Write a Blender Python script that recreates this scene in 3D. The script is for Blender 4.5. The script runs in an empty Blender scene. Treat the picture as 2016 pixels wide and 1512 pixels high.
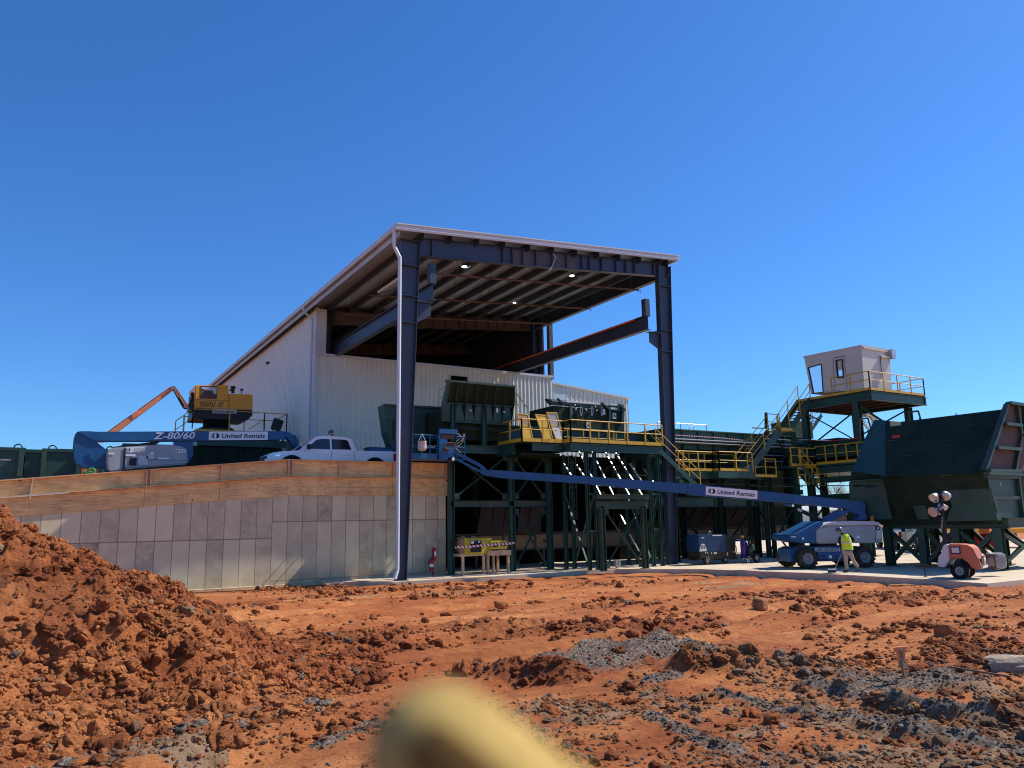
import bpy, bmesh, math, random
import numpy as np
from mathutils import Vector, Matrix
random.seed(7); rng = np.random.default_rng(7)
rad = math.radians
S = bpy.context.scene; COL = S.collection

# ---------------------------------------------------------------- camera, sky, sun, exposure
# world: X = along the front of the metal building, Y = its depth, Z up, z=0 on the concrete slab
YAW, PITCH, ROLL, FPX, CAMH = 0.546343080, 0.176710471, -0.0181637857, 1512.02, 2.4
_f = Vector((math.sin(YAW)*math.cos(PITCH), math.cos(YAW)*math.cos(PITCH), math.sin(PITCH)))
_r0 = Vector((math.cos(YAW), -math.sin(YAW), 0)); _u0 = _r0.cross(_f)
_r = math.cos(ROLL)*_r0 + math.sin(ROLL)*_u0; _u = -math.sin(ROLL)*_r0 + math.cos(ROLL)*_u0
CAMLOC = Vector((0, 0, CAMH))
cd = bpy.data.cameras.new('camera'); cam = bpy.data.objects.new('camera', cd); COL.objects.link(cam)
cam.matrix_world = Matrix(((_r.x, _u.x, -_f.x, 0), (_r.y, _u.y, -_f.y, 0), (_r.z, _u.z, -_f.z, CAMH), (0, 0, 0, 1)))
cd.sensor_width = 36; cd.lens = FPX/2016*36; cd.clip_start = 0.01; cd.clip_end = 6000
cd.dof.use_dof = True; cd.dof.focus_distance = 32; cd.dof.aperture_fstop = cd.lens/1000/0.0034
S.camera = cam
SUN_EL, SUN_AZ = rad(47), rad(11.2)          # azimuth measured from +X towards -Y
W = bpy.data.worlds.new('World'); S.world = W; W.use_nodes = True
nt = W.node_tree; nt.nodes.clear()
sky = nt.nodes.new('ShaderNodeTexSky'); sky.sky_type = 'NISHITA'; sky.sun_disc = False
sky.sun_elevation = SUN_EL; sky.sun_rotation = rad(90)+SUN_AZ
sky.altitude = 0; sky.air_density = 1.0; sky.dust_density = 0.3; sky.ozone_density = 4.0
hs = nt.nodes.new('ShaderNodeHueSaturation'); hs.inputs['Saturation'].default_value = 1.12
hs.inputs['Value'].default_value = 1.0
bg = nt.nodes.new('ShaderNodeBackground'); bg.inputs[1].default_value = 0.15
wo = nt.nodes.new('ShaderNodeOutputWorld')
tint = nt.nodes.new('ShaderNodeMix'); tint.data_type = 'RGBA'; tint.blend_type = 'MULTIPLY'; tint.inputs[0].default_value = 1
tint.inputs[7].default_value = (.36, .60, .86, 1)      # a deep, clear winter sky
nt.links.new(sky.outputs[0], hs.inputs['Color']); nt.links.new(hs.outputs[0], tint.inputs[6]); nt.links.new(tint.outputs[2], bg.inputs[0]); nt.links.new(bg.outputs[0], wo.inputs[0])
sd = bpy.data.lights.new('sun', 'SUN'); sd.energy = 4.9; sd.angle = rad(0.53); sd.color = (1, 0.93, 0.82)
sun = bpy.data.objects.new('sun', sd); COL.objects.link(sun)
TOSUN = Vector((math.cos(SUN_EL)*math.cos(SUN_AZ), -math.cos(SUN_EL)*math.sin(SUN_AZ), math.sin(SUN_EL)))
sun.rotation_euler = TOSUN.to_track_quat('Z', 'Y').to_euler(); sun.location = (60, -10, 60)
S.render.filter_size = 1.1; S.cycles.filter_width = 1.1
S.view_settings.view_transform = 'Standard'; S.view_settings.look = 'None'
S.view_settings.exposure = 0.35; S.view_settings.gamma = 1

# ---------------------------------------------------------------- measuring: a sight line met with a world plane
def ray(x, y): return (_r*(x-1008) - _u*(y-756) + _f*FPX)
def PZ(x, y, z): r = ray(x, y); return CAMLOC + r*((z-CAMH)/r.z)
def PX(x, y, X): r = ray(x, y); return CAMLOC + r*(X/r.x)
def PY(x, y, Y): r = ray(x, y); return CAMLOC + r*(Y/r.y)
def PP(x, y, p, n):
    r = ray(x, y); return CAMLOC + r*((Vector(p)-CAMLOC).dot(n)/r.dot(n))
V = Vector

# ---------------------------------------------------------------- mesh helpers
class MB:
    def __init__(s, M=None): s.v = []; s.f = []; s.sm = []; s.M = M
    def add(s, vs, fs, smooth=False):
        o = len(s.v)
        for v in vs: s.v.append(s.M @ Vector(v) if s.M is not None else Vector(v))
        for f in fs: s.f.append([i+o for i in f]); s.sm.append(smooth)
        return s
    def box(s, c, d, R=None):
        c = Vector(c); h = [x/2 for x in d]; vs = []
        for sx in (-1, 1):
            for sy in (-1, 1):
                for sz in (-1, 1):
                    q = Vector((sx*h[0], sy*h[1], sz*h[2]))
                    vs.append(c + (R @ q if R is not None else q))
        return s.add(vs, [(0,1,3,2), (4,6,7,5), (0,4,5,1), (2,3,7,6), (0,2,6,4), (1,5,7,3)])
    def bb(s, x0, x1, y0, y1, z0, z1):
        return s.box(((x0+x1)/2, (y0+y1)/2, (z0+z1)/2), (abs(x1-x0), abs(y1-y0), abs(z1-z0)))
    def beam(s, p0, p1, w, h, up=(0, 0, 1)):
        p0 = Vector(p0); p1 = Vector(p1); d = (p1-p0).normalized(); up = Vector(up)
        if abs(d.dot(up)) > .98: up = Vector((0, 1, 0)) if abs(d.y) < .9 else Vector((1, 0, 0))
        a = d.cross(up).normalized(); b = a.cross(d).normalized()
        q = [a*w/2+b*h/2, -a*w/2+b*h/2, -a*w/2-b*h/2, a*w/2-b*h/2]
        return s.add([p0+x for x in q]+[p1+x for x in q], [(0,1,2,3), (7,6,5,4), (0,4,5,1), (1,5,6,2), (2,6,7,3), (3,7,4,0)])
    def ibeam(s, p0, p1, w, h, up=(0, 0, 1), tf=.02, tw=.014):
        p0 = Vector(p0); p1 = Vector(p1); d = (p1-p0).normalized(); up = Vector(up)
        if abs(d.dot(up)) > .98: up = Vector((0, 1, 0))
        a = d.cross(up).normalized(); b = a.cross(d).normalized()
        s.beam(p0+b*(h/2-tf/2), p1+b*(h/2-tf/2), w, tf, b); s.beam(p0-b*(h/2-tf/2), p1-b*(h/2-tf/2), w, tf, b)
        return s.beam(p0, p1, tw, h-2*tf, b)
    def tube(s, p0, p1, r, n=8, r2=None):
        p0 = Vector(p0); p1 = Vector(p1); d = (p1-p0).normalized(); r2 = r if r2 is None else r2
        up = Vector((0, 0, 1)) if abs(d.z) < .9 else Vector((1, 0, 0))
        a = d.cross(up).normalized(); b = a.cross(d)
        vs = []
        for p, rr in ((p0, r), (p1, r2)):
            for i in range(n): t = 2*math.pi*i/n; vs.append(p+(a*math.cos(t)+b*math.sin(t))*rr)
        s.add(vs, [(i, (i+1) % n, n+(i+1) % n, n+i) for i in range(n)], True)
        return s.add(vs, [tuple(range(n))[::-1], tuple(range(n, 2*n))])
    def path(s, pts, r, n=6):
        for a, b in zip(pts[:-1], pts[1:]):
            if (Vector(a)-Vector(b)).length > 1e-4: s.tube(a, b, r, n)
        return s
    def prism(s, poly, vec):
        vec = Vector(vec); n = len(poly); vs = [Vector(p) for p in poly]+[Vector(p)+vec for p in poly]
        return s.add(vs, [tuple(range(n))[::-1], tuple(range(n, 2*n))]+[(i, (i+1) % n, n+(i+1) % n, n+i) for i in range(n)])
    def loft(s, rings, smooth=True, caps=True):
        n = len(rings[0]); vs = [p for r in rings for p in r]; fs = []
        for k in range(len(rings)-1):
            for i in range(n): fs.append((k*n+i, k*n+(i+1) % n, (k+1)*n+(i+1) % n, (k+1)*n+i))
        s.add(vs, fs, smooth)
        if caps: s.add(rings[0], [tuple(range(n))[::-1]]); s.add(rings[-1], [tuple(range(n))])
        return s
    def lathe(s, prof, c, ax=(0, 0, 1), n=16, smooth=True, caps=True):
        ax = Vector(ax).normalized(); up = Vector((0, 0, 1)) if abs(ax.z) < .9 else Vector((1, 0, 0))
        a = ax.cross(up).normalized(); b = ax.cross(a); c = Vector(c)
        return s.loft([[c+ax*h+(a*math.cos(2*math.pi*i/n)+b*math.sin(2*math.pi*i/n))*r for i in range(n)] for r, h in prof], smooth, caps)
    def ell(s, c, r, n=10, m=7):
        c = Vector(c); rx, ry, rz = r if hasattr(r, '__len__') else (r, r, r)
        return s.loft([[c+Vector((rx*math.sin(t)*math.cos(2*math.pi*i/n), ry*math.sin(t)*math.sin(2*math.pi*i/n), -rz*math.cos(t))) for i in range(n)]
                       for t in [max(.02, min(math.pi-.02, math.pi*k/m)) for k in range(m+1)]])
    def build(s, name, mat, parent=None, bevel=0, seg=2):
        off = RL.get(parent.name, Vector((0, 0, 0))) if parent is not None else Vector((0, 0, 0))
        me = bpy.data.meshes.new(name)
        me.from_pydata([tuple(v-off) for v in s.v], [], s.f)
        me.polygons.foreach_set('use_smooth', s.sm); me.update()
        bm = bmesh.new(); bm.from_mesh(me); bmesh.ops.recalc_face_normals(bm, faces=bm.faces)
        if bevel:
            bmesh.ops.remove_doubles(bm, verts=bm.verts, dist=1e-4)
            es = [e for e in bm.edges if len(e.link_faces) == 2 and e.calc_face_angle(0) > .5 and not (e.link_faces[0].smooth and e.link_faces[1].smooth)]
            try: bmesh.ops.bevel(bm, geom=es, offset=bevel, segments=seg, affect='EDGES', clamp_overlap=True)
            except Exception: pass
        bm.to_mesh(me); bm.free()
        o = bpy.data.objects.new(name, me); COL.objects.link(o)
        if mat is not None: me.materials.append(mat)
        if parent is not None: o.parent = parent; RL[o.name] = off
        return o
RL = {}
def thing(name, label, cat, loc=(0, 0, 0), group=None):
    o = bpy.data.objects.new(name, None); COL.objects.link(o); o.location = loc; o.empty_display_size = .2
    RL[o.name] = Vector(loc); return tag(o, label, cat, group)
def tag(o, label=None, cat=None, group=None, kind=None):
    if label: o['label'] = label
    if cat: o['category'] = cat
    if group: o['group'] = group
    if kind: o['kind'] = kind
    return o
def copy_tree(o, loc, label=None):
    def rec(a, par):
        c = a.copy(); COL.objects.link(c)
        if par is not None: c.parent = par
        for ch in KIDS.get(a.name, [x for x in COL.objects if x.parent == a]): rec(ch, c)
        return c
    KIDS = {}
    c = rec(o, None); c.location = loc
    if label: c['label'] = label
    return c
_txt = {}
def text_geo(body, key='n'):
    if body in _txt: return _txt[body]
    cu = bpy.data.curves.new('t', 'FONT'); cu.body = body; cu.size = 1; cu.offset = .018; cu.resolution_u = 3; cu.align_x = 'CENTER'
    ob = bpy.data.objects.new('t', cu); COL.objects.link(ob)
    me = bpy.data.meshes.new_from_object(ob.evaluated_get(bpy.context.evaluated_depsgraph_get()))
    v = np.array([x.co[:2] for x in me.vertices]); f = [tuple(p.vertices) for p in me.polygons]
    v[:, 0] -= (v[:, 0].min()+v[:, 0].max())/2; v[:, 1] -= v[:, 1].min()
    COL.objects.unlink(ob); bpy.data.objects.remove(ob); bpy.data.meshes.remove(me); bpy.data.curves.remove(cu)
    _txt[body] = (v, f); return v, f
for _b in ('United Rentals', 'Z-80/60', 'ROTOBEC', '1-800-UR-RENTS', 'United', 'Rentals', 'CONVEYOR', '17', 'W', 'ER'): text_geo(_b)
def text(mb, body, c, right, up, height=None, width=None, shear=0, t=.004):
    """letters as thin raised plates centred on c, reading along `right`"""
    v, f = text_geo(body); right = Vector(right).normalized(); up = Vector(up).normalized(); n = right.cross(up)
    hh = v[:, 1].max(); ww = v[:, 0].max()-v[:, 0].min()
    sy = (height/hh) if height else width/ww; sx = (width/ww) if width else sy
    P = [Vector(c)+right*(a*sx+shear*(b-hh/2)*sy)+up*((b-hh/2)*sy)+n*t for a, b in v]
    mb.add(P, f)
    return mb
def rail(mb, pts, h=1.07, step=1.5, r=.022, mid=True, toe=None, closed=False):
    """guard rail along pts (deck level)"""
    up = Vector((0, 0, h))
    for a, b in zip(pts[:-1], pts[1:]):
        a = Vector(a); b = Vector(b); L = (b-a).length; n = max(1, round(L/step))
        mb.tube(a+up, b+up, r, 6)
        if mid: mb.tube(a+up*.55, b+up*.55, r*.85, 6)
        for i in range(n+1):
            q = a.lerp(b, i/n); mb.beam(q, q+up, r*1.9, r*1.9, (1, 0, 0))
        if toe: mb.beam(a+Vector((0, 0, toe/2)), b+Vector((0, 0, toe/2)), .012, toe)
    return mb
def stair(th, a, b, w, side, mt_s, mt_r, rails=True, tread=.24, deep=.26):
    """flight from a (low) to b (high); w wide along unit vector side"""
    a = Vector(a); b = Vector(b); side = Vector(side).normalized(); n = max(3, round((b.z-a.z)/.21))
    for k in (0, 1):
        MB().beam(a+side*w*k, b+side*w*k, .03, deep).build('stringer', mt_s, th)
    m = MB(); hd = Vector((b.x-a.x, b.y-a.y, 0)).normalized()
    for i in range(1, n):
        q = a.lerp(b, i/n); m.beam(q+side*.02, q+side*(w-.02), tread, .035, (0, 0, 1))
    m.build('treads', mt_s, th)
    if rails:
        m = MB()
        for k in (0, 1): rail(m, [a+side*w*k, b+side*w*k], 1.0, 1.6)
        m.build('handrail', mt_r, th)

# ---------------------------------------------------------------- materials
def _n(nt, t, **kw):
    n = nt.nodes.new(t)
    for k, v in kw.items(): setattr(n, k, v)
    return n
def paint(name, col, rough=.5, metal=0, var=.25, scale=1.5, dirt=None, dirt_amt=.3, bump=0, bscale=30, spec=.4, emis=0):
    m = bpy.data.materials.new(name); m.use_nodes = True; nt = m.node_tree; b = nt.nodes['Principled BSDF']
    b.inputs['Roughness'].default_value = rough; b.inputs['Metallic'].default_value = metal
    b.inputs['Specular IOR Level'].default_value = spec
    tc = _n(nt, 'ShaderNodeTexCoord')
    n1 = _n(nt, 'ShaderNodeTexNoise'); n1.inputs['Scale'].default_value = scale; n1.inputs['Detail'].default_value = 6; n1.inputs['Roughness'].default_value = .6
    nt.links.new(tc.outputs['Object'], n1.inputs['Vector'])
    r = _n(nt, 'ShaderNodeMapRange'); r.inputs[1].default_value = .3; r.inputs[2].default_value = .7; r.inputs[3].default_value = 1-var; r.inputs[4].default_value = 1+var*.6
    nt.links.new(n1.outputs[0], r.inputs[0])
    mx = _n(nt, 'ShaderNodeMix', data_type='RGBA', blend_type='MULTIPLY'); mx.inputs[0].default_value = 1
    mx.inputs[6].default_value = (*col, 1); nt.links.new(r.outputs[0], mx.inputs[7])
    out = mx.outputs[2]
    if dirt:
        n2 = _n(nt, 'ShaderNodeTexNoise'); n2.inputs['Scale'].default_value = scale*2.7; n2.inputs['Detail'].default_value = 8; n2.inputs['Roughness'].default_value = .7
        nt.links.new(tc.outputs['Object'], n2.inputs['Vector'])
        r2 = _n(nt, 'ShaderNodeMapRange'); r2.inputs[1].default_value = .5; r2.inputs[2].default_value = .75; r2.inputs[4].default_value = dirt_amt
        nt.links.new(n2.outputs[0], r2.inputs[0])
        m2 = _n(nt, 'ShaderNodeMix', data_type='RGBA'); nt.links.new(r2.outputs[0], m2.inputs[0]); nt.links.new(out, m2.inputs[6]); m2.inputs[7].default_value = (*dirt, 1)
        out = m2.outputs[2]
    nt.links.new(out, b.inputs['Base Color'])
    rr = _n(nt, 'ShaderNodeMapRange'); rr.inputs[3].default_value = max(.05, rough-.1); rr.inputs[4].default_value = min(1, rough+.12)
    nt.links.new(n1.outputs[0], rr.inputs[0]); nt.links.new(rr.outputs[0], b.inputs['Roughness'])
    if bump:
        n3 = _n(nt, 'ShaderNodeTexNoise'); n3.inputs['Scale'].default_value = bscale; n3.inputs['Detail'].default_value = 5
        nt.links.new(tc.outputs['Object'], n3.inputs['Vector'])
        bp = _n(nt, 'ShaderNodeBump'); bp.inputs['Strength'].default_value = bump; bp.inputs['Distance'].default_value = .02
        nt.links.new(n3.outputs[0], bp.inputs['Height']); nt.links.new(bp.outputs[0], b.inputs['Normal'])
    if emis: b.inputs['Emission Color'].default_value = (*col, 1); b.inputs['Emission Strength'].default_value = emis
    return m
DUST = (.30, .16, .09)
M = dict(
    siding=paint('siding', (.70, .72, .62), .38, .0, .05, .4, (.40, .37, .32), .25, spec=.6),
    trim=paint('trim', (.56, .65, .69), .4, 0, .06, .6),
    roofunder=paint('roof_liner', (.42, .52, .62), .6, 0, .12, .7),
    navy=paint('navy_primer', (.036, .056, .092), .42, 0, .2, .8, (.10, .085, .075), .35),
    navyrust=paint('rusted_primer', (.085, .085, .086), .6, 0, .35, 1.3, (.13, .085, .055), .4),
    red=paint('conductor_red', (.75, .14, .05), .5),
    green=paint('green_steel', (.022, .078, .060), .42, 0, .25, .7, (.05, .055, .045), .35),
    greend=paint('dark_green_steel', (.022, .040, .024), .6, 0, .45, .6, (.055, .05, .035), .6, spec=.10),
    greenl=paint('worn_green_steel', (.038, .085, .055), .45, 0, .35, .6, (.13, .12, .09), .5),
    gloom=paint('shade_black', (.006, .008, .007), .8, spec=.05),  # near-black that puts the shade under the steelwork into the colour
    black=paint('black_steel', (.010, .011, .013), .45, 0, .2, 2),
    yellow=paint('safety_yellow', (.66, .40, .035), .45, 0, .15, 2, (.35, .2, .06), .3),
    cyellow=paint('machine_yellow', (.86, .36, .02), .35, 0, .06, 1),
    blue=paint('lift_blue', (.009, .098, .25), .36, 0, .18, 1.2, (.07, .11, .14), .45),
    grey=paint('cover_grey', (.40, .41, .42), .45, 0, .1, 1.5, (.30, .25, .2), .25),
    lgrey=paint('light_grey', (.62, .62, .61), .4, 0, .05, 1.5),
    white=paint('white_decal', (.88, .88, .86), .4, 0, .03, 2),
    wpaint=paint('white_car_paint', (.86, .86, .84), .18, 0, .02, 1, spec=.6),
    ink=paint('dark_blue_ink', (.012, .018, .06), .5, 0, .05, 2),
    inkg=paint('logo_grey', (.16, .17, .20), .5, 0, .05, 2),
    chrome=paint('chrome', (.8, .8, .8), .12, 1, .03, 2),
    galv=paint('galvanised', (.50, .51, .52), .38, .8, .15, 3),
    glass=paint('dark_glass', (.015, .02, .024), .06, 0, .02, 1, spec=.8),
    tyre=paint('tyre_rubber', (.035, .030, .025), .9, 0, .4, 3, DUST, .6),
    carpet=paint('car_tyre', (.012, .012, .012), .8, 0, .2, 3),
    rim=paint('wheel_grey', (.30, .30, .30), .45, .2, .15, 4, DUST, .3),
    orange=paint('orange_paint', (.52, .14, .065), .5, 0, .15, 2.5, (.45, .22, .15), .5),
    lorange=paint('boom_orange', (.95, .29, .12), .4, 0, .06, 1),
    cabin=paint('cabin_skin', (.60, .60, .53), .4, 0, .05, 1.5),
    wood=paint('plywood', (.68, .42, .19), .7, 0, .25, 1.2, (.22, .11, .06), .4),
    lumber=paint('lumber', (.66, .44, .24), .75, 0, .25, 3, (.25, .13, .07), .3),
    wblue=paint('welder_blue', (.005, .035, .11), .45, 0, .15, 2),  # darker than the lift blue, painting in the shade on the machine
    bluecloth=paint('blue_box', (.01, .05, .16), .4),
    redp=paint('red_paint', (.55, .02, .025), .35, 0, .1, 2),
    redlamp=paint('lamp_red', (.5, .01, .01), .2),
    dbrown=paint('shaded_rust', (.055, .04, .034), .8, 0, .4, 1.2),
    brown=paint('rusty_steel', (.13, .085, .065), .7, 0, .4, 1.2, (.07, .06, .055), .6),
    tan=paint('tan_band', (.34, .20, .10), .6, 0, .3, .8, (.16, .09, .05), .5),
    hivis=paint('hi_vis_vest', (.62, .85, .03), .8, 0, .1, 4, bump=.3, bscale=20),
    reflect=paint('reflective_tape', (.62, .66, .60), .4),
    dark=paint('dark_cloth', (.010, .010, .013), .9, 0, .2, 5, bump=.4, bscale=15),
    khaki=paint('khaki_cloth', (.42, .33, .25), .9, 0, .15, 5, bump=.4, bscale=14),
    boot=paint('boot', (.12, .07, .04), .7),
    skin=paint('skin', (.42, .22, .15), .5, 0, .08, 6),
    hat=paint('hard_hat', (.10, .12, .16), .3),
    camo=paint('camouflage', (.20, .14, .10), .6, 0, .5, 9, (.05, .04, .03), .8),
    poly=paint('plastic_wrap', (.50, .50, .46), .3, 0, .3, 6),
    bin=paint('canvas_bucket', (.60, .57, .52), .7, 0, .12, 6),
    glove=paint('yellow_glove', (.44, .30, .085), .95, 0, .35, 70, (.16, .08, .015), .75),
    hose=paint('green_strap', (.06, .30, .09), .8),
    ceil=paint('lamp_glow', (1, .97, .9), .5, emis=2.5),
    beacon=paint('amber_beacon', (.85, .22, .03), .3),
    purple=paint('deep_blue_bottle', (.03, .015, .20), .4),
    bgreen=paint('dull_green_bottle', (.05, .11, .09), .4),
)
# glass one can see through
gm = bpy.data.materials.new('clear_glass'); gm.use_nodes = True; b_ = gm.node_tree.nodes['Principled BSDF']
b_.inputs['Base Color'].default_value = (.75, .8, .82, 1); b_.inputs['Alpha'].default_value = .28; b_.inputs['Roughness'].default_value = .05
M['clear'] = gm
# ---------------------------------------------------------------- noise for the terrain
def _hash(ix, iy, k):
    h = (ix.astype(np.int64)*374761393 + iy.astype(np.int64)*668265263 + k*2246822519) & 0xffffffff
    h = ((h ^ (h >> 13))*1274126177) & 0xffffffff
    h = ((h ^ (h >> 16))*2654435761) & 0xffffffff
    return (h ^ (h >> 15))/4294967296.0
def vnoise(x, y, k=0):
    ix = np.floor(x); iy = np.floor(y); fx = x-ix; fy = y-iy
    fx = fx*fx*(3-2*fx); fy = fy*fy*(3-2*fy)
    a = _hash(ix, iy, k); b = _hash(ix+1, iy, k); c = _hash(ix, iy+1, k); d = _hash(ix+1, iy+1, k)
    return (a*(1-fx)+b*fx)*(1-fy)+(c*(1-fx)+d*fx)*fy*1.0
def fbm(x, y, k=0, o=4, g=.5):
    s = 0; a = 1; t = 0
    for i in range(o): s = s+a*(vnoise(x, y, k+i*17)-.5); t += a; a *= g; x = x*2.03+11.3; y = y*2.03-7.1
    return s/t*2
def clods(x, y, k=0, dens=1.0):
    """irregular soft-sided lumps in jittered, warped cells, heights 0..1"""
    wx = x+.45*fbm(x*1.9, y*1.9, k+301, 3); wy = y+.45*fbm(x*1.9+40, y*1.9, k+311, 3); x, y = wx, wy
    ix = np.floor(x); iy = np.floor(y); out = np.zeros_like(x)
    for dx in (-1, 0, 1):
        for dy in (-1, 0, 1):
            jx = ix+dx; jy = iy+dy
            r1 = _hash(jx, jy, k); r2 = _hash(jx, jy, k+5); r3 = _hash(jx, jy, k+9); r4 = _hash(jx, jy, k+13)
            rr = .25+.5*r3*r3
            u = (x-jx-.15-.7*r1)/rr; v = (y-jy-.15-.7*r2)/(rr*(.7+.6*r4))
            d2 = u*u+v*v
            h = np.clip((1-d2)*1.5, 0, .85+.25*u*(r1-.5))*rr*1.25*(r4 < dens)
            out = np.maximum(out, h)
    return out
def crumb(x, y, k=0, o=3):
    """creased, crumbly relief"""
    s = 0; a = 1
    for i in range(o): s = s+a*np.abs(vnoise(x, y, k+i*13)*2-1); a *= .55; x = x*2.17+5.2; y = y*2.17+1.3
    return s-.9
def sst(a, b, x): t = np.clip((x-a)/(b-a), 0, 1); return t*t*(3-2*t)
SY, CY = math.sin(YAW), math.cos(YAW)
def dl(x, y): return x*SY+y*CY, x*CY-y*SY           # distance ahead of, and to the right of, the photographer
def xy(d, l): return d*SY+l*CY, d*CY-l*SY
def zbase(x, y):
    d, l = dl(x, y)
    return .75-.0262*np.clip(d, 0, 34)-.17*sst(6, 15, l)*sst(14, 22, d)
def G(px, py):                                       # a sight line met with the bare ground
    z = .5
    for _ in range(6): p = PZ(px, py, z); z = float(zbase(np.array([p.x]), np.array([p.y]))[0])
    p.z = z; return p
def seg_d(x, y, a, b):
    ax, ay, bx, by = a[0], a[1], b[0], b[1]; L = (bx-ax)**2+(by-ay)**2
    t = np.clip(((x-ax)*(bx-ax)+(y-ay)*(by-ay))/L, 0, 1)
    return np.hypot(x-ax-t*(bx-ax), y-ay-t*(by-ay)), t
def ridge(x, y, pts, w, h, k=0):
    best = np.zeros_like(x)
    for (a, b) in zip(pts[:-1], pts[1:]):
        d, t = seg_d(x, y, a, b); d = d*(1+.35*fbm(x*2.2, y*2.2, k+3, 2))
        best = np.maximum(best, np.clip(1-d/w, 0, 1)**1.1)
    return best*h
# heaps and ridges measured on the bare ground: crest line px -> width, height, gravel share
FEAT = [
    ([(1130, 1322), (1215, 1300), (1290, 1292), (1345, 1302), (1400, 1312)], 1.0, .36, 'g'),
    ([(1290, 1352), (1325, 1350)], .34, .2, 'g'),
    ([(1395, 1320), (1470, 1322), (1560, 1318), (1640, 1318)], .55, .17, 'c'),
    ([(1700, 1345), (1770, 1340), (1850, 1345)], .85, .17, 'g'),
    ([(1600, 1352), (1690, 1372), (1800, 1396), (1930, 1420)], .20, .19, 'g'),
    ([(1420, 1374), (1560, 1402), (1680, 1424), (1790, 1446)], .17, .13, 'g'),
    ([(1815, 1452), (1900, 1466), (2016, 1488)], .24, .15, 'g'),
    ([(1290, 1420), (1350, 1450), (1440, 1490)], .20, .13, 'g'),
    ([(940, 1322), (1020, 1330), (1120, 1340)], .34, .22, 'c'),
    ([(560, 1275), (680, 1268), (780, 1276)], .7, .14, 'c'),
    ([(960, 1245), (1080, 1240), (1240, 1236)], 1.0, .13, 'c'),
    ([(1940, 1308), (2016, 1312), (2090, 1318)], .4, .2, 'c'),
    ([(640, 1462), (690, 1440), (735, 1415)], .22, .12, 'g'),
    ([(230, 1500), (300, 1478), (380, 1486)], .4, .10, 'p'),
    ([(1960, 1418), (2010, 1424)], .22, .16, 'c'),
]
FW = [([(lambda p: (p.x, p.y))(G(*q)) for q in pts], w, h, t) for pts, w, h, t in FEAT]
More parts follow.
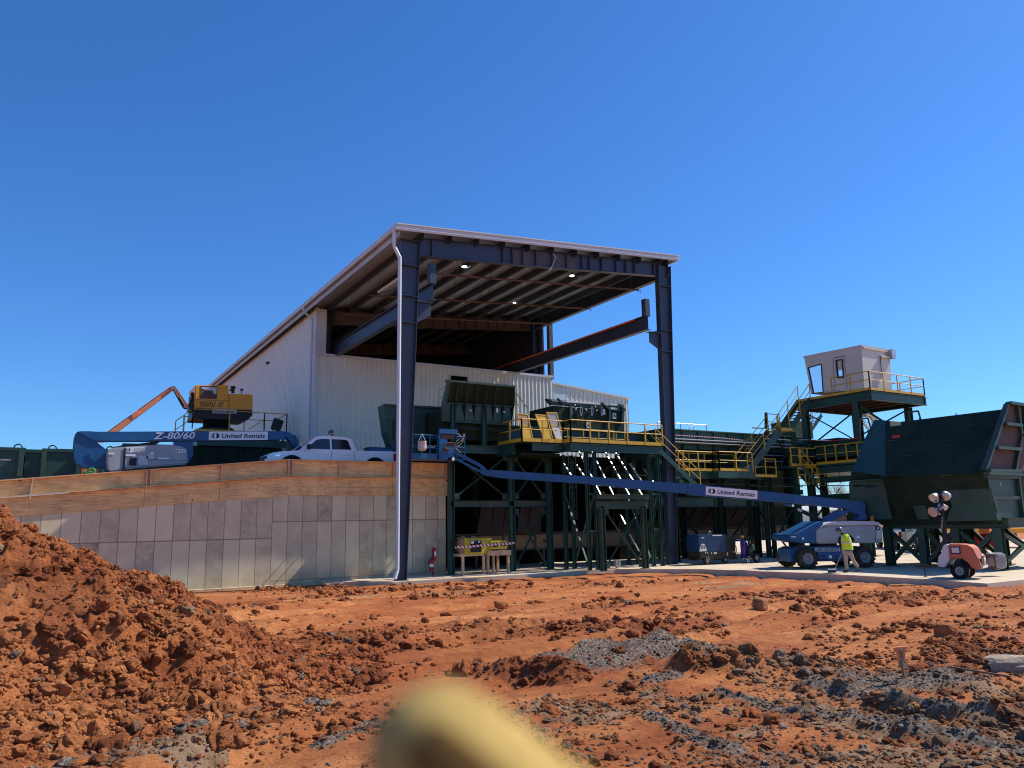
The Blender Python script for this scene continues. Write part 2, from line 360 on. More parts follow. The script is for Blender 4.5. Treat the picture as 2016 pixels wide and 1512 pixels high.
# dirt heap on the left: centre and radius on the ground
PC = xy(9.6, -6.9); PR = 4.45
def heap_profile(x, y):
    d, l = dl(x, y); dx = l+6.9; dy = d-9.6
    r = np.hypot(dx*(1+.04*np.sign(dx)), dy*1.03)+.35*fbm(x*.7, y*.7, 71, 3)
    h = 2.17*np.clip(1-(r-.55)/(PR-.55), -.6, 1)
    return np.where(r < .55, 2.17-.05*(r/.55)**2, h)
def ground_h(x, y):
    d, l = dl(x, y); z = zbase(x, y)
    u = x*.94+y*.34; v = -x*.34+y*.94                # wheel tracks run along u
    near = sst(34, 20, d)
    z = z+.10*fbm(x*.35, y*.35, 1, 3)*near
    z = z+.085*fbm(u*.35, v*1.5, 5, 4, .6)*sst(45, 28, d)
    rough = sst(-.15, .5, fbm(x*.33+3, y*.8, 21, 3)*1.3)
    patch = sst(.08, .6, fbm(u*.22, v*.55, 33, 3)*1.3+.1)
    z = z+patch*(.06*clods(x*1.9, y*1.9, 40, .55)+.04*clods(x*4.5, y*4.5, 41, .6))*sst(40, 30, d)
    z = z+(.008+.016*rough)*crumb(x*4, y*4, 45, 3)*sst(30, 14, d)
    for k, off in enumerate((-9.0, -7.1, -4.6, -2.5, -.5, 1.3, 2.9, 4.6, 6.3, 8.0)):        # ruts
        vv = v-(14.5+off+.6*np.sin(u*.21+k))
        z = z-(.07+.07*vnoise(u*.3, v*0, 66+k))*np.exp(-(vv/.24)**2)+.08*np.exp(-((vv-.42)/.17)**2)*(.3+vnoise(u*.45, v, 61+k))*sst(31, 22, d)
    for k in range(16):                                  # narrow tyre tracks, pressed with sharp shoulders
        a_ = (-.10, .05, .16, -.04)[k % 4]; vv = y*.94-x*.34-(15+.85*(k*7 % 16)-4)+a_*(u-14)+.35*np.sin(u*.17+k*1.7); on = sst(-.15, .15, fbm(u*.12+k, v*0+k, 300+k, 2))
        z = z+on*(-.075*sst(.16, .10, np.abs(vv))+.05*np.exp(-((np.abs(vv)-.24)/.08)**2)*(.4+vnoise(u*2.2, v*2.2, 320+k)))*sst(31, 27, d)*sst(9, 12, d)
    g = np.zeros_like(x); p = np.zeros_like(x); c_ = np.zeros_like(x)
    for k, (pts, w, h, t) in enumerate(FW):
        q = ridge(x, y, pts, w, 1.0, 90+k)
        amp = h*(.72+.6*fbm(x*1.7, y*1.7, 120+k, 2))
        z = z+q**.85*amp
        if t == 'c': z = z+sst(.05, .4, q)*(.06*clods(x*3.2, y*3.2, 140+k)+.02*crumb(x*7, y*7, 142)); c_ = np.maximum(c_, sst(.04, .25, q))
        elif t == 'g': g = np.maximum(g, sst(.12, .62, q)*.9); z = z+sst(.05, .3, q)*.02*crumb(x*7, y*7, 152)
        else: p = np.maximum(p, sst(.05, .3, q)); z = z+sst(.05, .3, q)*.03*crumb(x*6, y*6, 153)
    # gravel spread over the near right ground
    gs = sst(.05, .5, fbm(x*.8+5, y*.8, 75, 4)+.25*sst(10.5, 7.5, d)*sst(-1.2, 1.2, l)-.38)
    g = np.maximum(g, gs*.75*sst(12.5, 9, d))
    p = np.maximum(p, .8*sst(.15, .5, fbm(u*.3, v*1.1, 81, 3))*sst(22, 27, d)*sst(36, 30, d))
    p = np.maximum(p, .75*sst(-.5, .15, fbm(x*.9, y*.9, 83, 3))*sst(12, 8.5, d)*sst(-1.5, .8, l))
    z = z+.012*fbm(x*7, y*7, 7, 3)*sst(20, 10, d)+.034*crumb(u*.9, v*2.6, 47, 4)*sst(36, 29, d)*(.35+.65*sst(-.2, .3, fbm(u*.2, v*.6, 48, 3)))+.03*crumb(x*3+y, y*3-x, 49, 3)*sst(13, 9, d)*p
    ground_h.tone = np.clip(.35*sst(.0, .45, fbm(u*.28+9, v*1.3, 27, 4, .6))+.24*patch+.45*c_+.18*sst(.1, .5, fbm(u*.5, v*3.2, 28, 3)), 0, 1)  # dark streaks along the tracks: painted rut shadow as well as moist clay
    ground_h.cl = np.clip(np.maximum(c_, np.maximum(patch, .8*rough*sst(24, 12, d))), 0, 1)
    return z, g, p
SLAB = [(10.5, 33.2), (12.7, 30.75), (24.3, 30.5), (27.0, 27.4), (28.3, 22.0), (28.35, 17.0), (28.0, 14.85), (75, 14.85), (75, 75), (10.5, 75)]
def in_poly(x, y, P):
    c = np.zeros(x.shape, bool)
    for (x1, y1), (x2, y2) in zip(P, P[1:]+P[:1]):
        with np.errstate(divide='ignore', invalid='ignore'):
            c ^= ((y1 > y) != (y2 > y)) & (x < (x2-x1)*(y-y1)/(y2-y1)+x1)
    return c
def mesh_np(name, verts, quads, attrs=None, mat=None, smooth=True):
    me = bpy.data.meshes.new(name); nv = len(verts); nq = len(quads); w = quads.shape[1]
    me.vertices.add(nv); me.vertices.foreach_set('co', verts.astype(np.float32).ravel())
    me.loops.add(nq*w); me.loops.foreach_set('vertex_index', quads.astype(np.int32).ravel())
    me.polygons.add(nq); me.polygons.foreach_set('loop_start', np.arange(0, nq*w, w, dtype=np.int32))
    me.polygons.foreach_set('use_smooth', np.full(nq, smooth)); me.update(calc_edges=True)
    for k, a in (attrs or {}).items():
        at = me.attributes.new(k, 'FLOAT', 'POINT'); at.data.foreach_set('value', a.astype(np.float32).ravel())
    o = bpy.data.objects.new(name, me); COL.objects.link(o)
    if mat: me.materials.append(mat)
    return o
def grid_quads(nr, nc):
    i = np.arange((nr-1)*(nc-1)); r = i//(nc-1); c = i % (nc-1); a = r*nc+c
    return np.stack([a, a+1, a+nc+1, a+nc], 1)
# soil: red clay with drier pale crust and grey stone, the kind given per vertex
def soil_mat():
    m = bpy.data.materials.new('red_clay_soil'); m.use_nodes = True; nt = m.node_tree; b = nt.nodes['Principled BSDF']; L = nt.links.new
    geo = _n(nt, 'ShaderNodeNewGeometry'); P = geo.outputs['Position']
    def noise(sc, det=6, ro=.6, vec=P):
        n = _n(nt, 'ShaderNodeTexNoise'); n.inputs['Scale'].default_value = sc; n.inputs['Detail'].default_value = det; n.inputs['Roughness'].default_value = ro; L(vec, n.inputs['Vector']); return n.outputs[0]
    def mr(x, a, c, d=0, e=1):
        r = _n(nt, 'ShaderNodeMapRange'); r.interpolation_type = 'SMOOTHSTEP'; r.inputs[1].default_value = a; r.inputs[2].default_value = c; r.inputs[3].default_value = d; r.inputs[4].default_value = e; L(x, r.inputs[0]); return r.outputs[0]
    def mix(f, a, c):
        q = _n(nt, 'ShaderNodeMix', data_type='RGBA')
        (L(f, q.inputs[0]) if not isinstance(f, float) else setattr(q.inputs[0], 'default_value', f))
        for s_, z in ((6, a), (7, c)):
            if isinstance(z, tuple): q.inputs[s_].default_value = (*z, 1)
            else: L(z, q.inputs[s_])
        return q.outputs[2]
    def math_(op, a, c):
        q = _n(nt, 'ShaderNodeMath', operation=op)
        for i, z in enumerate((a, c)):
            if isinstance(z, float): q.inputs[i].default_value = z
            else: L(z, q.inputs[i])
        return q.outputs[0]
    mp = _n(nt, 'ShaderNodeMapping'); mp.inputs['Rotation'].default_value = (0, 0, rad(-20)); mp.inputs['Scale'].default_value = (.25, 1, 1); L(P, mp.inputs[0])
    clay = mix(mr(noise(.9, 7, .6, mp.outputs[0]), .34, .66), (.44, .132, .043), (.66, .265, .095))
    clay = mix(mr(noise(5, 8, .7), .45, .70, 0, .75), clay, (.25, .078, .032))
    clay = mix(mr(noise(.35, 4), .46, .62, 0, .55), clay, (.38, .10, .038))
    clay = mix(mr(noise(38, 4), .56, .72, 0, .5), clay, (.60, .31, .16))
    at_ = _n(nt, 'ShaderNodeAttribute', attribute_name='tone')
    clay = mix(mr(at_.outputs['Fac'], .0, 1., 0, .85), clay, (.185, .055, .022))
    ag = _n(nt, 'ShaderNodeAttribute', attribute_name='gravel'); ap = _n(nt, 'ShaderNodeAttribute', attribute_name='pale')
    vo = _n(nt, 'ShaderNodeTexVoronoi'); vo.inputs['Scale'].default_value = 38; L(P, vo.inputs['Vector'])
    cr = _n(nt, 'ShaderNodeValToRGB'); L(vo.outputs['Color'], cr.inputs[0])
    cr.color_ramp.elements[0].color = (.10, .078, .058, 1); cr.color_ramp.elements[1].color = (.44, .37, .30, 1)
    e = cr.color_ramp.elements.new(.55); e.color = (.21, .17, .135, 1); e = cr.color_ramp.elements.new(.25); e.color = (.17, .10, .065, 1)
    gf = mr(math_('ADD', ag.outputs['Fac'], math_('MULTIPLY', math_('SUBTRACT', noise(9, 9, .85), .5), 2.0)), .35, .9)
    pf = mr(math_('ADD', ap.outputs['Fac'], math_('MULTIPLY', math_('SUBTRACT', noise(4, 8, .75), .5), 1.6)), .45, .85)
    col = mix(pf, clay, mix(mr(noise(2.5, 5), .4, .65), (.25, .145, .08), (.42, .27, .165))); col = mix(gf, col, cr.outputs[0])
    L(col, b.inputs['Base Color']); b.inputs['Roughness'].default_value = .95; b.inputs['Specular IOR Level'].default_value = .15
    hh = math_('ADD', math_('MULTIPLY', noise(55, 8, .75), 1.0), math_('MULTIPLY', noise(16, 6, .7), 1.6))
    hh = math_('ADD', hh, math_('MULTIPLY', noise(5.5, 9, .8, mp.outputs[0]), 5.0))
    hh = math_('ADD', hh, math_('MULTIPLY', math_('MULTIPLY', vo.outputs['Distance'], gf), -1.2))
    bp = _n(nt, 'ShaderNodeBump'); bp.inputs['Strength'].default_value = .8; bp.inputs['Distance'].default_value = .035
    L(hh, bp.inputs['Height']); L(bp.outputs[0], b.inputs['Normal'])
    return m
M['soil'] = soil_mat()
def make_ground():
    th = np.radians(np.linspace(-52, 56, 1180)); r1 = 3.2*np.power(40/3.2, np.linspace(0, 1, 760)); r2 = 40*np.power(3000/40, np.linspace(0, 1, 60))[1:]
    R = np.concatenate([r1, r2]); D = R[:, None]*np.cos(th)[None]; Lt = R[:, None]*np.sin(th)[None]
    x, y = D*SY+Lt*CY, D*CY-Lt*SY
    z, g, p = ground_h(x, y)
    d, l = dl(x, y)
    far = sst(34, 60, np.hypot(x, y)); z = z*(1-far)+far*(-.55)
    ins = in_poly(x, y, SLAB)
    z = np.where(ins, np.minimum(z, -.45), np.minimum(z, np.where(d > 24, .0-.03*np.clip(d-27, -3, 4), 9)))
    v = np.stack([x, y, z], -1).reshape(-1, 3)
    o = mesh_np('ground', v, grid_quads(len(R), len(th)), {'gravel': g, 'pale': p, 'tone': ground_h.tone}, M['soil'])
    # a plain ring behind and beside the photographer closes the sheet
    tag(o, kind='structure'); return o
make_ground()
m = MB(); m.add([(-3000, -3000, -.62), (3000, -3000, -.62), (3000, 3000, -.62), (-3000, 3000, -.62)], [(0, 1, 2, 3)])
tag(m.build('terrain', M['soil']), kind='structure')
def heap_rough(x, y):
    return .22*fbm(x*1.1, y*1.1, 200, 4)+.22*clods(x*1.25, y*1.25, 210, .4)+.16*clods(x*2.5, y*2.5, 211, .55)+.07*clods(x*5, y*5, 212, .6)+.045*crumb(x*4.5, y*4.5, 215, 5)+.03*clods(x*11, y*11, 213, .7)
def make_heap():
    n = 640; Lg, Dg = np.meshgrid(np.linspace(-3.4, 6.6, n), np.linspace(-6.0, 5.0, n))
    l = Lg-6.9; d = Dg+9.6; x, y = d*SY+l*CY, d*CY-l*SY
    h = heap_profile(x, y); zb = zbase(x, y); s = sst(-.05, .35, h)
    z = zb+h+s*heap_rough(x, y)
    z = np.where(h < -.12, zb-.5, z)
    g = sst(.5, .1, h)*sst(-.1, .3, fbm(x*1.1, y*1.1, 220, 3))*.7; p = sst(.2, .5, fbm(x*1.4, y*1.4, 221, 4))*.55+sst(.55, .05, h)*.35
    v = np.stack([x, y, z], -1).reshape(-1, 3)
    tn = np.clip(.32+1.1*fbm(x*.8, y*.8, 230, 4)+.5*fbm(x*5, y*5, 231, 3), 0, 1)
    o = mesh_np('dirt_heap', v, grid_quads(n, n), {'gravel': g, 'pale': p, 'tone': tn*.8}, M['soil'], False)
    tag(o, 'tall heap of loose red clay clods at the left, in front of the concrete wall', 'dirt heap'); return z, l, d
make_heap()
# loose clods and stones: nobody could count them
def ico_np(sub):
    bm = bmesh.new(); bmesh.ops.create_icosphere(bm, subdivisions=sub, radius=1)
    v = np.array([q.co[:] for q in bm.verts]); f = np.array([[q.index for q in t.verts] for t in bm.faces]); bm.free(); return v, f
def scatter(name, pos, size, attrs, mat, flat=.8, nproto=14):
    """many lumps in one mesh: a few dozen worn shapes, each turned and scaled at random"""
    VV, FF, A = [], [], {k: [] for k in attrs}; o = 0; n = len(pos); pr = rng.integers(0, nproto, n); big = size > .05
    for q in range(nproto):
        for sub in (1, 2, 3, 4):
            lo, hi = ((0, .017), (.017, .05), (.05, .11), (.11, 9))[sub-1]; idx = np.where((pr == q) & (size > lo) & (size <= hi))[0]
            if not len(idx): continue
            v, f = ico_np(sub); k = q*7+sub
            v = v*(1+.5*fbm(v[:, 0]*1.2+k, v[:, 1]*1.2+v[:, 2]*1.6-k, k, 2)[:, None]+(.26*crumb(v[:, 0]*2.5+k, v[:, 1]*2.5+v[:, 2]*2, k+3, 2)[:, None] if sub > 1 else 0))
            m = len(idx); a = rng.uniform(0, 6.28, (3, m)); ca, sa = np.cos(a), np.sin(a)
            Rz = np.zeros((m, 3, 3)); Rz[:, 0, 0] = ca[0]; Rz[:, 0, 1] = -sa[0]; Rz[:, 1, 0] = sa[0]; Rz[:, 1, 1] = ca[0]; Rz[:, 2, 2] = 1
            Rx = np.zeros((m, 3, 3)); Rx[:, 0, 0] = 1; Rx[:, 1, 1] = ca[1]; Rx[:, 1, 2] = -sa[1]; Rx[:, 2, 1] = sa[1]; Rx[:, 2, 2] = ca[1]
            sc = size[idx, None]*np.stack([np.ones(m), rng.uniform(.6, 1, m), rng.uniform(.55, .95, m)], 1)
            w = np.einsum('mij,mvj->mvi', Rz@Rx, v[None]*sc[:, None, :]); w[:, :, 2] *= flat; w += pos[idx][:, None, :]
            VV.append(w.reshape(-1, 3)); FF.append((f[None]+(o+np.arange(m)*len(v))[:, None, None]).reshape(-1, 3)); o += m*len(v)
            for kk in attrs: A[kk].append(np.repeat(attrs[kk][idx], len(v)))
    return mesh_np(name, np.concatenate(VV), np.concatenate(FF), {k: np.concatenate(A[k]) for k in A}, mat, False)
def scatter_ground():
    N = 150000; d = 4.4*np.power(33/4.4, rng.random(N)**.85); l = (rng.random(N)*1.5-.72)*d
    x, y = xy(d, l); ok = ~in_poly(x, y, SLAB) & (y < 33) & (heap_profile(x, y) < -.05); x, y, d = x[ok], y[ok], d[ok]
    z, g, p = ground_h(x, y); cl = ground_h.cl; pick = rng.random(len(x)) < np.clip(.012+.55*cl**1.6*(1-.5*sst(11, 16, d))+.75*np.clip(np.maximum(g, p*1.1)-.06, 0, 1)*sst(14, 10, d), 0, 1); x, y, d, z, g, p, cl = (q[pick] for q in (x, y, d, z, g, p, cl)); tn = rng.random(len(x))
    stone = rng.random(len(x)) < np.clip(g*1.5-.1, 0, .93); s = rng.lognormal(-4.45, .66, len(x))*np.clip(.6+d/14, .7, 2.0)*(1+.5*cl)
    s = np.where(stone, np.clip(rng.lognormal(-4.3, .42, len(x)), .007, .04), np.clip(s, .008, .17))
    tag(scatter('clods', np.stack([x, y, z+s*.12], 1), s, {'gravel': np.where(stone | (rng.random(len(x)) < .03), 1.3, 0.), 'pale': np.maximum(rng.random(len(x))**3*.5, (p > .3)*rng.random(len(x))*1.5), 'tone': tn*.9+.1}, M['soil']), 'loose clods of red clay and grey stones lying over the muddy ground', 'clods', kind='stuff')
scatter_ground()
def scatter_heap():
    N = 150000; l = rng.uniform(-3.2, 6.3, N)-6.9; d = rng.uniform(-5.6, 4.2, N)+9.6; x, y = xy(d, l); h = heap_profile(x, y); ok = (h > -.13) | (rng.random(N) < .8*sst(-.9, -.1, h)**2); x, y, h = x[ok], y[ok], h[ok]
    rough = heap_rough(x, y); keep = rng.random(len(x)) < np.clip(.55+1.2*fbm(x*1.0, y*1.0, 260, 3), .16, 1); x, y, h, rough = x[keep], y[keep], h[keep], rough[keep]
    s = np.clip(rng.lognormal(-4.28, .70, len(x))*np.where(h < .9, 1.3, .9), .007, .12)
    z = zbase(x, y)+np.maximum(h, 0)+sst(-.05, .35, h)*rough+s*.15
    gr = (rng.random(len(x)) < .004+.14*sst(.3, .0, h)*sst(-.1, .25, fbm(x*1.1, y*1.1, 220, 3)))
    tag(scatter('heap_clods', np.stack([x, y, z], 1), s, {'gravel': gr*1.2, 'pale': np.where(rng.random(len(x)) < .008, 1.2, rng.random(len(x))**4*.6), 'tone': np.clip(.28+1.0*fbm(x*.8, y*.8, 230, 4)+.35*rng.standard_normal(len(x)), 0, 1)}, M['soil'], .9, 18), 'crumbled clay lumps lying loose on the red heap', 'clods', kind='stuff')
scatter_heap()
# a few single big lumps
def rock(name, label, cat, p, s, sq, grav=0., pale=0., group=None):
    v, f = ico_np(3); k = int(p.x*31) % 97
    q = v/np.maximum(np.abs(v).max(1, keepdims=True)*.5+np.linalg.norm(v, axis=1, keepdims=True)*.5, .3)
    q = q*(1+.22*fbm(v[:, 0]*1.2+k, v[:, 1]*1.2+v[:, 2]*1.5, k, 3)[:, None])*np.array(sq)*s
    a = k; q = q@np.array([[math.cos(a), -math.sin(a), 0], [math.sin(a), math.cos(a), 0], [0, 0, 1]]).T+np.array(p)
    o = mesh_np(name, q, f, {'gravel': np.full(len(q), grav), 'pale': np.full(len(q), pale)}, M['soil'], False); tag(o, label, cat, group); return o
g_ = G(1497, 1202); rock('rock', 'pinkish angular rock alone on the rutted clay beyond the gravel heap', 'rock', g_+V((0, 0, .14)), .2, (1, .8, .8), .3, .7)
g_ = G(985, 1196); rock('rock', 'small dark clod standing alone on the orange clay near the steel frame', 'rock', g_+V((0, 0, .08)), .16, (1, .8, .7))
g_ = G(1865, 1255); rock('rock', 'round dark clod on the rutted clay right of the field', 'rock', g_+V((0, 0, .08)), .17, (1, .9, .9))
def hull(name, label, cat, p, ax, size, seed, n=10):
    r = np.random.default_rng(seed); bm = bmesh.new(); R_ = V(ax).to_track_quat('Z', 'Y').to_matrix()
    for _ in range(n): q = r.normal(size=3); q = np.sign(q)*np.abs(q/np.linalg.norm(q))**.6; bm.verts.new(p+R_ @ V(q*np.array(size)))
    bmesh.ops.convex_hull(bm, input=bm.verts); bmesh.ops.subdivide_edges(bm, edges=bm.edges, cuts=2, use_grid_fill=True)
    for v in bm.verts: v.co += V(r.normal(size=3)*.012)
    me = bpy.data.meshes.new(name); bm.to_mesh(me); bm.free(); o = bpy.data.objects.new(name, me); COL.objects.link(o); me.materials.append(M['soil']); return tag(o, label, cat)
bx, by = xy(7.5, -2.75); bx = np.array([bx]); by = np.array([by]); hz = float((zbase(bx, by)+heap_profile(bx, by)+heap_rough(bx, by))[0])
hull('boulder', 'big angular slab of hard clay tilted on the right flank of the red heap', 'boulder', V((bx[0], by[0], hz+.10)), (-.75, -.1, .55), (.34, .24, .10), 8)
# ---------------------------------------------------------------- concrete slab
def conc_mat(name, col, joints=None):
    m = paint(name, col, .8, 0, .14, .5, (.38, .24, .15), .5, .15, 40, .2); return m
M['conc'] = conc_mat('slab_concrete', (.61, .50, .365))
m = MB(); m.prism([(x, y, -.55) for x, y in SLAB], (0, 0, .55)); tag(m.build('concrete_slab', M['conc']), kind='structure')

# ---------------------------------------------------------------- retaining wall and its formwork
YW = 33.54
def wall_mat():
    m = bpy.data.materials.new('formed_concrete'); m.use_nodes = True; nt = m.node_tree; b = nt.nodes['Principled BSDF']; L = nt.links.new
    g = _n(nt, 'ShaderNodeNewGeometry'); sp = _n(nt, 'ShaderNodeSeparateXYZ'); L(g.outputs['Position'], sp.inputs[0])
    def mt(op, a, c=None):
        q = _n(nt, 'ShaderNodeMath', operation=op)
        for i, z in enumerate((a, c)):
            if z is None: continue
            if isinstance(z, (int, float)): q.inputs[i].default_value = z
            else: L(z, q.inputs[i])
        return q.outputs[0]
    u = mt('DIVIDE', sp.outputs['X'], .645); fu = mt('FLOOR', u); ru = mt('FRACT', u)
    zj = mt('ADD', mt('MULTIPLY', mt('GREATER_THAN', fu, 12.5), .68), 1.87)
    w = mt('ADD', mt('DIVIDE', mt('SUBTRACT', sp.outputs['Z'], zj), 2.44), 2.0)
    fw = mt('FLOOR', w); rw = mt('FRACT', w)
    cv = _n(nt, 'ShaderNodeCombineXYZ'); L(fu, cv.inputs[0]); L(fw, cv.inputs[1])
    wn = _n(nt, 'ShaderNodeTexWhiteNoise', noise_dimensions='3D'); L(cv.outputs[0], wn.inputs[0])
    def edge(r, e): return mt('MINIMUM', mt('GREATER_THAN', r, e), mt('LESS_THAN', r, 1-e))
    ln = mt('MULTIPLY', edge(ru, .022), edge(rw, .008))
    nz = _n(nt, 'ShaderNodeTexNoise'); nz.inputs['Scale'].default_value = 1.6; nz.inputs['Detail'].default_value = 9; nz.inputs['Roughness'].default_value = .7
    ad = _n(nt, 'ShaderNodeVectorMath', operation='ADD'); L(g.outputs['Position'], ad.inputs[0])
    sc = _n(nt, 'ShaderNodeVectorMath', operation='SCALE'); L(wn.outputs['Color'], sc.inputs[0]); sc.inputs['Scale'].default_value = 30; L(sc.outputs[0], ad.inputs[1]); L(ad.outputs[0], nz.inputs['Vector'])
    st = _n(nt, 'ShaderNodeMapRange'); st.inputs[1].default_value = .40; st.inputs[2].default_value = .68; L(nz.outputs[0], st.inputs[0])
    amt = mt('MULTIPLY', st.outputs[0], mt('ADD', mt('POWER', wn.outputs['Value'], 2.0), .18))
    cr = _n(nt, 'ShaderNodeMix', data_type='RGBA'); L(amt, cr.inputs[0]); cr.inputs[6].default_value = (.65, .59, .37, 1); cr.inputs[7].default_value = (.28, .245, .165, 1)
    v = mt('ADD', mt('MULTIPLY', wn.outputs['Value'], -.26), 1.10)
    m2 = _n(nt, 'ShaderNodeMix', data_type='RGBA', blend_type='MULTIPLY'); m2.inputs[0].default_value = 1; L(cr.outputs[2], m2.inputs[6]); L(v, m2.inputs[7])
    m3 = _n(nt, 'ShaderNodeMix', data_type='RGBA'); L(ln, m3.inputs[0]); m3.inputs[6].default_value = (.27, .235, .17, 1); L(m2.outputs[2], m3.inputs[7])
    md = _n(nt, 'ShaderNodeMapRange'); md.inputs[1].default_value = .75; md.inputs[2].default_value = -.1; md.inputs[4].default_value = .9
    n5 = _n(nt, 'ShaderNodeTexNoise'); n5.inputs['Scale'].default_value = 1.3; n5.inputs['Detail'].default_value = 8; n5.inputs['Roughness'].default_value = .75; L(g.outputs['Position'], n5.inputs['Vector'])
    L(mt('ADD', sp.outputs['Z'], mt('MULTIPLY', mt('SUBTRACT', .5, n5.outputs[0]), 2.2)), md.inputs[0])
    m4 = _n(nt, 'ShaderNodeMix', data_type='RGBA'); L(mt('MULTIPLY', md.outputs[0], .55), m4.inputs[0]); L(m3.outputs[2], m4.inputs[6]); m4.inputs[7].default_value = (.36, .20, .11, 1)
    L(m4.outputs[2], b.inputs['Base Color']); b.inputs['Roughness'].default_value = .8
    bp = _n(nt, 'ShaderNodeBump'); bp.inputs['Strength'].default_value = .5; bp.inputs['Distance'].default_value = .02; L(ln, bp.inputs['Height']); L(bp.outputs[0], b.inputs['Normal'])
    return m
M['wallc'] = wall_mat()
def ply_mat():
    m = paint('formwork_plywood', (.82, .55, .225), .7, 0, .3, .55, (.36, .17, .07), .75)
    nt = m.node_tree; b = nt.nodes['Principled BSDF']; L = nt.links.new
    tc = nt.nodes.new('ShaderNodeTexCoord'); mp = _n(nt, 'ShaderNodeMapping'); mp.inputs['Scale'].default_value = (.35, 1, 5); L(tc.outputs['Object'], mp.inputs[0])
    wv = _n(nt, 'ShaderNodeTexNoise'); wv.inputs['Scale'].default_value = 3; wv.inputs['Detail'].default_value = 8; wv.inputs['Roughness'].default_value = .65; wv.inputs['Distortion'].default_value = 1.2; L(mp.outputs[0], wv.inputs['Vector'])
    old = b.inputs['Base Color'].links[0].from_socket
    r = _n(nt, 'ShaderNodeMapRange'); r.inputs[1].default_value = .35; r.inputs[2].default_value = .65; r.inputs[3].default_value = .72; r.inputs[4].default_value = 1.2; L(wv.outputs[0], r.inputs[0])
    x = _n(nt, 'ShaderNodeMix', data_type='RGBA', blend_type='MULTIPLY'); x.inputs[0].default_value = 1; L(old, x.inputs[6]); L(r.outputs[0], x.inputs[7]); old = x.outputs[2]
    vo = _n(nt, 'ShaderNodeTexVoronoi'); vo.inputs['Scale'].default_value = 2.2; L(tc.outputs['Object'], vo.inputs['Vector'])
    lt = _n(nt, 'ShaderNodeMath', operation='LESS_THAN'); L(vo.outputs['Distance'], lt.inputs[0]); lt.inputs[1].default_value = .075
    k = _n(nt, 'ShaderNodeMix', data_type='RGBA'); L(lt.outputs[0], k.inputs[0]); L(old, k.inputs[6]); k.inputs[7].default_value = (.16, .06, .03, 1)
    L(k.outputs[2], b.inputs['Base Color']); return m
M['ply'] = ply_mat()
def ftop(x): return 5.2 if x > 8.95 else 5.2-.0985*(8.95-x)       # top of the formwork
def ctop(x): return 3.66 if x > 8.95 else 3.66-.079*(8.95-x)+(.0)  # top of the bare concrete
X0, X1 = -16.0, 16.55
wall = thing('retaining_wall', 'long concrete retaining wall with plywood formwork still along its top', 'retaining wall', (8.95, YW, 0))
m = MB(); m.prism([(X0, YW, -.6), (X1, YW, -.6), (X1, YW, ctop(X1)), (8.95, YW, 3.66), (X0, YW, ctop(X0))], (0, .45, 0)); m.build('concrete_face', M['wallc'], wall)
m = MB(); m.prism([(X1-.45, YW+.45, -.6), (X1, YW+.45, -.6), (X1, YW+.45, 4.9), (X1-.45, YW+.45, 4.9)], (0, 13, 0)); m.build('return_wall', M['wallc'], wall)
m = MB(); m.bb(3.6, X1+.1, YW-.28, YW-.004, -.6, -.05); m.build('footing', M['wallc'], wall)
FY = YW-.03
def pband(a, b, fz0, fz1, th, yo=0):
    m = MB(); xs = [a]+([8.95] if a < 8.95 < b else [])+[b]
    m.prism([(x, FY-yo, fz0(x)) for x in xs]+[(x, FY-yo, fz1(x)) for x in xs[::-1]], (0, th, 0)); return m
mid = lambda x: ctop(x)+(ftop(x)-ctop(x))*.52
low = lambda x: ctop(x)+(ftop(x)-ctop(x))*.24
xs = [-16, -9.6, -3.6, -.4, 3.4, 6.2, 8.95, 11.2, 13.8, 16.55]
for a, b in zip(xs[:-1], xs[1:]):                               # sheets of plywood, each a touch different
    pband(a+.006, b-.006, ctop, low, .03, random.uniform(.0, .006)).build('plywood_sheet', M['ply'], wall)
    pband(a+.006, b-.006, lambda x: low(x)+.006, mid, .03, random.uniform(.0, .006)).build('plywood_sheet', M['ply'], wall)
for a, b in zip(xs[:-1], xs[1:]):
    pband(a+.006, b-.006, lambda x: mid(x)+.06, ftop, .03, -.03).build('form_board', M['ply'], wall)
    for x in ((a+.03, a+.18) if a in (3.4, 8.95) else (a+.03,)): m = MB(); m.beam((x, FY-.06, mid(x)+.05), (x, FY-.06, ftop(x)-.03), .12, .055, (1, 0, 0)); m.build('form_stud', M['lumber'], wall)
    m = MB()
    for q0, q1 in ([(a, b)] if not a < 8.95 < b else [(a, 8.95), (8.95, b)]):
        m.beam((q0, FY-.08, mid(q0)+.03), (q1, FY-.08, mid(q1)+.03), .16, .04); m.beam((q0, FY-.03, ftop(q0)-.006), (q1, FY-.03, ftop(q1)-.006), .13, .04)
    m.build('form_rail', M['lumber'], wall)
m = MB(); m.bb(X1, X1+.16, YW-.1, YW+.04, 4.42, 5.2); m.bb(X1-.06, X1+.12, YW-.06, YW+1, 3.66, 4.36); m.build('end_board', M['wood'], wall)
# upper yard behind the wall
def yz(x): return 4.45 if x > 9 else 4.45-.098*(9-x)
m = MB(); m.prism([(X0-40, YW+.44, -.6), (X1-.44, YW+.44, -.6), (X1-.44, YW+.44, yz(16)), (9, YW+.44, 4.45), (X0, YW+.44, yz(X0)), (X0-40, YW+.44, yz(X0))], (0, 55, 0))
tag(m.build('upper_yard', M['soil']), kind='structure')
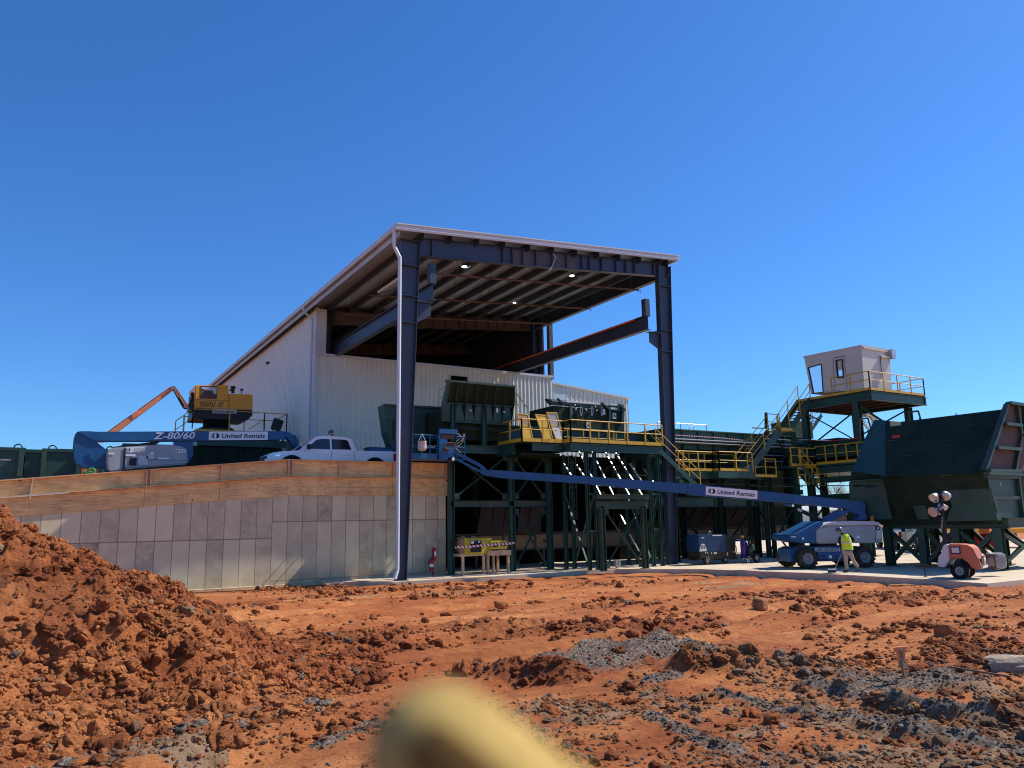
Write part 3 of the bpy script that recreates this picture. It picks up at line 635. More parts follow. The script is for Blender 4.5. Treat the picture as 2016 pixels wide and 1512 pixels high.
# ---------------------------------------------------------------- the metal building
BY0, BYW, BY1 = 30.85, 44.8, 80.0
XL, XR = 12.85, 29.85
def rz(x): return 15.72+(x-XL)*.0795            # top of the roof
bld = thing('metal_building', 'tall grey metal building with an open navy steel canopy bay at its front', 'building', (XL, BYW, 0))
def ribwall(m, a, b, z0, z1a, z1b, out, pitch=.305, rib=.035, w=.07):
    """ribbed sheet from a to b (xy), outward normal out; the top runs from z1a to z1b"""
    a = V((*a, 0)); b = V((*b, 0)); d = (b-a); L = d.length; d.normalize(); o = V((*out, 0)); n = int(L/pitch)
    pr = [(0, 0)]
    for i in range(n):
        s = (i+.5)*L/n; pr += [(s-w, 0), (s-w*.45, rib), (s+w*.45, rib), (s+w, 0)]
    pr.append((L, 0)); vs = []
    for s, h in pr:
        q = a+d*s+o*h; zt = z1a+(z1b-z1a)*s/L; vs += [V((q.x, q.y, z0)), V((q.x, q.y, zt))]
    m.add(vs, [(2*i, 2*i+2, 2*i+3, 2*i+1) for i in range(len(pr)-1)])
    bk = [a-o*.03, b-o*.03]; m.add([V((bk[0].x, bk[0].y, z0)), V((bk[1].x, bk[1].y, z0)), V((bk[1].x, bk[1].y, z1b)), V((bk[0].x, bk[0].y, z1a))], [(0, 1, 2, 3)])
WX = 13.4
m = MB(); ribwall(m, (WX, BY1), (WX, BYW+.15), 2.5, rz(WX)-.42, rz(WX)-.42, (-1, 0)); m.build('side_wall', M['siding'], bld)
FX1 = 30.62
m = MB(); ribwall(m, (WX+.15, BYW), (22.45, BYW), 0, 12.45, 12.5, (0, -1)); ribwall(m, (23.75, BYW), (FX1, BYW), 0, 12.5, 12.55, (0, -1))
ribwall(m, (22.45, BYW), (23.75, BYW), 0, 11.05, 11.05, (0, -1)); ribwall(m, (22.45, BYW), (23.75, BYW), 12.0, 12.5, 12.5, (0, -1)); m.build('front_wall', M['siding'], bld)
f = MB()
for a in ((22.4, 22.46), (23.74, 23.8)): f.bb(*a, BYW-.07, BYW+.05, 11.0, 12.0)
f.bb(22.4, 23.8, BYW-.07, BYW+.05, 11.98, 12.04); f.build('wall_opening', M['trim'], bld)
m = MB(); m.bb(WX, FX1+.05, BYW-.09, BYW+.06, 12.46, 12.62); m.build('sill_trim', M['trim'], bld)
m = MB(); m.bb(WX-.06, WX+.16, BYW-.10, BYW+.15, 2.5, rz(WX)-.35); m.bb(WX+.16, WX+.62, BYW-.08, BYW+.1, 12.62, rz(WX)-.4); m.build('corner_trim', M['trim'], bld)
# inside: right wall, far wall, floor
RXW = 30.3
m = MB(); ribwall(m, (RXW-.5, BYW), (RXW-.5, BY1), 0, rz(RXW)-.1, rz(RXW)-.1, (-1, 0), .42, .06, .09); m.bb(RXW-.45, RXW-.4, BYW, BY1, 0, rz(RXW-.45)-.05)
m.build('right_wall', M['navy'], bld)
m = MB(); m.prism([(WX, BY1-.1, 0), (RXW, BY1-.1, 0), (RXW, BY1-.1, rz(RXW)-.04), (WX, BY1-.1, rz(WX)-.04)], (0, .1, 0)); m.build('far_wall', M['siding'], bld)
m = MB(); m.bb(30.45, 30.75, BYW-.05, BYW+.3, 12.4, rz(30.4)-.45); m.build('corner_trim', M['navyrust'], bld)
# roof deck and its trims
m = MB(); m.prism([(XL, BY0, rz(XL)-.06), (XR+.12, BY0, rz(XR+.12)-.06), (XR+.12, BY0, rz(XR+.12)-.03), (XL, BY0, rz(XL)-.03)], (0, BY1-BY0, 0)); m.build('roof', M['roofunder'], bld)
m = MB(); m.prism([(XL+.02, BY0+.02, rz(XL)-.02), (XR+.10, BY0+.02, rz(XR+.10)-.02), (XR+.10, BY0+.02, rz(XR+.10)), (XL+.02, BY0+.02, rz(XL))], (0, BY1-BY0-.04, 0)); m.build('roof_sheet', M['trim'], bld)
m = MB(); t = V((0, 0, 1))
def rk(z0, z1, y0, y1): m.prism([(XL-.1, y0, rz(XL-.1)+z0), (XR+.17, y0, rz(XR+.17)+z0), (XR+.17, y0, rz(XR+.17)+z1), (XL-.1, y0, rz(XL-.1)+z1)], (0, y1-y0, 0))
rk(-.24, .05, BY0-.06, BY0-.01); rk(-.17, -.12, BY0-.09, BY0-.05); rk(.02, .07, BY0-.12, BY0+.06); m.build('rake_trim', M['trim'], bld)
m = MB(); m.bb(XL-.13, XL-.02, BY0-.08, BY1, rz(XL)-.20, rz(XL)-.02); m.bb(XL-.15, XL-.11, BY0-.08, BY1, rz(XL)-.07, rz(XL)+.01); m.build('gutter', M['trim'], bld)
m = MB(); m.bb(XR+.10, XR+.18, BY0, BY1, rz(XR)-.22, rz(XR)+.02); m.build('eave_trim', M['trim'], bld)
# downspouts
q = PY(784, 1140, 31.0); dx0 = q.x-.05
m = MB(); m.path([(XL-.12, 31.0, rz(XL)-.2), (XL-.12, 31.0, rz(XL)-.95), (13.0, 30.95, rz(XL)-1.5)], .085, 6); m.path([(13.0, 30.95, rz(XL)-1.45), (13.0, 30.95, .45), (12.86, 30.9, .12)], .085, 6); m.build('downspout', M['trim'], bld)
m = MB(); m.path([(XL-.12, 45.2, rz(XL)-.2), (XL-.12, 45.2, rz(XL)-.5), (WX-.14, 45.2, rz(XL)-.95), (WX-.14, 45.2, 3)], .07, 6); m.build('downspout', M['trim'], bld)
# purlins
pk = [14.2+1.46*i for i in range(11)]
for i, x in enumerate(pk):
    z = rz(x)-.07; m = MB(); m.bb(x-.006, x+.006, BY0+.1, BY1-.2, z-.42, z-.01); m.bb(x-.14, x+.006, BY0+.1, BY1-.2, z-.435, z-.42); m.bb(x-.006, x+.10, BY0+.1, BY1-.2, z-.012, z-.001); m.build('purlin', M['navy'], bld)
m = MB(); m.bb(XL+.12, XL+.14, BY0+.1, BY1-.2, rz(XL)-.45, rz(XL)-.07); m.build('eave_strut', M['roofunder'], bld)
# frames: tapered columns and rafters
def column(xo, s, y, ztop, wb, wt, name='column', br=True, z0=0):
    """outer flange upright at xo; s=+1 the column tapers towards +X"""
    m = MB(); fw = .34; t = .022; xi = lambda z: xo+s*(wb+(wt-wb)*(z-z0)/(ztop-z0))
    m.prism([(xo, y-fw/2, z0), (xo+s*t, y-fw/2, z0), (xo+s*t, y-fw/2, ztop), (xo, y-fw/2, ztop)], (0, fw, 0))
    m.prism([(xi(z0)-s*t, y-fw/2, z0), (xi(z0), y-fw/2, z0), (xi(ztop), y-fw/2, ztop), (xi(ztop)-s*t, y-fw/2, ztop)], (0, fw, 0))
    m.prism([(xo, y-.008, z0), (xi(z0), y-.008, z0), (xi(ztop), y-.008, ztop), (xo, y-.008, ztop)], (0, .016, 0))
    m.bb(min(xo-.04, xi(z0)+.04), max(xo-.04, xi(z0)+.04), y-.24, y+.24, z0, z0+.03)
    for z in ((11.3, 12.55) if br else ())+(ztop-1.25, ztop-.03): m.prism([(xo, y-fw/2, z), (xi(z), y-fw/2, z), (xi(z), y-fw/2, z+.02), (xo, y-fw/2, z+.02)], (0, fw, 0))
    o = m.build(name, M['navy'], bld)
    if br:                                              # crane bracket and stop
        b_ = MB(); z = 11.35; x = xi(z); b_.prism([(x, y-.012, z), (x+s*.75, y-.012, z+.45), (x+s*.75, y-.012, z+1.0), (x, y-.012, z+1.15)], (0, .024, 0)); b_.bb(min(x, x+s*.78), max(x, x+s*.78), y-.17, y+.17, z+1.0, z+1.03)
        b_.build('crane_bracket', M['navy'], o)
    return o
CY_ = 31.25
column(13.1, 1, CY_, rz(13.1)-.5, .40, .98)
# right column leans: its outer edge is read from base and top
def right_col(y, z0=0):
    m = MB(); fw = .36; t = .022; zt = rz(29.6)-.5
    xo = lambda z: 28.95+(29.62-28.95)*(z-z0)/(zt-z0); xi = lambda z: 28.42+(28.72-28.42)*(z-z0)/(zt-z0)
    for fx in (xo, xi): m.prism([(fx(z0)-t/2, y-fw/2, z0), (fx(z0)+t/2, y-fw/2, z0), (fx(zt)+t/2, y-fw/2, zt), (fx(zt)-t/2, y-fw/2, zt)], (0, fw, 0))
    m.prism([(xi(z0), y-.008, z0), (xo(z0), y-.008, z0), (xo(zt), y-.008, zt), (xi(zt), y-.008, zt)], (0, .016, 0)); m.bb(28.3, 29.1, y-.26, y+.26, z0, z0+.03)
    for z in (11.5, 12.7, zt-1.25): m.prism([(xi(z), y-fw/2, z), (xo(z), y-fw/2, z), (xo(z), y-fw/2, z+.02), (xi(z), y-fw/2, z+.02)], (0, fw, 0))
    o = m.build('column', M['navy'], bld); b_ = MB(); x = xi(12.0)
    b_.prism([(x-.75, y-.012, 11.95), (x, y-.012, 11.55), (x, y-.012, 12.72), (x-.75, y-.012, 12.5)], (0, .024, 0)); b_.bb(x-.78, x, y-.17, y+.17, 12.5, 12.53); b_.build('crane_bracket', M['navy'], o)
right_col(CY_)
column(WX+.15, 1, BYW+.5, rz(WX)-.5, .5, .95); column(30.2, -1, BYW+.5, rz(30)-.5, .5, .95, br=False)
for y in (54.5, 64.0): column(WX+.15, 1, y, rz(WX)-.5, .5, .95, br=False); column(30.2, -1, y, rz(30)-.5, .5, .95, br=False)
def rafter(y, mat, xa=14.5, xb=29.2):
    d = lambda x: .86 if x < 20 else .86-.014*(x-20)
    m = MB(); fw = .3; zt = lambda x: rz(x)-.38
    m.prism([(xa, y-.008, zt(xa)), (xb, y-.008, zt(xb)), (xb, y-.008, zt(xb)-d(xb)), (20, y-.008, zt(20)-.86), (xa, y-.008, zt(xa)-.86)], (0, .016, 0))
    m.prism([(xa, y-fw/2, zt(xa)), (xb, y-fw/2, zt(xb)), (xb, y-fw/2, zt(xb)+.022), (xa, y-fw/2, zt(xa)+.022)], (0, fw, 0))
    for a, b in ((xa, 20), (20, xb)): m.prism([(a, y-fw/2, zt(a)-d(a)), (b, y-fw/2, zt(b)-d(b)), (b, y-fw/2, zt(b)-d(b)-.022), (a, y-fw/2, zt(a)-d(a)-.022)], (0, fw, 0))
    for x in (14.7, 18.55, 19.1, 19.7, 20.5, 21.5, 22.4, 23.4, 23.9, 24.7, 25.7, 26.4, 27.0, 28.4): m.bb(x-.011, x+.011, y-fw/2+.01, y+fw/2-.01, zt(x)-d(x), zt(x)-.02)
    return m.build('rafter', mat, bld)
rafter(CY_, M['navy'], 14.1, 28.68)
m = MB(); y = CY_-.012; zt = lambda x: rz(x)-.43                 # unpainted splice bay of the front rafter
m.prism([(19.15, y, zt(19.15)-.02), (23.0, y, zt(23.0)-.02), (23.0, y, zt(23.0)-.72), (19.15, y, zt(19.15)-.78)], (0, .003, 0)); m.build('rafter_splice', M['navyrust'], bld)
for y in (BYW+.5, 54.5, 64.0): rafter(y, M['navyrust'], WX+1.12, 29.2)
m = MB(); m.ibeam((29.45, BY0+.25, rz(29.45)-.62), (29.45, BYW+.3, rz(29.45)-.62), .3, .95); m.build('eave_beam', M['navy'], bld)
# crane runway beams
def runway(x, y0, y1, z, railm, matb):
    m = MB(); m.ibeam((x, y0, z), (x, y1, z), .34, .80, tf=.03); o = m.build('crane_beam', matb, bld)
    m = MB(); m.bb(x-.05, x+.05, y0+.05, y1, z+.43, z+.47); m.build('crane_rail', M['navyrust'], o)
    if railm:
        m = MB()
        for dz in (.0,): m.bb(x-.24, x-.19, y0+.9, y1, z+.30+dz, z+.385+dz)
        m.build('conductor_bar', M['red'], o)
    m = MB(); m.bb(x-.16, x+.16, y0-.02, y0+.3, z+.4, z+1.35); m.build('crane_stop', M['navy'], o)
    return o
q = PY(1283, 650, CY_); runway(27.78, CY_-.1, 62, 13.02, True, M['navy']); runway(14.75, CY_-.1, 62, 12.95, False, M['navy'])
# sprinkler pipes and hangers
for y, dz in ((32.5, 1.62), (37.2, 1.55), (41.6, 1.5)):
    m = MB(); a, b = 13.9, 28.4; m.tube((a, y, rz(a)-dz), (b, y, rz(b)-dz), .05, 6)
    for i in range(7): x = a+.6+(b-a-1.2)*i/6; m.tube((x, y, rz(x)-dz), (x, y, rz(x)-.2), .014, 4); m.tube((x+.7, y, rz(x+.7)-dz), (x+.7, y, rz(x+.7)-dz-.14), .025, 5)
    m.build('sprinkler_pipe', M['brown'], bld)
m = MB()                                                  # cross bracing rods under the deck
for a, b in (((14.4, 32), (18.5, 44)), ((18.5, 32), (14.4, 44)), ((24, 32), (28, 44)), ((28, 32), (24, 44)), ((19, 32), (23.5, 44))): m.tube((a[0], a[1], rz(a[0])-.55), (b[0], b[1], rz(b[0])-.55), .018, 4)
m.build('brace_rod', M['black'], bld)
m = MB(); m.path([PY(1081, 533, 31.0), PY(1085, 528, 31.0), PY(1094, 507, 31.0), PY(1090, 500, 31.0)], .03, 5); m.build('cable_loop', M['galv'], bld)
m = MB(); m.box((WX-.1, 56.2, 14.1), (.18, .5, .14)); m.build('wall_light', M['black'], bld)
# side door near the front corner
m = MB(); m.bb(WX-.09, WX-.02, 46.3, 47.7, 4.3, 6.75); m.build('door_frame', M['trim'], bld)
m = MB(); m.bb(WX-.12, WX-.09, 46.45, 47.55, 4.4, 6.6); dr = m.build('side_door', M['lgrey'], bld)
m = MB(); m.bb(WX-.15, WX-.12, 46.55, 46.62, 5.4, 5.55); m.build('handle', M['black'], dr)
# hanging lights (switched on)
def clight(px, py, y, lab):
    p = PY(px, py, y); t = thing('ceiling_light', lab, 'ceiling light', p, 'round lights under the canopy')
    m = MB(); m.lathe([(.02, .2), (.09, .16), (.14, .08), (.15, .05)], p, n=14); m.tube(p+V((0, 0, .18)), (p.x, p.y, rz(p.x)-.4), .012, 4); m.build('housing', M['black'], t)
    m = MB(); m.lathe([(.148, .05), (.14, .01), (.1, -.01), (.02, -.02)], p, n=14); m.build('lens', M['ceil'], t)
clight(914, 526, 35.0, 'round lit ceiling light nearest the left column of the canopy')
clight(1126, 544, 35.0, 'round lit ceiling light on the right, near the outer end of the sprinkler pipes')
clight(1014, 598, 42.0, 'round lit ceiling light deepest under the canopy, in front of the dark bay')
a, b = PY(745, 575, 38.5), PY(788, 546, 35.2); t = thing('strip_light', 'long white strip light hung behind the left canopy column', 'strip light', a)
m = MB(); m.beam(a, b, .12, .07); m.build('housing', M['white'], t); 
for q in (a, b): m = MB(); m.tube(q+V((0, 0, .03)), (q.x, q.y, rz(q.x)-.4), .01, 4); m.build('hanger', M['black'], t)

# low annex to the right
an = thing('annex', 'low pale metal annex with a sloping roof edge behind the dark hoppers', 'building', (31, 50, 0))
A0, A1 = PY(1088, 756, 50), PY(1236, 786, 50)
m = MB(); ribwall(m, (A0.x-1.5, 50), (A1.x, 50), 0, A0.z+.4, A1.z, (0, -1), .42); m.build('front_wall', M['siding'], an)
m = MB(); m.bb(A1.x-.05, A1.x, 50, 70, 0, A1.z-.1); m.build('side_wall', M['siding'], an)
sl = (A1.z-A0.z)/(A1.x-A0.x)
m = MB(); m.prism([(A0.x-1.5, 49.85, A0.z-1.5*sl), (A1.x+.2, 49.85, A1.z+.2*sl), (A1.x+.2, 49.85, A1.z+.2*sl+.16), (A0.x-1.5, 49.85, A0.z-1.5*sl+.16)], (0, 20, 0)); m.build('roof', M['trim'], an)
q0, q1 = PY(1089, 775, 49.9), PY(1113, 788, 49.9); m = MB(); m.bb(q0.x, q1.x, 49.86, 49.92, q1.z, q0.z); m.build('wall_panel', M['trim'], an)
# ---------------------------------------------------------------- things on the upper yard
def yp(pts, Y, k=1, o=(0, 0)): return [PY(o[0]+x/k, o[1]+y/k, Y) for x, y in pts]
C1 = dict(k=4.8, o=(0, 720)); C2 = dict(k=4.8, o=(360, 720))
def logo(th, c, right, up, w, h, big=True, words=('United Rentals',)):
    """white rental sticker: ringed mark and name"""
    right = V(right).normalized(); up = V(up).normalized(); n = right.cross(up); c = V(c)
    m = MB(); R = Matrix((right, n, up)).transposed(); m.box(c, (w, .006, h), R); pl = m.build('decal', M['white'], th, .002 if not big else .0)
    mc = c-right*(w*.5-h*.72) if len(words) == 1 else c-right*(w*.5-h*.42); r = h*.30
    def disc(cc, rr, off, col, sx=1.):
        m = MB(); n_ = 20; m.add([cc+right*math.cos(6.2832*i/n_)*rr*sx+up*math.sin(6.2832*i/n_)*rr+n*off for i in range(n_)], [tuple(range(n_))]); return m.build('logo_mark', col, pl)
    disc(mc-right*r*.45, r, .008, M['inkg']); disc(mc+right*r*.45, r, .010, M['ink']); disc(mc, r*.86, .012, M['white'], .48)
    m = MB()
    if len(words) == 1: text(m, words[0], c+right*h*.55, right, up, width=w-h*1.75, shear=.12, t=.012, height=h*.50)
    else:
        for k, wd in enumerate(words): text(m, wd, c+right*w*.18+up*h*(.2-.42*k), right, up, width=w*.5, height=h*.27, shear=.1, t=.012)
    m.build('lettering', M['ink'], pl)
def wheel(m_t, m_r, c, ax, r, w, lug=0):
    ax = V(ax).normalized()
    m_t.lathe([(r*.55, -w*.5), (r*.93, -w*.5), (r, -w*.36), (r, w*.36), (r*.93, w*.5), (r*.55, w*.5)], c, ax, 28, True, False)
    if lug:
        up = V((0, 0, 1)); a = ax.cross(up).normalized(); b = ax.cross(a)
        for i in range(lug):
            t = 2*math.pi*i/lug
            for s in (-1, 1):
                tt = t+s*math.pi/lug*.5; dr = a*math.cos(tt)+b*math.sin(tt); tg = -a*math.sin(tt)+b*math.cos(tt)
                m_t.beam(V(c)+dr*r*.995+ax*s*.02+tg*.02, V(c)+dr*r*.985+ax*s*w*.5-tg*.05, .055, .06, dr)
    m_r.lathe([(.02, -w*.30), (r*.20, -w*.32), (r*.22, -w*.16), (r*.44, -w*.12), (r*.52, -w*.42), (r*.57, -w*.44), (r*.57, w*.44), (r*.52, w*.42), (r*.44, w*.12), (r*.22, w*.16), (r*.20, w*.32), (.02, w*.30)], c, ax, 22)

# articulated boom lift parked on the ramp
LY = 37.5
la = thing('boom_lift', 'blue articulated boom lift with grey engine cover parked behind the formwork ramp', 'boom lift', (4, LY+.6, 4.0))
bt = yp([(150, 850), (350, 849), (560, 848.5), (562, 866), (350, 868.5), (186, 869)], LY)
m = MB(); m.prism(bt, (0, .42, 0)); bm_ = m.build('main_boom', M['blue'], la, .03)
text_m = MB(); p0, p1 = PY(305, 858, LY-.012), PY(384, 857, LY-.012); text(text_m, 'Z-80/60', (p0+p1)/2, p1-p0, (0, 0, 1), width=(p1-p0).length, height=.31, shear=.25); text_m.build('lettering', M['white'], bm_)
p0, p1 = PY(411, 858, LY-.006), PY(527, 858, LY-.006); logo(la, (p0+p1)/2+V((0, -.012, 0)), p1-p0, (0, 0, 1), (p1-p0).length, .40)
m = MB(); m.prism(yp([(745, 618), (712, 640), (697, 690), (690, 770), (695, 860), (716, 925), (790, 968), (930, 965), (1015, 962), (1015, 800), (940, 742), (905, 712), (990, 700), (1010, 630), (850, 618)], LY+.06, **C1), (0, .5, 0)); m.build('riser', M['blue'], la, .03)
m = MB(); m.prism(yp([(836, 830), (1010, 818), (1010, 962), (930, 930), (850, 880)], LY+.02, **C1), (0, .05, 0)); m.build('riser_plate', M['blue'], la)
m = MB(); m.prism(yp([(1040, 770), (1420, 722), (1520, 716), (1480, 740), (1200, 775)], LY+.2, **C1), (0, .2, 0)); m.build('lower_arm', M['black'], la)
m = MB(); m.prism(yp([(1012, 800), (1050, 775), (1450, 748), (1620, 744), (1740, 768), (1772, 800), (1776, 930), (1460, 955), (1180, 980), (1045, 1008), (1015, 985), (1006, 900)], LY-.55, **C1), (0, .75, 0)); cv = m.build('engine_cover', M['grey'], la, .06)
def dec(x0, y0, x1, y1, mat, name, par, dy=-.565, t=.006):
    a, b = PY(x0/4.8, 720+y0/4.8, LY+dy), PY(x1/4.8, 720+y1/4.8, LY+dy); m = MB(); m.bb(a.x, b.x, LY+dy-t, LY+dy, b.z, a.z); return m.build(name, mat, par)
dec(1224, 868, 1288, 944, M['black'], 'control_panel', cv); dec(1310, 850, 1395, 935, M['lgrey'], 'warning_decal', cv); dec(1385, 838, 1460, 880, M['lgrey'], 'warning_decal', cv); dec(1420, 814, 1455, 838, M['white'], 'warning_decal', cv)
dec(1185, 836, 1280, 854, M['white'], 'warning_decal', cv); dec(1495, 868, 1600, 886, M['white'], 'warning_decal', cv); dec(1022, 822, 1078, 838, M['white'], 'warning_decal', cv)
dec(1170, 775, 1178, 978, M['black'], 'cover_seam', cv); dec(1390, 888, 1774, 892, M['inkg'], 'cover_seam', cv, -.5635)
for a, b, y in ((1187, 1368, 795), (1654, 1758, 806)):
    c0, c1 = PY(a/4.8, 720+y/4.8, LY-.57), PY(b/4.8, 720+y/4.8, LY-.57); logo(la, (c0+c1)/2, c1-c0, (0, 0, 1), (c1-c0).length, .22 if a < 1500 else .16, False, ('United', 'Rentals'))
m = MB(); m.prism(yp([(1650, 708), (1828, 712), (1826, 845), (1782, 918), (1640, 918)], LY+.1, **C1), (0, .6, 0)); m.build('counterweight', M['blue'], la, .03)
m = MB(); m.prism(yp([(985, 625), (1018, 632), (1045, 660), (1116, 775), (1062, 780), (990, 690), (960, 662), (925, 660), (925, 625)], LY+.03, **C2), (0, .3, 0)); m.build('jib', M['blue'], la, .02)
m = MB()
for x in (925, 965): m.ell(PY(360+x/4.8, 720+706/4.8, LY-.02), .07)
m.build('work_light', M['chrome'], la)
a, b = PY(215, 930, LY), PY(372, 922, LY); zc = yz(3.5)+.55
m = MB(); m.box(((a.x+b.x)/2, LY+.65, zc+.25), (3.6, 1.5, .5)); m.box((a.x+1.5, LY+.6, zc+.62), (1.2, 1.2, .3)); m.build('chassis', M['blue'], la)
for sx in (.3, 3.1):
    for sy in (-.25, 1.55):
        mt, mr_ = MB(), MB(); wheel(mt, mr_, (a.x+sx, LY+sy, zc), (0, 1, 0), .52, .36); w = mt.build('wheel', M['tyre'], la); mr_.build('rim', M['rim'], w)
t = tag(MB().path([PY(163+x/4.8*1.0, 920+y/4.8, 34.3) for x, y in ((0, 70), (20, 45), (45, 60), (60, 20), (90, 10), (112, 30), (105, 55), (85, 40), (70, 65), (40, 72), (15, 68), (60, 45), (100, 60))], .05, 7).build('lifting_strap', M['hose']), 'tangled green lifting strap lying on top of the formwork below the boom lift', 'strap')

# yellow loader cab on its pedestal
RY = 48.0
rb = thing('material_handler', 'yellow stationary material handler cab turned on a black pedestal', 'material handler', PY(427, 850, RY+1.2))
lo = [(118, 400), (118, 182), (432, 186), (432, 412)]
m = MB(); m.prism(yp(lo, RY, **C2), (0, 2.3, 0)); cab = m.build('cab', M['cyellow'], rb, .04)
m = MB(); m.prism(yp([(434, 412), (434, 264), (660, 270), (660, 417)], RY+.02, **C2), (0, 2.25, 0)); m.build('engine_housing', M['cyellow'], rb, .04)
m = MB(); m.prism(yp([(112, 402), (658, 418), (658, 470), (606, 518), (98, 496)], RY-.03, **C2), (0, 2.36, 0)); bs = m.build('base_skirt', M['black'], rb, .03)
m = MB(); m.prism(yp([(160, 308), (165, 190), (325, 194), (322, 315)], RY-.012, **C2), (0, .012, 0)); wd = m.build('window', M['brown'], cab)
m = MB(); m.prism(yp([(176, 202), (318, 206), (316, 268), (290, 265), (285, 236), (230, 232), (176, 216)], RY-.02, **C2), (0, .008, 0)); m.build('pane', M['lgrey'], wd)
m = MB(); m.prism(yp([(120, 318), (430, 330), (430, 334), (120, 322)], RY-.006, **C2), (0, .006, 0)); m.build('panel_seam', M['brown'], cab)
m = MB()
for i in range(8): x = 158+i*18; m.prism(yp([(x, 338), (x+8, 338), (x+26, 388), (x+18, 388)] if i < 7 else [(x+20, 345), (x+28, 345), (x+10, 388), (x+2, 388)], RY-.008, **C2), (0, .008, 0))
for i in range(3): x = 342+i*16; m.prism(yp([(x+6, 342), (x+13, 342), (x+(-6), 390), (x-13, 390)], RY-.008, **C2), (0, .008, 0))
m.build('vent', M['black'], cab)
m = MB(); m.prism(yp([(280, 408), (508, 416), (506, 456), (276, 448)], RY-.045, **C2), (0, .015, 0)); pl = m.build('nameplate', M['lgrey'], bs)
a, b = PY(360+290/4.8, 720+428/4.8, RY-.05), PY(360+494/4.8, 720+438/4.8, RY-.05); m = MB(); text(m, 'ROTOBEC', (a+b)/2, b-a, (0, 0, 1), width=(b-a).length, height=.17, shear=.3, t=.012); m.build('lettering', M['ink'], pl)
m = MB(); m.path(yp([(440, 236), (452, 226), (466, 232)], RY+1, **C2), .05); p = PY(360+472/4.8, 720+258/4.8, RY+1); m.tube(p, p+V((0, 0, .3)), .1, 10); m.tube(p+V((0, 0, .28)), p+V((0, 0, .42)), .15, 10)
m.build('exhaust', M['black'], rb)
p = PY(360+556/4.8, 720+264/4.8, RY+.8); m = MB(); m.tube(p, p+V((0, 0, .22)), .03); m.tube(p+V((0, 0, .2)), p+V((0, 0, .3)), .1, 10); m.build('filler_cap', M['black'], rb)
m = MB()
for pts in ([(108, 260), (95, 262), (80, 280), (80, 330), (60, 350), (62, 420), (90, 430), (110, 420)], ): m.prism(yp(pts, RY+.5, **C2), (0, 1.0, 0))
m.path(yp([(100, 262), (85, 256), (78, 270), (90, 300), (70, 340)], RY+.5, **C2), .05); m.build('boom_pivot', M['black'], rb)
pc = PY(360+320/4.8, 720+500/4.8, RY+1.1); zb = PY(427, 846, RY+1.1).z
m = MB(); m.lathe([(1.02, -.12), (1.05, 0.0), (.95, .08), (.78, .12), (.78, pc.z-zb)], (pc.x, pc.y, zb), n=24); m.build('pedestal', M['black'], rb)
# its platform: green base, deck, yellow rails
hp = thing('platform', 'dark green loader platform with pale yellow guard rails under the handler', 'platform', (10, RY, 6))
x0, x1 = PY(345, 850, RY-.6).x, PY(566, 850, RY-.6).x; zt = PY(480, 848, RY-.6).z
m = MB(); m.bb(x0+1.1, x1, RY-.6, RY+3, zt-.12, zt); m.build('deck', M['yellow'], hp)
m = MB(); zb2 = PY(500, 880, RY-.6).z; m.bb(x0+1.2, x1-.05, RY-.58, RY-.4, zb2, zt-.12); m.bb(x0+1.2, x1-.05, RY+2.7, RY+2.9, zb2, zt-.12)
for i in range(6): m.bb(x0+1.3+i*1.1, x0+1.45+i*1.1, RY-.4, RY+2.7, zb2, zt-.12)
m.build('girder', M['green'], hp)
m = MB(); m.bb(x0-2.6, x1-.2, RY-.3, RY+2.6, 3.8, zb2)
for i in range(6): x = x0+1.4+i*1.12; m.bb(x, x+.12, RY-.42, RY-.3, 3.8, zb2)
m.build('base', M['greend'], hp)
m = MB(); rail(m, [(x0+.9, RY-.55, zt), (x1-1.4, RY-.55, zt), (x1-.05, RY-.55, zt)], 1.15, 1.7, .03, False); rail(m, [(x0+.9, RY+2.9, zt), (x1-.05, RY+2.9, zt), (x1-.05, RY-.55, zt)], 1.15, 1.9, .03, False)
rail(m, [(x0, RY-.55, zt-.75), (x0+.9, RY-.55, zt)], 1.15, .7, .03); m.path([(x1-2.3, RY-.5, zt+.1), (x1-1.45, RY-.5, zt+.75), (x1-1.4, RY-.5, zt+.1)], .03); m.build('guard_rail', M['yellow'], hp)
m = MB(); m.box((x1-.55, RY-.2, zt+.5), (.6, .2, .7), Matrix.Rotation(.3, 3, 'Y')); m.build('control_box', M['black'], hp)
# second, orange boom lift behind
OY = 46.0
ob = thing('boom_lift', 'orange boom lift raised behind the blue one, reaching the yellow cab', 'boom lift', PY(200, 900, OY))
m = MB(); m.prism(yp([(880, 720), (1610, 196), (1652, 205), (1636, 232), (990, 720)], OY, **C1), (0, .45, 0)); bo = m.build('main_boom', M['lorange'], ob, .02)
m = MB(); m.prism(yp([(1003, 632), (1612, 197), (1616, 200), (1012, 632)], OY-.012, **C1), (0, .012, 0)); m.build('boom_edge', M['black'], bo)
m = MB(); m.prism(yp([(1240, 462), (1300, 420), (1325, 455), (1262, 498)], OY-.03, **C1), (0, .5, 0)); m.build('boom_collar', M['lorange'], bo)
m = MB(); m.prism(yp([(1660, 200), (1778, 370), (1772, 405), (1745, 405), (1640, 222)], OY+.02, **C1), (0, .3, 0)); jb = m.build('jib', M['orange'], ob, .02)
m = MB(); m.path(yp([(1632, 215), (1735, 398), (1762, 404)], OY-.05, **C1), .05); m.tube(PY(1690/4.8, 720+300/4.8, OY-.05), PY(1738/4.8, 720+380/4.8, OY-.05), .09); m.build('jib_cylinder', M['black'], jb)
m = MB(); m.tube(PY(1640/4.8, 720+213/4.8, OY-.1), PY(1640/4.8, 720+213/4.8, OY+.55), .14, 12); m.build('knuckle', M['galv'], ob)
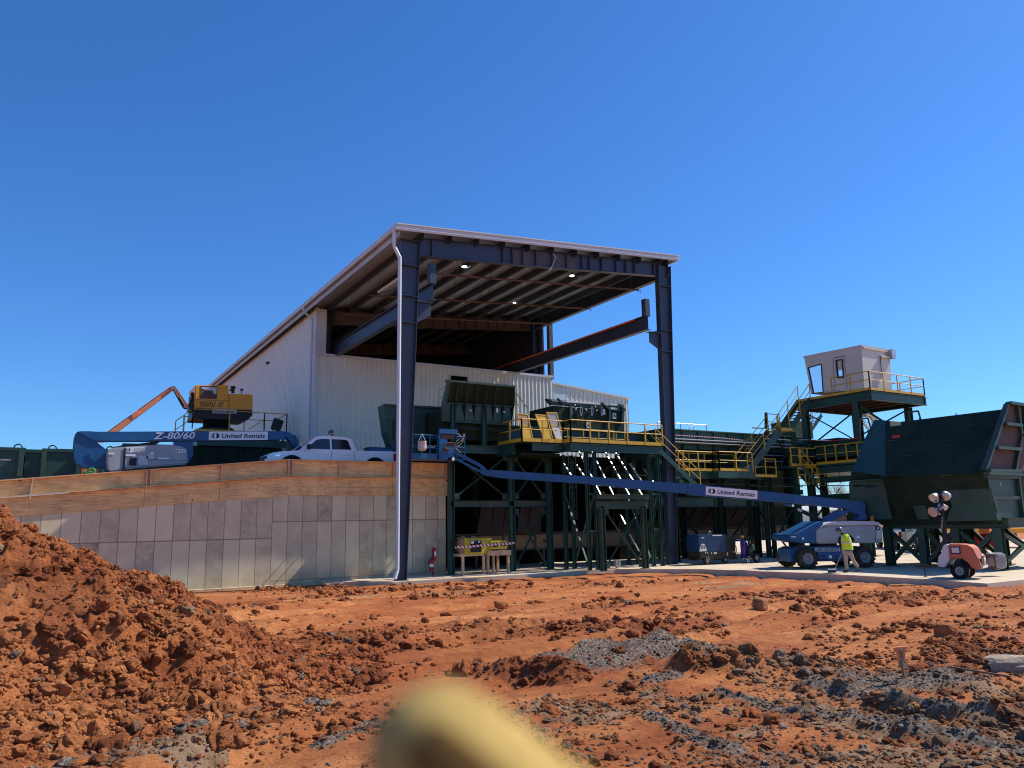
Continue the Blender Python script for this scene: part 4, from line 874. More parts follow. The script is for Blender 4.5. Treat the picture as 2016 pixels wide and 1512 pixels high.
m = MB(); m.path(yp([(1765, 385), (1800, 370), (1815, 340), (1815, 420)], OY+.2, **C1), .06); m.build('basket_mount', M['black'], ob)
q = PY(215, 900, OY); zg = yz(q.x)
m = MB(); m.box((q.x, OY+.2, zg+1.5), (2.6, 2.0, 1.1)); m.build('turret', M['lorange'], ob, .05)
m = MB(); m.box((q.x, OY+.2, zg+.75), (3.2, 1.8, .5)); m.build('chassis', M['orange'], ob)
for sx in (-1.2, 1.2):
    for sy in (-.9, 1.2): mt, mr_ = MB(), MB(); wheel(mt, mr_, (q.x+sx, OY+sy, zg+.5), (0, 1, 0), .5, .35); w = mt.build('wheel', M['tyre'], ob); mr_.build('rim', M['lorange'], w)

# dark green steel bins at the far left
def bin_(x0, x1, Y, zt, zb, label, posts, eyes, writing=None):
    t = thing('steel_bin', label, 'steel bin', ((x0+x1)/2, Y, zb), 'green steel bins behind the ramp')
    m = MB(); m.bb(x0, x1, Y, Y+2.6, zb+.15, zt-.12); b = m.build('panel', M['green'], t)
    m = MB(); m.bb(x0-.05, x1+.05, Y-.08, Y+.1, zt-.14, zt); m.bb(x0-.05, x1+.05, Y+2.5, Y+2.68, zt-.14, zt); m.bb(x0-.05, x1+.05, Y-.1, Y+2.7, zb, zb+.28); m.build('rim', M['green'], t)
    for x in posts: m = MB(); m.bb(x-.06, x+.06, Y-.22, Y-.001, zb+.28, zt-.14); m.bb(x-.1, x+.1, Y-.24, Y-.22, zb+.28, zt-.14); m.build('stiffener', M['greenl'], t)
    for x in eyes:
        m = MB(); pts = [(x+.16*math.cos(i*math.pi/6), Y+.05, zt+.16*math.sin(i*math.pi/6)) for i in range(7)]; m.path(pts, .035, 6); m.build('lifting_eye', M['green'], t)
    if writing:
        m = MB(); text(m, 'CONVEYOR', (writing, Y-.004, zt-.55), (1, 0, 0), (0, 0, 1), width=.42, height=.07); text(m, 'W 17', (writing, Y-.004, zt-.75), (1, 0, 0), (0, 0, 1), width=.2, height=.05) if 'W 17' in _txt else None; m.build('lettering', M['white'], t)
def bx_(px): return PY(px, 900, 41).x
zt_ = PY(60, 882, 41).z; zb_ = PY(30, 955, 41).z
bin_(-7.5, bx_(47), 41, zt_, zb_+.1, 'green steel bin with white lettering at the left edge of the yard', [bx_(45)-.05, bx_(-40)], [bx_(34)], bx_(11))
bin_(bx_(84), bx_(158), 41.05, zt_, zb_+.05, 'green steel bin beside the blue boom lift riser, its panel between two posts', [bx_(87), bx_(156)], [bx_(102)])
bin_(bx_(49), bx_(82), 41.5, zt_-.02, zb_+.2, 'narrow recessed green steel bin between the two posts at the left', [], [])
bin_(bx_(200), bx_(255), 42.0, zt_+.12, zb_+.4, 'green steel bin mostly hidden behind the grey engine cover', [bx_(202)], [bx_(219), bx_(236)])

# ---------------------------------------------------------------- pickup truck
def pickup(name, label, M4, body, L=5.9, group=None, blue=True):
    """local: x=0 rear bumper to x=L front, y 0..2, z 0 ground"""
    t = thing(name, label, 'pickup truck', M4 @ V((L/2, 1, 0)), group)
    def sec(x, zl, zh, yi, y0): return [(x, y0, zl), (x, 2-y0, zl), (x, 2-y0*.6, zl+(zh-zl)*.55), (x, 2-yi, zh), (x, yi, zh), (x, y0*.6, zl+(zh-zl)*.55)]
    m = MB(M4); m.loft([sec(.12, .52, 1.28, .10, .10), sec(.35, .45, 1.30, .07, .05), sec(2.0, .42, 1.27, .06, .04), sec(3.8, .42, 1.24, .06, .04), sec(4.35, .42, 1.22, .08, .04), sec(5.2, .46, 1.16, .16, .06), sec(5.62, .50, 1.08, .22, .12), sec(5.82, .55, .98, .28, .22)], False)
    b = m.build('body', body, t, .035, 3)
    m = MB(M4); g = [(2.02, 1.26), (2.22, 1.80), (2.55, 1.885), (3.35, 1.89), (3.75, 1.84), (4.45, 1.24)]
    lf = [[(x, .10+.18*(z-1.24)/.65, z) for x, z in g], [(x, 2-.10-.18*(z-1.24)/.65, z) for x, z in g]]
    m.loft(lf, False); m.build('cab', body, t, .045, 3)
    for s in (0, 1):
        yy = lambda z: (.10+.18*(z-1.24)/.65-.006) if s == 0 else (2-.10-.18*(z-1.24)/.65+.006)
        for q in ([(3.18, 1.30), (4.22, 1.30), (3.76, 1.74), (3.48, 1.79), (3.18, 1.79)], [(2.22, 1.32), (3.10, 1.30), (3.10, 1.79), (2.50, 1.79), (2.36, 1.74)]):
            m = MB(M4); m.prism([(x, yy(z), z) for x, z in q], (0, .012 if s == 0 else -.012, 0)); m.build('side_window', M['glass'], t)
        for x0, x1 in ((3.14, 4.18), (2.10, 3.12)):
            m = MB(M4); ys = .028 if s == 0 else 1.972
            m.bb(x0, x0+.012, ys-.006, ys+.01, .55, 1.25); m.bb(x0, x1, ys-.006, ys+.01, .53, .545); m.build('door_seam', M['inkg'], t)
            m = MB(M4); m.bb(x0+.10, x0+.36, ys-.03, ys+.02, 1.06, 1.10); m.build('door_handle', body, t, .01)
        m = MB(M4); ym = -.14 if s == 0 else 2.14; m.box((4.18, ym, 1.36), (.16, .24, .24)); m.box((4.20, -.02 if s == 0 else 2.02, 1.28), (.06, .2, .06)); m.build('mirror', M['black'], t, .03)
        m = MB(M4); m.box((4.17, ym+(.02 if s == 0 else -.02), 1.43), (.13, .2, .09)); m.build('mirror_cap', M['chrome'], t, .02)
        hy = .26 if s == 0 else 1.74
        m = MB(M4); m.prism([(5.30, hy-.22 if s == 0 else hy+.22, 1.02), (5.78, hy-.02 if s == 0 else hy+.02, .94), (5.78, hy-.02 if s == 0 else hy+.02, .86), (5.35, hy-.20 if s == 0 else hy+.20, .92)], (0, .08 if s == 0 else -.08, 0)); m.build('headlight', M['chrome'], t)
        m = MB(M4); m.bb(.08, .26, .0 if s == 0 else 1.84, .16 if s == 0 else 2.0, .85, 1.2); m.build('tail_light', M['redlamp'], t, .02)
        for wx in (1.15, 4.85):
            m = MB(M4); m.lathe([(.52, -.06), (.53, .0), (.46, .02), (.46, -.06)], (wx, .02 if s == 0 else 2.02, .46), (0, 1, 0), 20); m.lathe([(.02, -.01), (.5, -.01), (.5, .0), (.02, .0)], (wx, .005 if s == 0 else 2.005, .46), (0, 1, 0), 20); m.build('wheel_arch', M['black'], t)
            mt, mr_ = MB(M4), MB(M4); wheel(mt, mr_, (wx, .09 if s == 0 else 1.91, .41), (0, 1, 0), .41, .27); w = mt.build('wheel', M['carpet'], t); mr_.build('rim', M['chrome'], w)
    m = MB(M4); m.prism([(4.44, .14, 1.255), (4.44, 1.86, 1.255), (3.78, 1.70, 1.835), (3.78, .30, 1.835)], (.012, 0, .014)); m.build('windscreen', M['glass'], t)
    m = MB(M4); m.bb(5.72, 5.86, .35, 1.65, .62, .95); gr = m.build('grille', M['black'], t); m = MB(M4); m.bb(5.78, 5.90, .3, 1.7, .74, .79); m.bb(5.7, 5.9, .1, 1.9, .46, .58); m.build('bumper', M['chrome'], gr)
    m = MB(M4); m.bb(.15, 1.98, .2, 1.8, 1.265, 1.285); m.build('bed', M['black'], t)
    m = MB(M4); m.path([(2.6, 1, 1.89), (2.55, 1, 1.93), (2.45, 1, 1.89)], .03); m.build('antenna', M['black'], t)
    return t
TY = 34.45; zr = PY(680, 865.5, TY+.3).z; zgr = zr-1.80; xf = PY(526, 900, TY).x; xr = PY(786, 905, TY).x
T4 = Matrix.Translation((xr, TY+2, zgr)) @ Matrix.Diagonal((-(xr-xf)/5.88, -1, 1, 1))
pickup('pickup_truck', 'white crew cab pickup truck parked on the yard above the formwork', T4, M['wpaint'])
q0, q1 = PY(722, 893, TY+.8), PY(770, 884, TY+.8); t = thing('tool_chest', 'blue tool chest in the bed of the white pickup above the formwork', 'tool chest', q0)
m = MB(); m.bb(q0.x, q1.x, TY+.5, TY+1.2, zgr+1.30, zgr+1.47); m.build('chest', M['blue'], t, .02); m = MB(); m.bb(q0.x-.03, q1.x+.03, TY+.47, TY+1.23, zgr+1.475, zgr+1.52); m.build('lid', M['bluecloth'], t, .01)
# ---------------------------------------------------------------- boom lift on the slab, boom laid out to the left
NH = V((SY, CY, 0)); CR = V((CY, -SY, 0))              # ahead of / to the right of the photographer
E1 = V((.90, -.436, 0)).normalized(); E2 = V((.436, .90, 0)).normalized(); W1 = V((30.3, 24.0, 0))
def PLf(off): return lambda x, y: PP(x, y, W1+E2*off, E2)
def zz(pts, off, ox=1510, oy=990, k=7.754): f = PLf(off); return [f(ox+x/k, oy+y/k) for x, y in pts]
lb = thing('boom_lift', 'blue telescopic boom lift on the slab with its long boom stretched out to the left', 'boom lift', W1+E1*1.37+E2*1.0)
BO = .75
def bpoly(pts, off=BO): f = PLf(off); return [f(x, y) for x, y in pts]
def bprism(name, pts, off, w, mat, par, bev=.0): m = MB(); m.prism(bpoly(pts, off), E2*w); return m.build(name, mat, par, bev)
bprism('inner_boom', [(962, 929), (968, 924.5), (976, 925.5), (1164, 938.5), (1164, 953), (985, 941), (967, 938)], BO+.07, .24, M['blue'], lb)
bprism('middle_boom', [(1162, 938), (1356, 952.5), (1356, 972), (1162, 954)], BO+.03, .32, M['blue'], lb)
b3 = bprism('outer_boom', [(1354, 951.5), (1493, 966), (1681, 985.5), (1697, 987), (1704, 993), (1704, 1013), (1690, 1014), (1662, 1001), (1548, 989), (1354, 974)], BO, .38, M['blue'], lb, .02)
f = PLf(BO-.01); a, b = f(1389.5, 966), f(1491, 974.5); up = V((0, 0, 1)); d_ = (b-a).normalized(); up = (up-d_*up.dot(d_)).normalized(); logo(lb, (a+b)/2+up*.0, d_, up, (b-a).length, .40)
m = MB(); m.prism(zz([(285, 12), (385, 20), (412, 40), (395, 62), (300, 40)], BO+.05), E2*.2); m.build('boom_bracket', M['blue'], b3)
m = MB(); m.lathe([(.06, -.02), (.06, .02)], PLf(BO-.03)(1561, 995.5), E2, 12); m.build('pin', M['chrome'], b3)
m = MB(); m.prism(zz([(1100, 118), (1235, 105), (1262, 130), (1190, 185), (900, 330), (770, 400), (760, 330), (860, 270)], BO-.05), E2*.5); m.build('lift_link', M['blue'], lb, .02)
m = MB(); m.prism(zz([(1470, 130), (1535, 190), (1530, 262), (1380, 262), (1370, 230)], BO), E2*.4); m.build('rear_link', M['blue'], lb, .02)
m = MB(); m.tube(*zz([(530, 125), (860, 285)], BO+.15), .09, 10); m.build('lift_cylinder', M['black'], lb); m = MB(); m.tube(*zz([(470, 95), (590, 155)], BO+.15), .06, 10); m.build('cylinder_rod', M['lgrey'], lb)
m = MB(); m.prism(zz([(340, 495), (372, 478), (465, 470), (770, 312), (860, 275), (860, 380), (775, 405), (775, 622), (525, 615), (478, 600), (345, 578)], .0), E2*1.9); tt = m.build('turntable', M['blue'], lb, .04)
m = MB(); m.prism(zz([(560, 380), (590, 358), (770, 300), (775, 312), (600, 378)], 1.5), E2*.5); m.build('tank_cover', M['lgrey'], lb)
m = MB(); m.prism(zz([(762, 410), (830, 372), (1000, 345), (1650, 338), (1735, 345), (1768, 420), (1775, 590), (1690, 612), (770, 622)], -.12), E2*2.1); ec = m.build('engine_cover', M['grey'], lb, .06)
m = MB(); m.prism(zz([(828, 368), (905, 320), (1000, 290), (1300, 276), (1640, 280), (1725, 300), (1760, 345), (1640, 336), (900, 347)], -.14), E2*2.14); m.build('cover_lid', M['lgrey'], lb, .05)
def zq(x0, y0, x1, y1, off): return zz([(x0, y0), (x1, y0), (x1, y1), (x0, y1)], off)
def zdec(nm, x0, y0, x1, y1, mat, par, off=-.135): m = MB(); m.prism(zq(x0, y0, x1, y1, off), E2*.012); return m.build(nm, mat, par)
zdec('cover_seam', 1655, 345, 1662, 612, M['inkg'], ec); p_ = zdec('warning_decal', 1672, 355, 1752, 545, M['lgrey'], ec); zdec('warning_decal', 1368, 500, 1420, 536, M['white'], ec); zdec('warning_decal', 535, 525, 565, 568, M['lgrey'], tt, -.012); zdec('edge_decal', 370, 512, 440, 526, M['white'], tt, -.012)
m = MB(); q = zz([(1698, 385)], -.15)[0]; m.lathe([(.11, 0), (.11, .01)], q, E2, 16); m.build('logo_mark', M['ink'], p_); m = MB(); q = zz([(1698, 385)], -.158)[0]; m.lathe([(.05, 0), (.05, .01)], q, E2, 12); m.build('logo_mark', M['white'], p_)
q = zz([(1605, 262)], .6)[0]; m = MB(); m.lathe([(.09, -.05), (.09, .12), (.07, .2), (.02, .22)], q, n=12); m.build('beacon', M['beacon'], lb)
# chassis in its own axes
def LC(s, o, z): return W1+E1*s+E2*o+V((0, 0, z))
ML = Matrix(((E1.x, E2.x, 0, W1.x), (E1.y, E2.y, 0, W1.y), (0, 0, 1, 0), (0, 0, 0, 1)))
m = MB(ML); m.prism([(-.45, .28, .30), (-.55, .28, .55), (-.45, .28, .93), (.6, .28, 1.0), (2.1, .28, 1.0), (3.1, .28, .93), (3.2, .28, .55), (3.1, .28, .30)], (0, 1.5, 0)); m.bb(.55, 2.1, .02, .3, .42, .95)
m.bb(-.6, -.4, .35, 1.7, .30, .90); ch = m.build('chassis', M['blue'], lb, .02)
m = MB(ML); m.bb(-.05, .05, .1, 2.0, .40, .54); m.bb(2.7, 2.8, .1, 2.0, .40, .54); m.lathe([(.62, .98), (.62, 1.16)], (1.37, 1.03, 0), n=24); m.build('axle', M['black'], lb)
m = MB(); m.prism(zq(732, 686, 1112, 741, .0), E2*.03); pl = m.build('number_plate', M['lgrey'], ch)
pa, pb = zz([(745, 713), (1100, 713)], -.006); m = MB(); text(m, '1-800-UR-RENTS', (pa+pb)/2, pb-pa, (0, 0, 1), width=(pb-pa).length, height=.13, shear=.1); m.build('lettering', M['ink'], pl)
zdec('tie_down_plate', 945, 802, 992, 848, M['white'], ch, .0); zdec('slot', 850, 802, 885, 826, M['black'], ch, .0); zdec('slot', 1040, 802, 1075, 822, M['black'], ch, .0)
for s in (0, 2.75):
    for o in (0.02, 2.05):
        mt, mr_ = MB(ML), MB(ML); wheel(mt, mr_, (s, o, .47), (0, 1, 0), .47, .36, 18); w = mt.build('wheel', M['tyre'], lb); mr_.build('rim', M['rim'], w)
# jib and work platform at the far end
jf = PLf(BO+.1)
def jbar(pts, w, h): 
    m = MB()
    for a, b in zip(pts[:-1], pts[1:]): m.beam(jf(*a), jf(*b), w, h, (0, 0, 1))
    return m
jbar([(893, 889), (946, 917), (955, 928)], .13, .15).build('jib_bar', M['blue'], lb); jbar([(893, 901), (947, 929)], .10, .10).build('jib_bar', M['blue'], lb)
m = MB(); m.prism([jf(x, y) for x, y in [(946, 914), (953, 918), (960, 926), (972, 926), (972, 939), (958, 937), (946, 932)]], E2*.22); m.build('knuckle', M['blue'], lb)
m = MB(); m.lathe([(.10, -.12), (.135, -.10), (.135, .1), (.10, .12)], PP(889.5, 905, V((16, 31.7, 0)), V((0, 1, 0))), (0, 1, 0), 16); rt = m.build('rotator', M['black'], lb); m = MB(); m.lathe([(.05, -.13), (.07, -.12), (.02, -.14)], PP(889.5, 905, V((16, 31.7, 0)), V((0, 1, 0))), (0, 1, 0), 12); m.build('rotator_cap', M['white'], rt)
YA, YB = 31.85, 32.75
bz = PY(850, 904.5, YA).z; xa, xb = PY(806, 900, YA).x, PY(915, 900, YA).x; tz = PY(850, 857, YA).z; xm = PY(862, 900, YA).x; xn = PY(899, 900, YA).x
pf = MB(); pf.bb(xa, xb, YA, YB, bz, bz+.05); pf.bb(xa, xm+.1, YA-.01, YA+.015, bz+.02, PY(850, 893, YA).z); pf.bb(xa, xb, YB-.015, YB+.01, bz+.02, bz+.18); pfo = pf.build('platform', M['blue'], lb)
m = MB()
for (p0, p1) in (((xa, YA), (xb, YA)), ((xb, YA), (xb, YB)), ((xb, YB), (xa, YB)), ((xa, YB), (xa, YA))):
    for z in (tz, (tz+bz)/2+.05): m.tube((*p0, z), (*p1, z), .024, 7)
for x in (xa, (xa+xm)*.5-.12, (xa+xm)*.5+.3, xb): m.tube((x, YA, bz), (x, YA, tz), .024, 7); m.tube((x, YB, bz), (x, YB, tz), .024, 7)
m.build('guard_rail', M['blue'], lb)
m = MB(); zc0, zc1 = PY(880, 902, YA-.05).z, PY(880, 845, YA-.05).z
m.bb(xm, xm+.08, YA-.12, YA-.02, bz, zc1); m.bb(xn-.05, xn, YA-.12, YA-.02, PY(880, 866, YA).z, zc1); m.bb(xm, xn, YA-.14, YA, PY(880, 855, YA).z, zc1); m.bb(xm, xm+.45, YA-.1, YA+.1, bz, PY(870, 864, YA).z); m.bb(xm+.35, xn-.1, YA-.08, YA+.1, bz+.1, PY(870, 873, YA).z); m.build('control_frame', M['blue'], lb, .02)
m = MB(); m.bb(xm+.15, xn-.12, YA-.06, YA+.3, PY(880, 864, YA).z, PY(880, 856, YA).z)
c = PY(884, 884, YA-.1)
for k in range(5): m.path([c+V((.32*math.cos(t), -.05-.03*k, .16*math.sin(t)+.03*k)) for t in np.linspace(.2+.2*k, 4.2+.1*k, 9)], .022, 5)
m.build('control_panel', M['brown'], lb)
m = MB(); c = PY(908, 868, YA+.2)
for k in range(3): m.path([c+V(((-.2+.12*k)+.3*math.sin(t*1.1+k), .1*k, .35-.22*t)) for t in np.linspace(0, 4.0, 12)], .016, 5)
m.build('hose_bundle', M['poly'], lb)
# bucket hung on the basket rail
c = PY(831, 876, YA-.14); t = thing('canvas_bucket', 'off white canvas bucket hanging from the rail of the blue lift basket', 'bucket', c)
m = MB(); m.lathe([(.02, -.28), (.16, -.26), (.20, -.12), (.19, .14), (.205, .16), (.18, .15)], c, n=18); m.build('bag', M['bin'], t)
m = MB(); m.path([c+V((-.19, 0, .15)), c+V((-.01, 0, .50)), c+V((.19, 0, .15))], .012, 5); m.build('strap', M['bin'], t)

# ---------------------------------------------------------------- figures
def skin(name, pts, edges, mat, parent, sub=2, root=0):
    """pts: (Vector, radius)"""
    off = RL.get(parent.name, V((0, 0, 0))); me = bpy.data.meshes.new(name); me.from_pydata([tuple(V(p[0])-off) for p in pts], edges, []); o = bpy.data.objects.new(name, me); COL.objects.link(o)
    me.materials.append(mat); o.parent = parent; RL[o.name] = off
    o.modifiers.new('skin', 'SKIN').use_smooth_shade = True
    if not me.skin_vertices: 
        bm = bmesh.new(); bm.from_mesh(me); bm.verts.layers.skin.verify(); bm.to_mesh(me); bm.free()
    for i, p in enumerate(pts):
        s = me.skin_vertices[0].data[i]; r = p[1]; s.radius = r if hasattr(r, '__len__') else (r, r); s.use_root = (i == root)
    o.modifiers.new('sub', 'SUBSURF').levels = sub; o.modifiers['sub'].render_levels = sub
    return o
def hand(name, wrist, palm_dir, fing_dir, mat, parent, s=1.):
    """palm with four bent fingers and a thumb, curled round what it holds"""
    w = V(wrist); d = V(palm_dir).normalized(); f = V(fing_dir).normalized(); side = d.cross(f).normalized()
    pts = [(w, .026*s), (w+d*.045*s, (.036*s, .022*s)), (w+d*.085*s, (.036*s, .020*s))]; e = [(0, 1), (1, 2)]
    for k in range(4):
        b = w+d*.085*s+side*(.027-.018*k)*s; L = (.034, .040, .038, .030)[k]*s; o = len(pts)
        pts += [(b+d*.012*s, .0095*s), (b+d*.02*s+f*L, .009*s), (b-d*.005*s+f*(L+.018*s), .008*s)]; e += [(2, o), (o, o+1), (o+1, o+2)]
    o = len(pts); pts += [(w+d*.035*s+side*.035*s, .012*s), (w+d*.06*s+side*.05*s+f*.02*s, .010*s), (w+d*.075*s+side*.04*s+f*.045*s, .009*s)]; e += [(1, o), (o, o+1), (o+1, o+2)]
    return skin(name, pts, e, mat, parent, 1)
P0 = PZ(1675, 1127, 0)
def PF(x, y, o=0.): return PP(x, y, P0+NH*o, NH)
def sit(p, z): q = V(p); q.z = z; return q
pn = thing('person', 'worker in a lime vest and khaki trousers stooping to sweep the slab', 'person', P0)
hip, wst, chs, nck = PF(1668.5, 1086), PF(1668, 1077), PF(1664, 1063, .02), PF(1659.5, 1051.5, .05)
hd = PF(1653, 1045.5, .12)
shL, shR = PF(1653.5, 1057.5, .02), PF(1672.5, 1053, .02); elL, elR = PF(1652.5, 1070, .10), PF(1681, 1064, .08); haL, haR = PF(1663, 1078.5, .38), PF(1672, 1066.5, .40)
hL, hR = PF(1664.5, 1087), PF(1673.5, 1087); kL, kR = PF(1665.5, 1105, .05), PF(1680, 1104, .02); aL, aR = PF(1667.5, 1122), PF(1690, 1118.5, -.05)
skin('body', [(hip, .10), (chs, .11), (nck, .05), (hd, (.075, .095)), (shL, .05), (elL, .038), (haL, .028), (shR, .05), (elR, .038), (haR, .028), (hL, .07), (kL, .05), (aL, .04), (hR, .07), (kR, .05), (aR, .04)],
     [(0, 1), (1, 2), (2, 3), (1, 4), (4, 5), (5, 6), (1, 7), (7, 8), (8, 9), (0, 10), (10, 11), (11, 12), (0, 13), (13, 14), (14, 15)], M['skin'], pn)
skin('jacket', [(hip+V((0, 0, .02)), (.165, .13)), (wst, (.165, .125)), (chs, (.185, .13)), (nck-V((0, 0, .03)), (.09, .08)), (shL, .075), (elL, .058), (haL-NH*.06, .045), (shR, .075), (elR, .058), (haR-NH*.06, .045)],
     [(0, 1), (1, 2), (2, 3), (2, 4), (4, 5), (5, 6), (2, 7), (7, 8), (8, 9)], M['dark'], pn)
skin('hood', [(nck-V((0, 0, .02)), (.10, .09)), (PF(1656.5, 1048.5, .06), (.085, .085))], [(0, 1)], M['dark'], pn, 2)
def ring(c, rx, ry, rl=0., n=20): return [V(c)+CR*math.cos(2*math.pi*i/n)*rx*math.cos(rl)+V((0, 0, 1))*math.cos(2*math.pi*i/n)*rx*math.sin(rl)+NH*math.sin(2*math.pi*i/n)*ry for i in range(n)]
m = MB(); m.loft([ring(PF(1668.8, 1082.5), .232, .172), ring(PF(1668.3, 1076), .222, .168), ring(PF(1666.2, 1067), .215, .166, .08), ring(PF(1664, 1060, .01), .215, .165, .15), ring(PF(1662.8, 1055.5, .02), .19, .15, .2), ring(PF(1661.5, 1052.5, .03), .12, .11, .2)], True, False); vs_ = m.build('vest', M['hivis'], pn)
m = MB(); m.loft([ring(PF(1666.7, 1069.6), .222, .172, .05), ring(PF(1666.3, 1067.4), .221, .172, .07)], True, False); m.build('reflective_band', M['reflect'], vs_)
for x0, x1 in ((1656.5, 1659.5), (1671, 1671.5)): m = MB(); m.beam(PF(x0, 1055, -.155), PF(x1, 1068, -.168), .05, .012, NH); m.build('reflective_band', M['reflect'], vs_)
skin('trousers', [(hip+V((0, 0, .03)), (.16, .13)), (hL, .105), (kL, .083), (aL+V((0, 0, .02)), .08), (hR, .105), (kR, .080), (aR+V((0, 0, .03)), .075)], [(0, 1), (1, 2), (2, 3), (0, 4), (4, 5), (5, 6)], M['khaki'], pn)
for an_, toe, heel in ((aL, PF(1659.5, 1126.6, -.02), PF(1670.5, 1126.6)), (aR, PF(1684, 1126.6, -.06), PF(1694, 1121.5, -.05))):
    toe = sit(toe, .045); heel = sit(heel, .05 if heel.z < .1 else heel.z)
    skin('boot', [(an_, .062), (heel, .052), ((heel+toe)/2+V((0, 0, .01)), .055), (toe, .045)], [(0, 1), (1, 2), (2, 3)], M['boot'], pn)
m = MB(); c = PF(1652.6, 1044.2, .12); m.lathe([(.155, -.02), (.145, .0), (.14, .05), (.11, .11), (.05, .145), (.01, .15)], c, (-.25*CR.x+.1*NH.x, -.25*CR.y+.1*NH.y, 1), 20); m.box(c-CR*.13+NH*.06-V((0, 0, .02)), (.14, .16, .02), Matrix.Rotation(-YAW, 3, 'Z')); m.build('hard_hat', M['hat'], pn)
m = MB(); m.ell(PF(1655.3, 1042.6, .02), .03); m.build('hat_lamp', M['white'], pn)
hdn = (haL-haR).normalized()
hand('hand', haL-NH*.05, NH, -CR, M['skin'], pn, 1.05); hand('hand', haR-NH*.05, NH, -CR, M['skin'], pn, 1.05)
br = thing('broom', 'push broom held to the slab by the worker in the lime vest', 'broom', PF(1641, 1124, .15))
h0 = PF(1643, 1121.5, .22); h1 = haR+(haR-haL)*.25+NH*.03
m = MB(); m.tube(h0, haL+NH*.05, .014, 7); m.tube(haL+NH*.05, h1+NH*.02, .014, 7); m.build('handle', M['lumber'], br)
hb0, hb1 = PF(1630, 1123.3, .2), PF(1646.5, 1124.8, .1); hb0.z = hb1.z = .13
m = MB(); m.beam(hb0, hb1, .08, .06); m.build('head', M['white'], br, .01); m = MB(); m.beam(hb0-V((0, 0, .08)), hb1-V((0, 0, .08)), .07, .10); m.build('bristles', M['black'], br)

# worker behind the pickup: only hat and shoulders show
BYP = 37.2; c = PY(652, 853.5, BYP); gz = yz(c.x); s_ = thing('person', 'worker in a patterned hard hat and lime harness bending behind the white pickup', 'person', (c.x+.3, BYP, gz))
nk = c+V((.13, .05, -.16)); ch_ = PY(667, 868, BYP); hp_ = V((ch_.x+.35, BYP+.05, max(gz+.85, ch_.z-.3)))
skin('body', [(hp_, .12), (ch_, .13), (nk, .055), (c-V((0, 0, .02)), (.08, .10)), (ch_+V((-.05, -.2, .05)), .055), (ch_+V((-.2, -.28, -.25)), .042), (ch_+V((-.35, -.2, -.42)), .03), (ch_+V((-.05, .2, .05)), .055), (ch_+V((-.2, .3, -.25)), .042), (ch_+V((-.35, .2, -.42)), .03), (hp_+V((.02, -.1, -.4)), .07), (V((hp_.x, BYP-.1, gz+.06)), .05), (hp_+V((.02, .15, -.4)), .07), (V((hp_.x, BYP+.2, gz+.06)), .05)],
     [(0, 1), (1, 2), (2, 3), (1, 4), (4, 5), (5, 6), (1, 7), (7, 8), (8, 9), (0, 10), (10, 11), (0, 12), (12, 13)], M['skin'], s_)
skin('jacket', [(hp_, (.16, .14)), (ch_, (.18, .15)), (nk-V((-.05, 0, .05)), .09), (ch_+V((-.05, -.2, .05)), .07), (ch_+V((-.2, -.28, -.25)), .056), (ch_+V((-.05, .2, .05)), .07), (ch_+V((-.2, .3, -.25)), .056)], [(0, 1), (1, 2), (1, 3), (3, 4), (1, 5), (5, 6)], M['lgrey'], s_)
skin('trousers', [(hp_, (.16, .13)), (hp_+V((.02, -.1, -.4)), .09), (V((hp_.x, BYP-.1, gz+.08)), .07), (hp_+V((.02, .15, -.4)), .09), (V((hp_.x, BYP+.2, gz+.08)), .07)], [(0, 1), (1, 2), (0, 3), (3, 4)], M['khaki'], s_)
m = MB(); m.path([PY(660.5, 854.5, BYP-.2), PY(662.5, 862, BYP-.22), PY(664, 868, BYP-.22)], .022); m.path([PY(667, 855, BYP-.2), PY(672, 858, BYP-.22), PY(675, 866, BYP-.22)], .022); m.build('harness', M['hivis'], s_)
m = MB(); m.lathe([(.17, -.02), (.15, .0), (.145, .05), (.115, .115), (.05, .15), (.01, .155)], c+V((0, 0, .03)), (-.45, 0, 1), 18); m.build('hard_hat', M['camo'], s_)

# ---------------------------------------------------------------- towable light tower
TN = PZ(1892, 1140, 0); AX = (CR*.66+NH*.75).normalized(); LG = (NH*.66-CR*.75).normalized()
MT = Matrix(((LG.x, AX.x, 0, TN.x), (LG.y, AX.y, 0, TN.y), (0, 0, 1, TN.z), (0, 0, 0, 1))) @ Matrix.Diagonal((.80, .86, .86, 1))
lt = thing('light_tower', 'orange and white towable light tower standing on the slab corner', 'light tower', TN+LG*.2+AX*.6)
def body_(prof, y0, y1): m = MB(MT); m.prism([(x, y0, z) for x, z in prof], (0, y1-y0, 0)); return m
hdp = [(.38, .78), (.20, .86), (-.14, .86), (-.34, .70), (-.50, .46), (-.74, .40), (-.88, .52), (-.80, .80), (-.72, 1.02), (-.66, 1.20), (-.60, 1.33), (-.42, 1.42), (-.1, 1.46), (.38, 1.46)]
body_(hdp, .02, 1.22).build('hood', M['orange'], lt, .03)
body_([(.385, .78), (.62, .46), (.92, .50), (.92, .62), (.84, .95), (.72, 1.06), (.62, 1.36), (.52, 1.46), (.385, 1.46)], .02, 1.22).build('front_cover', M['lgrey'], lt, .03)
m = MB(MT); m.bb(-.75, .9, .15, 1.1, .42, .5); m.bb(.8, 2.05, .58, .66, .44, .52); m.bb(1.3, 2.0, .56, .68, .50, .53); m.build('frame', M['black'], lt)
m = MB(MT); m.tube((1.65, .62, .5), (1.65, .62, .02), .03, 7); m.bb(1.58, 1.72, .55, .69, 0, .02); m.build('jack', M['black'], lt)
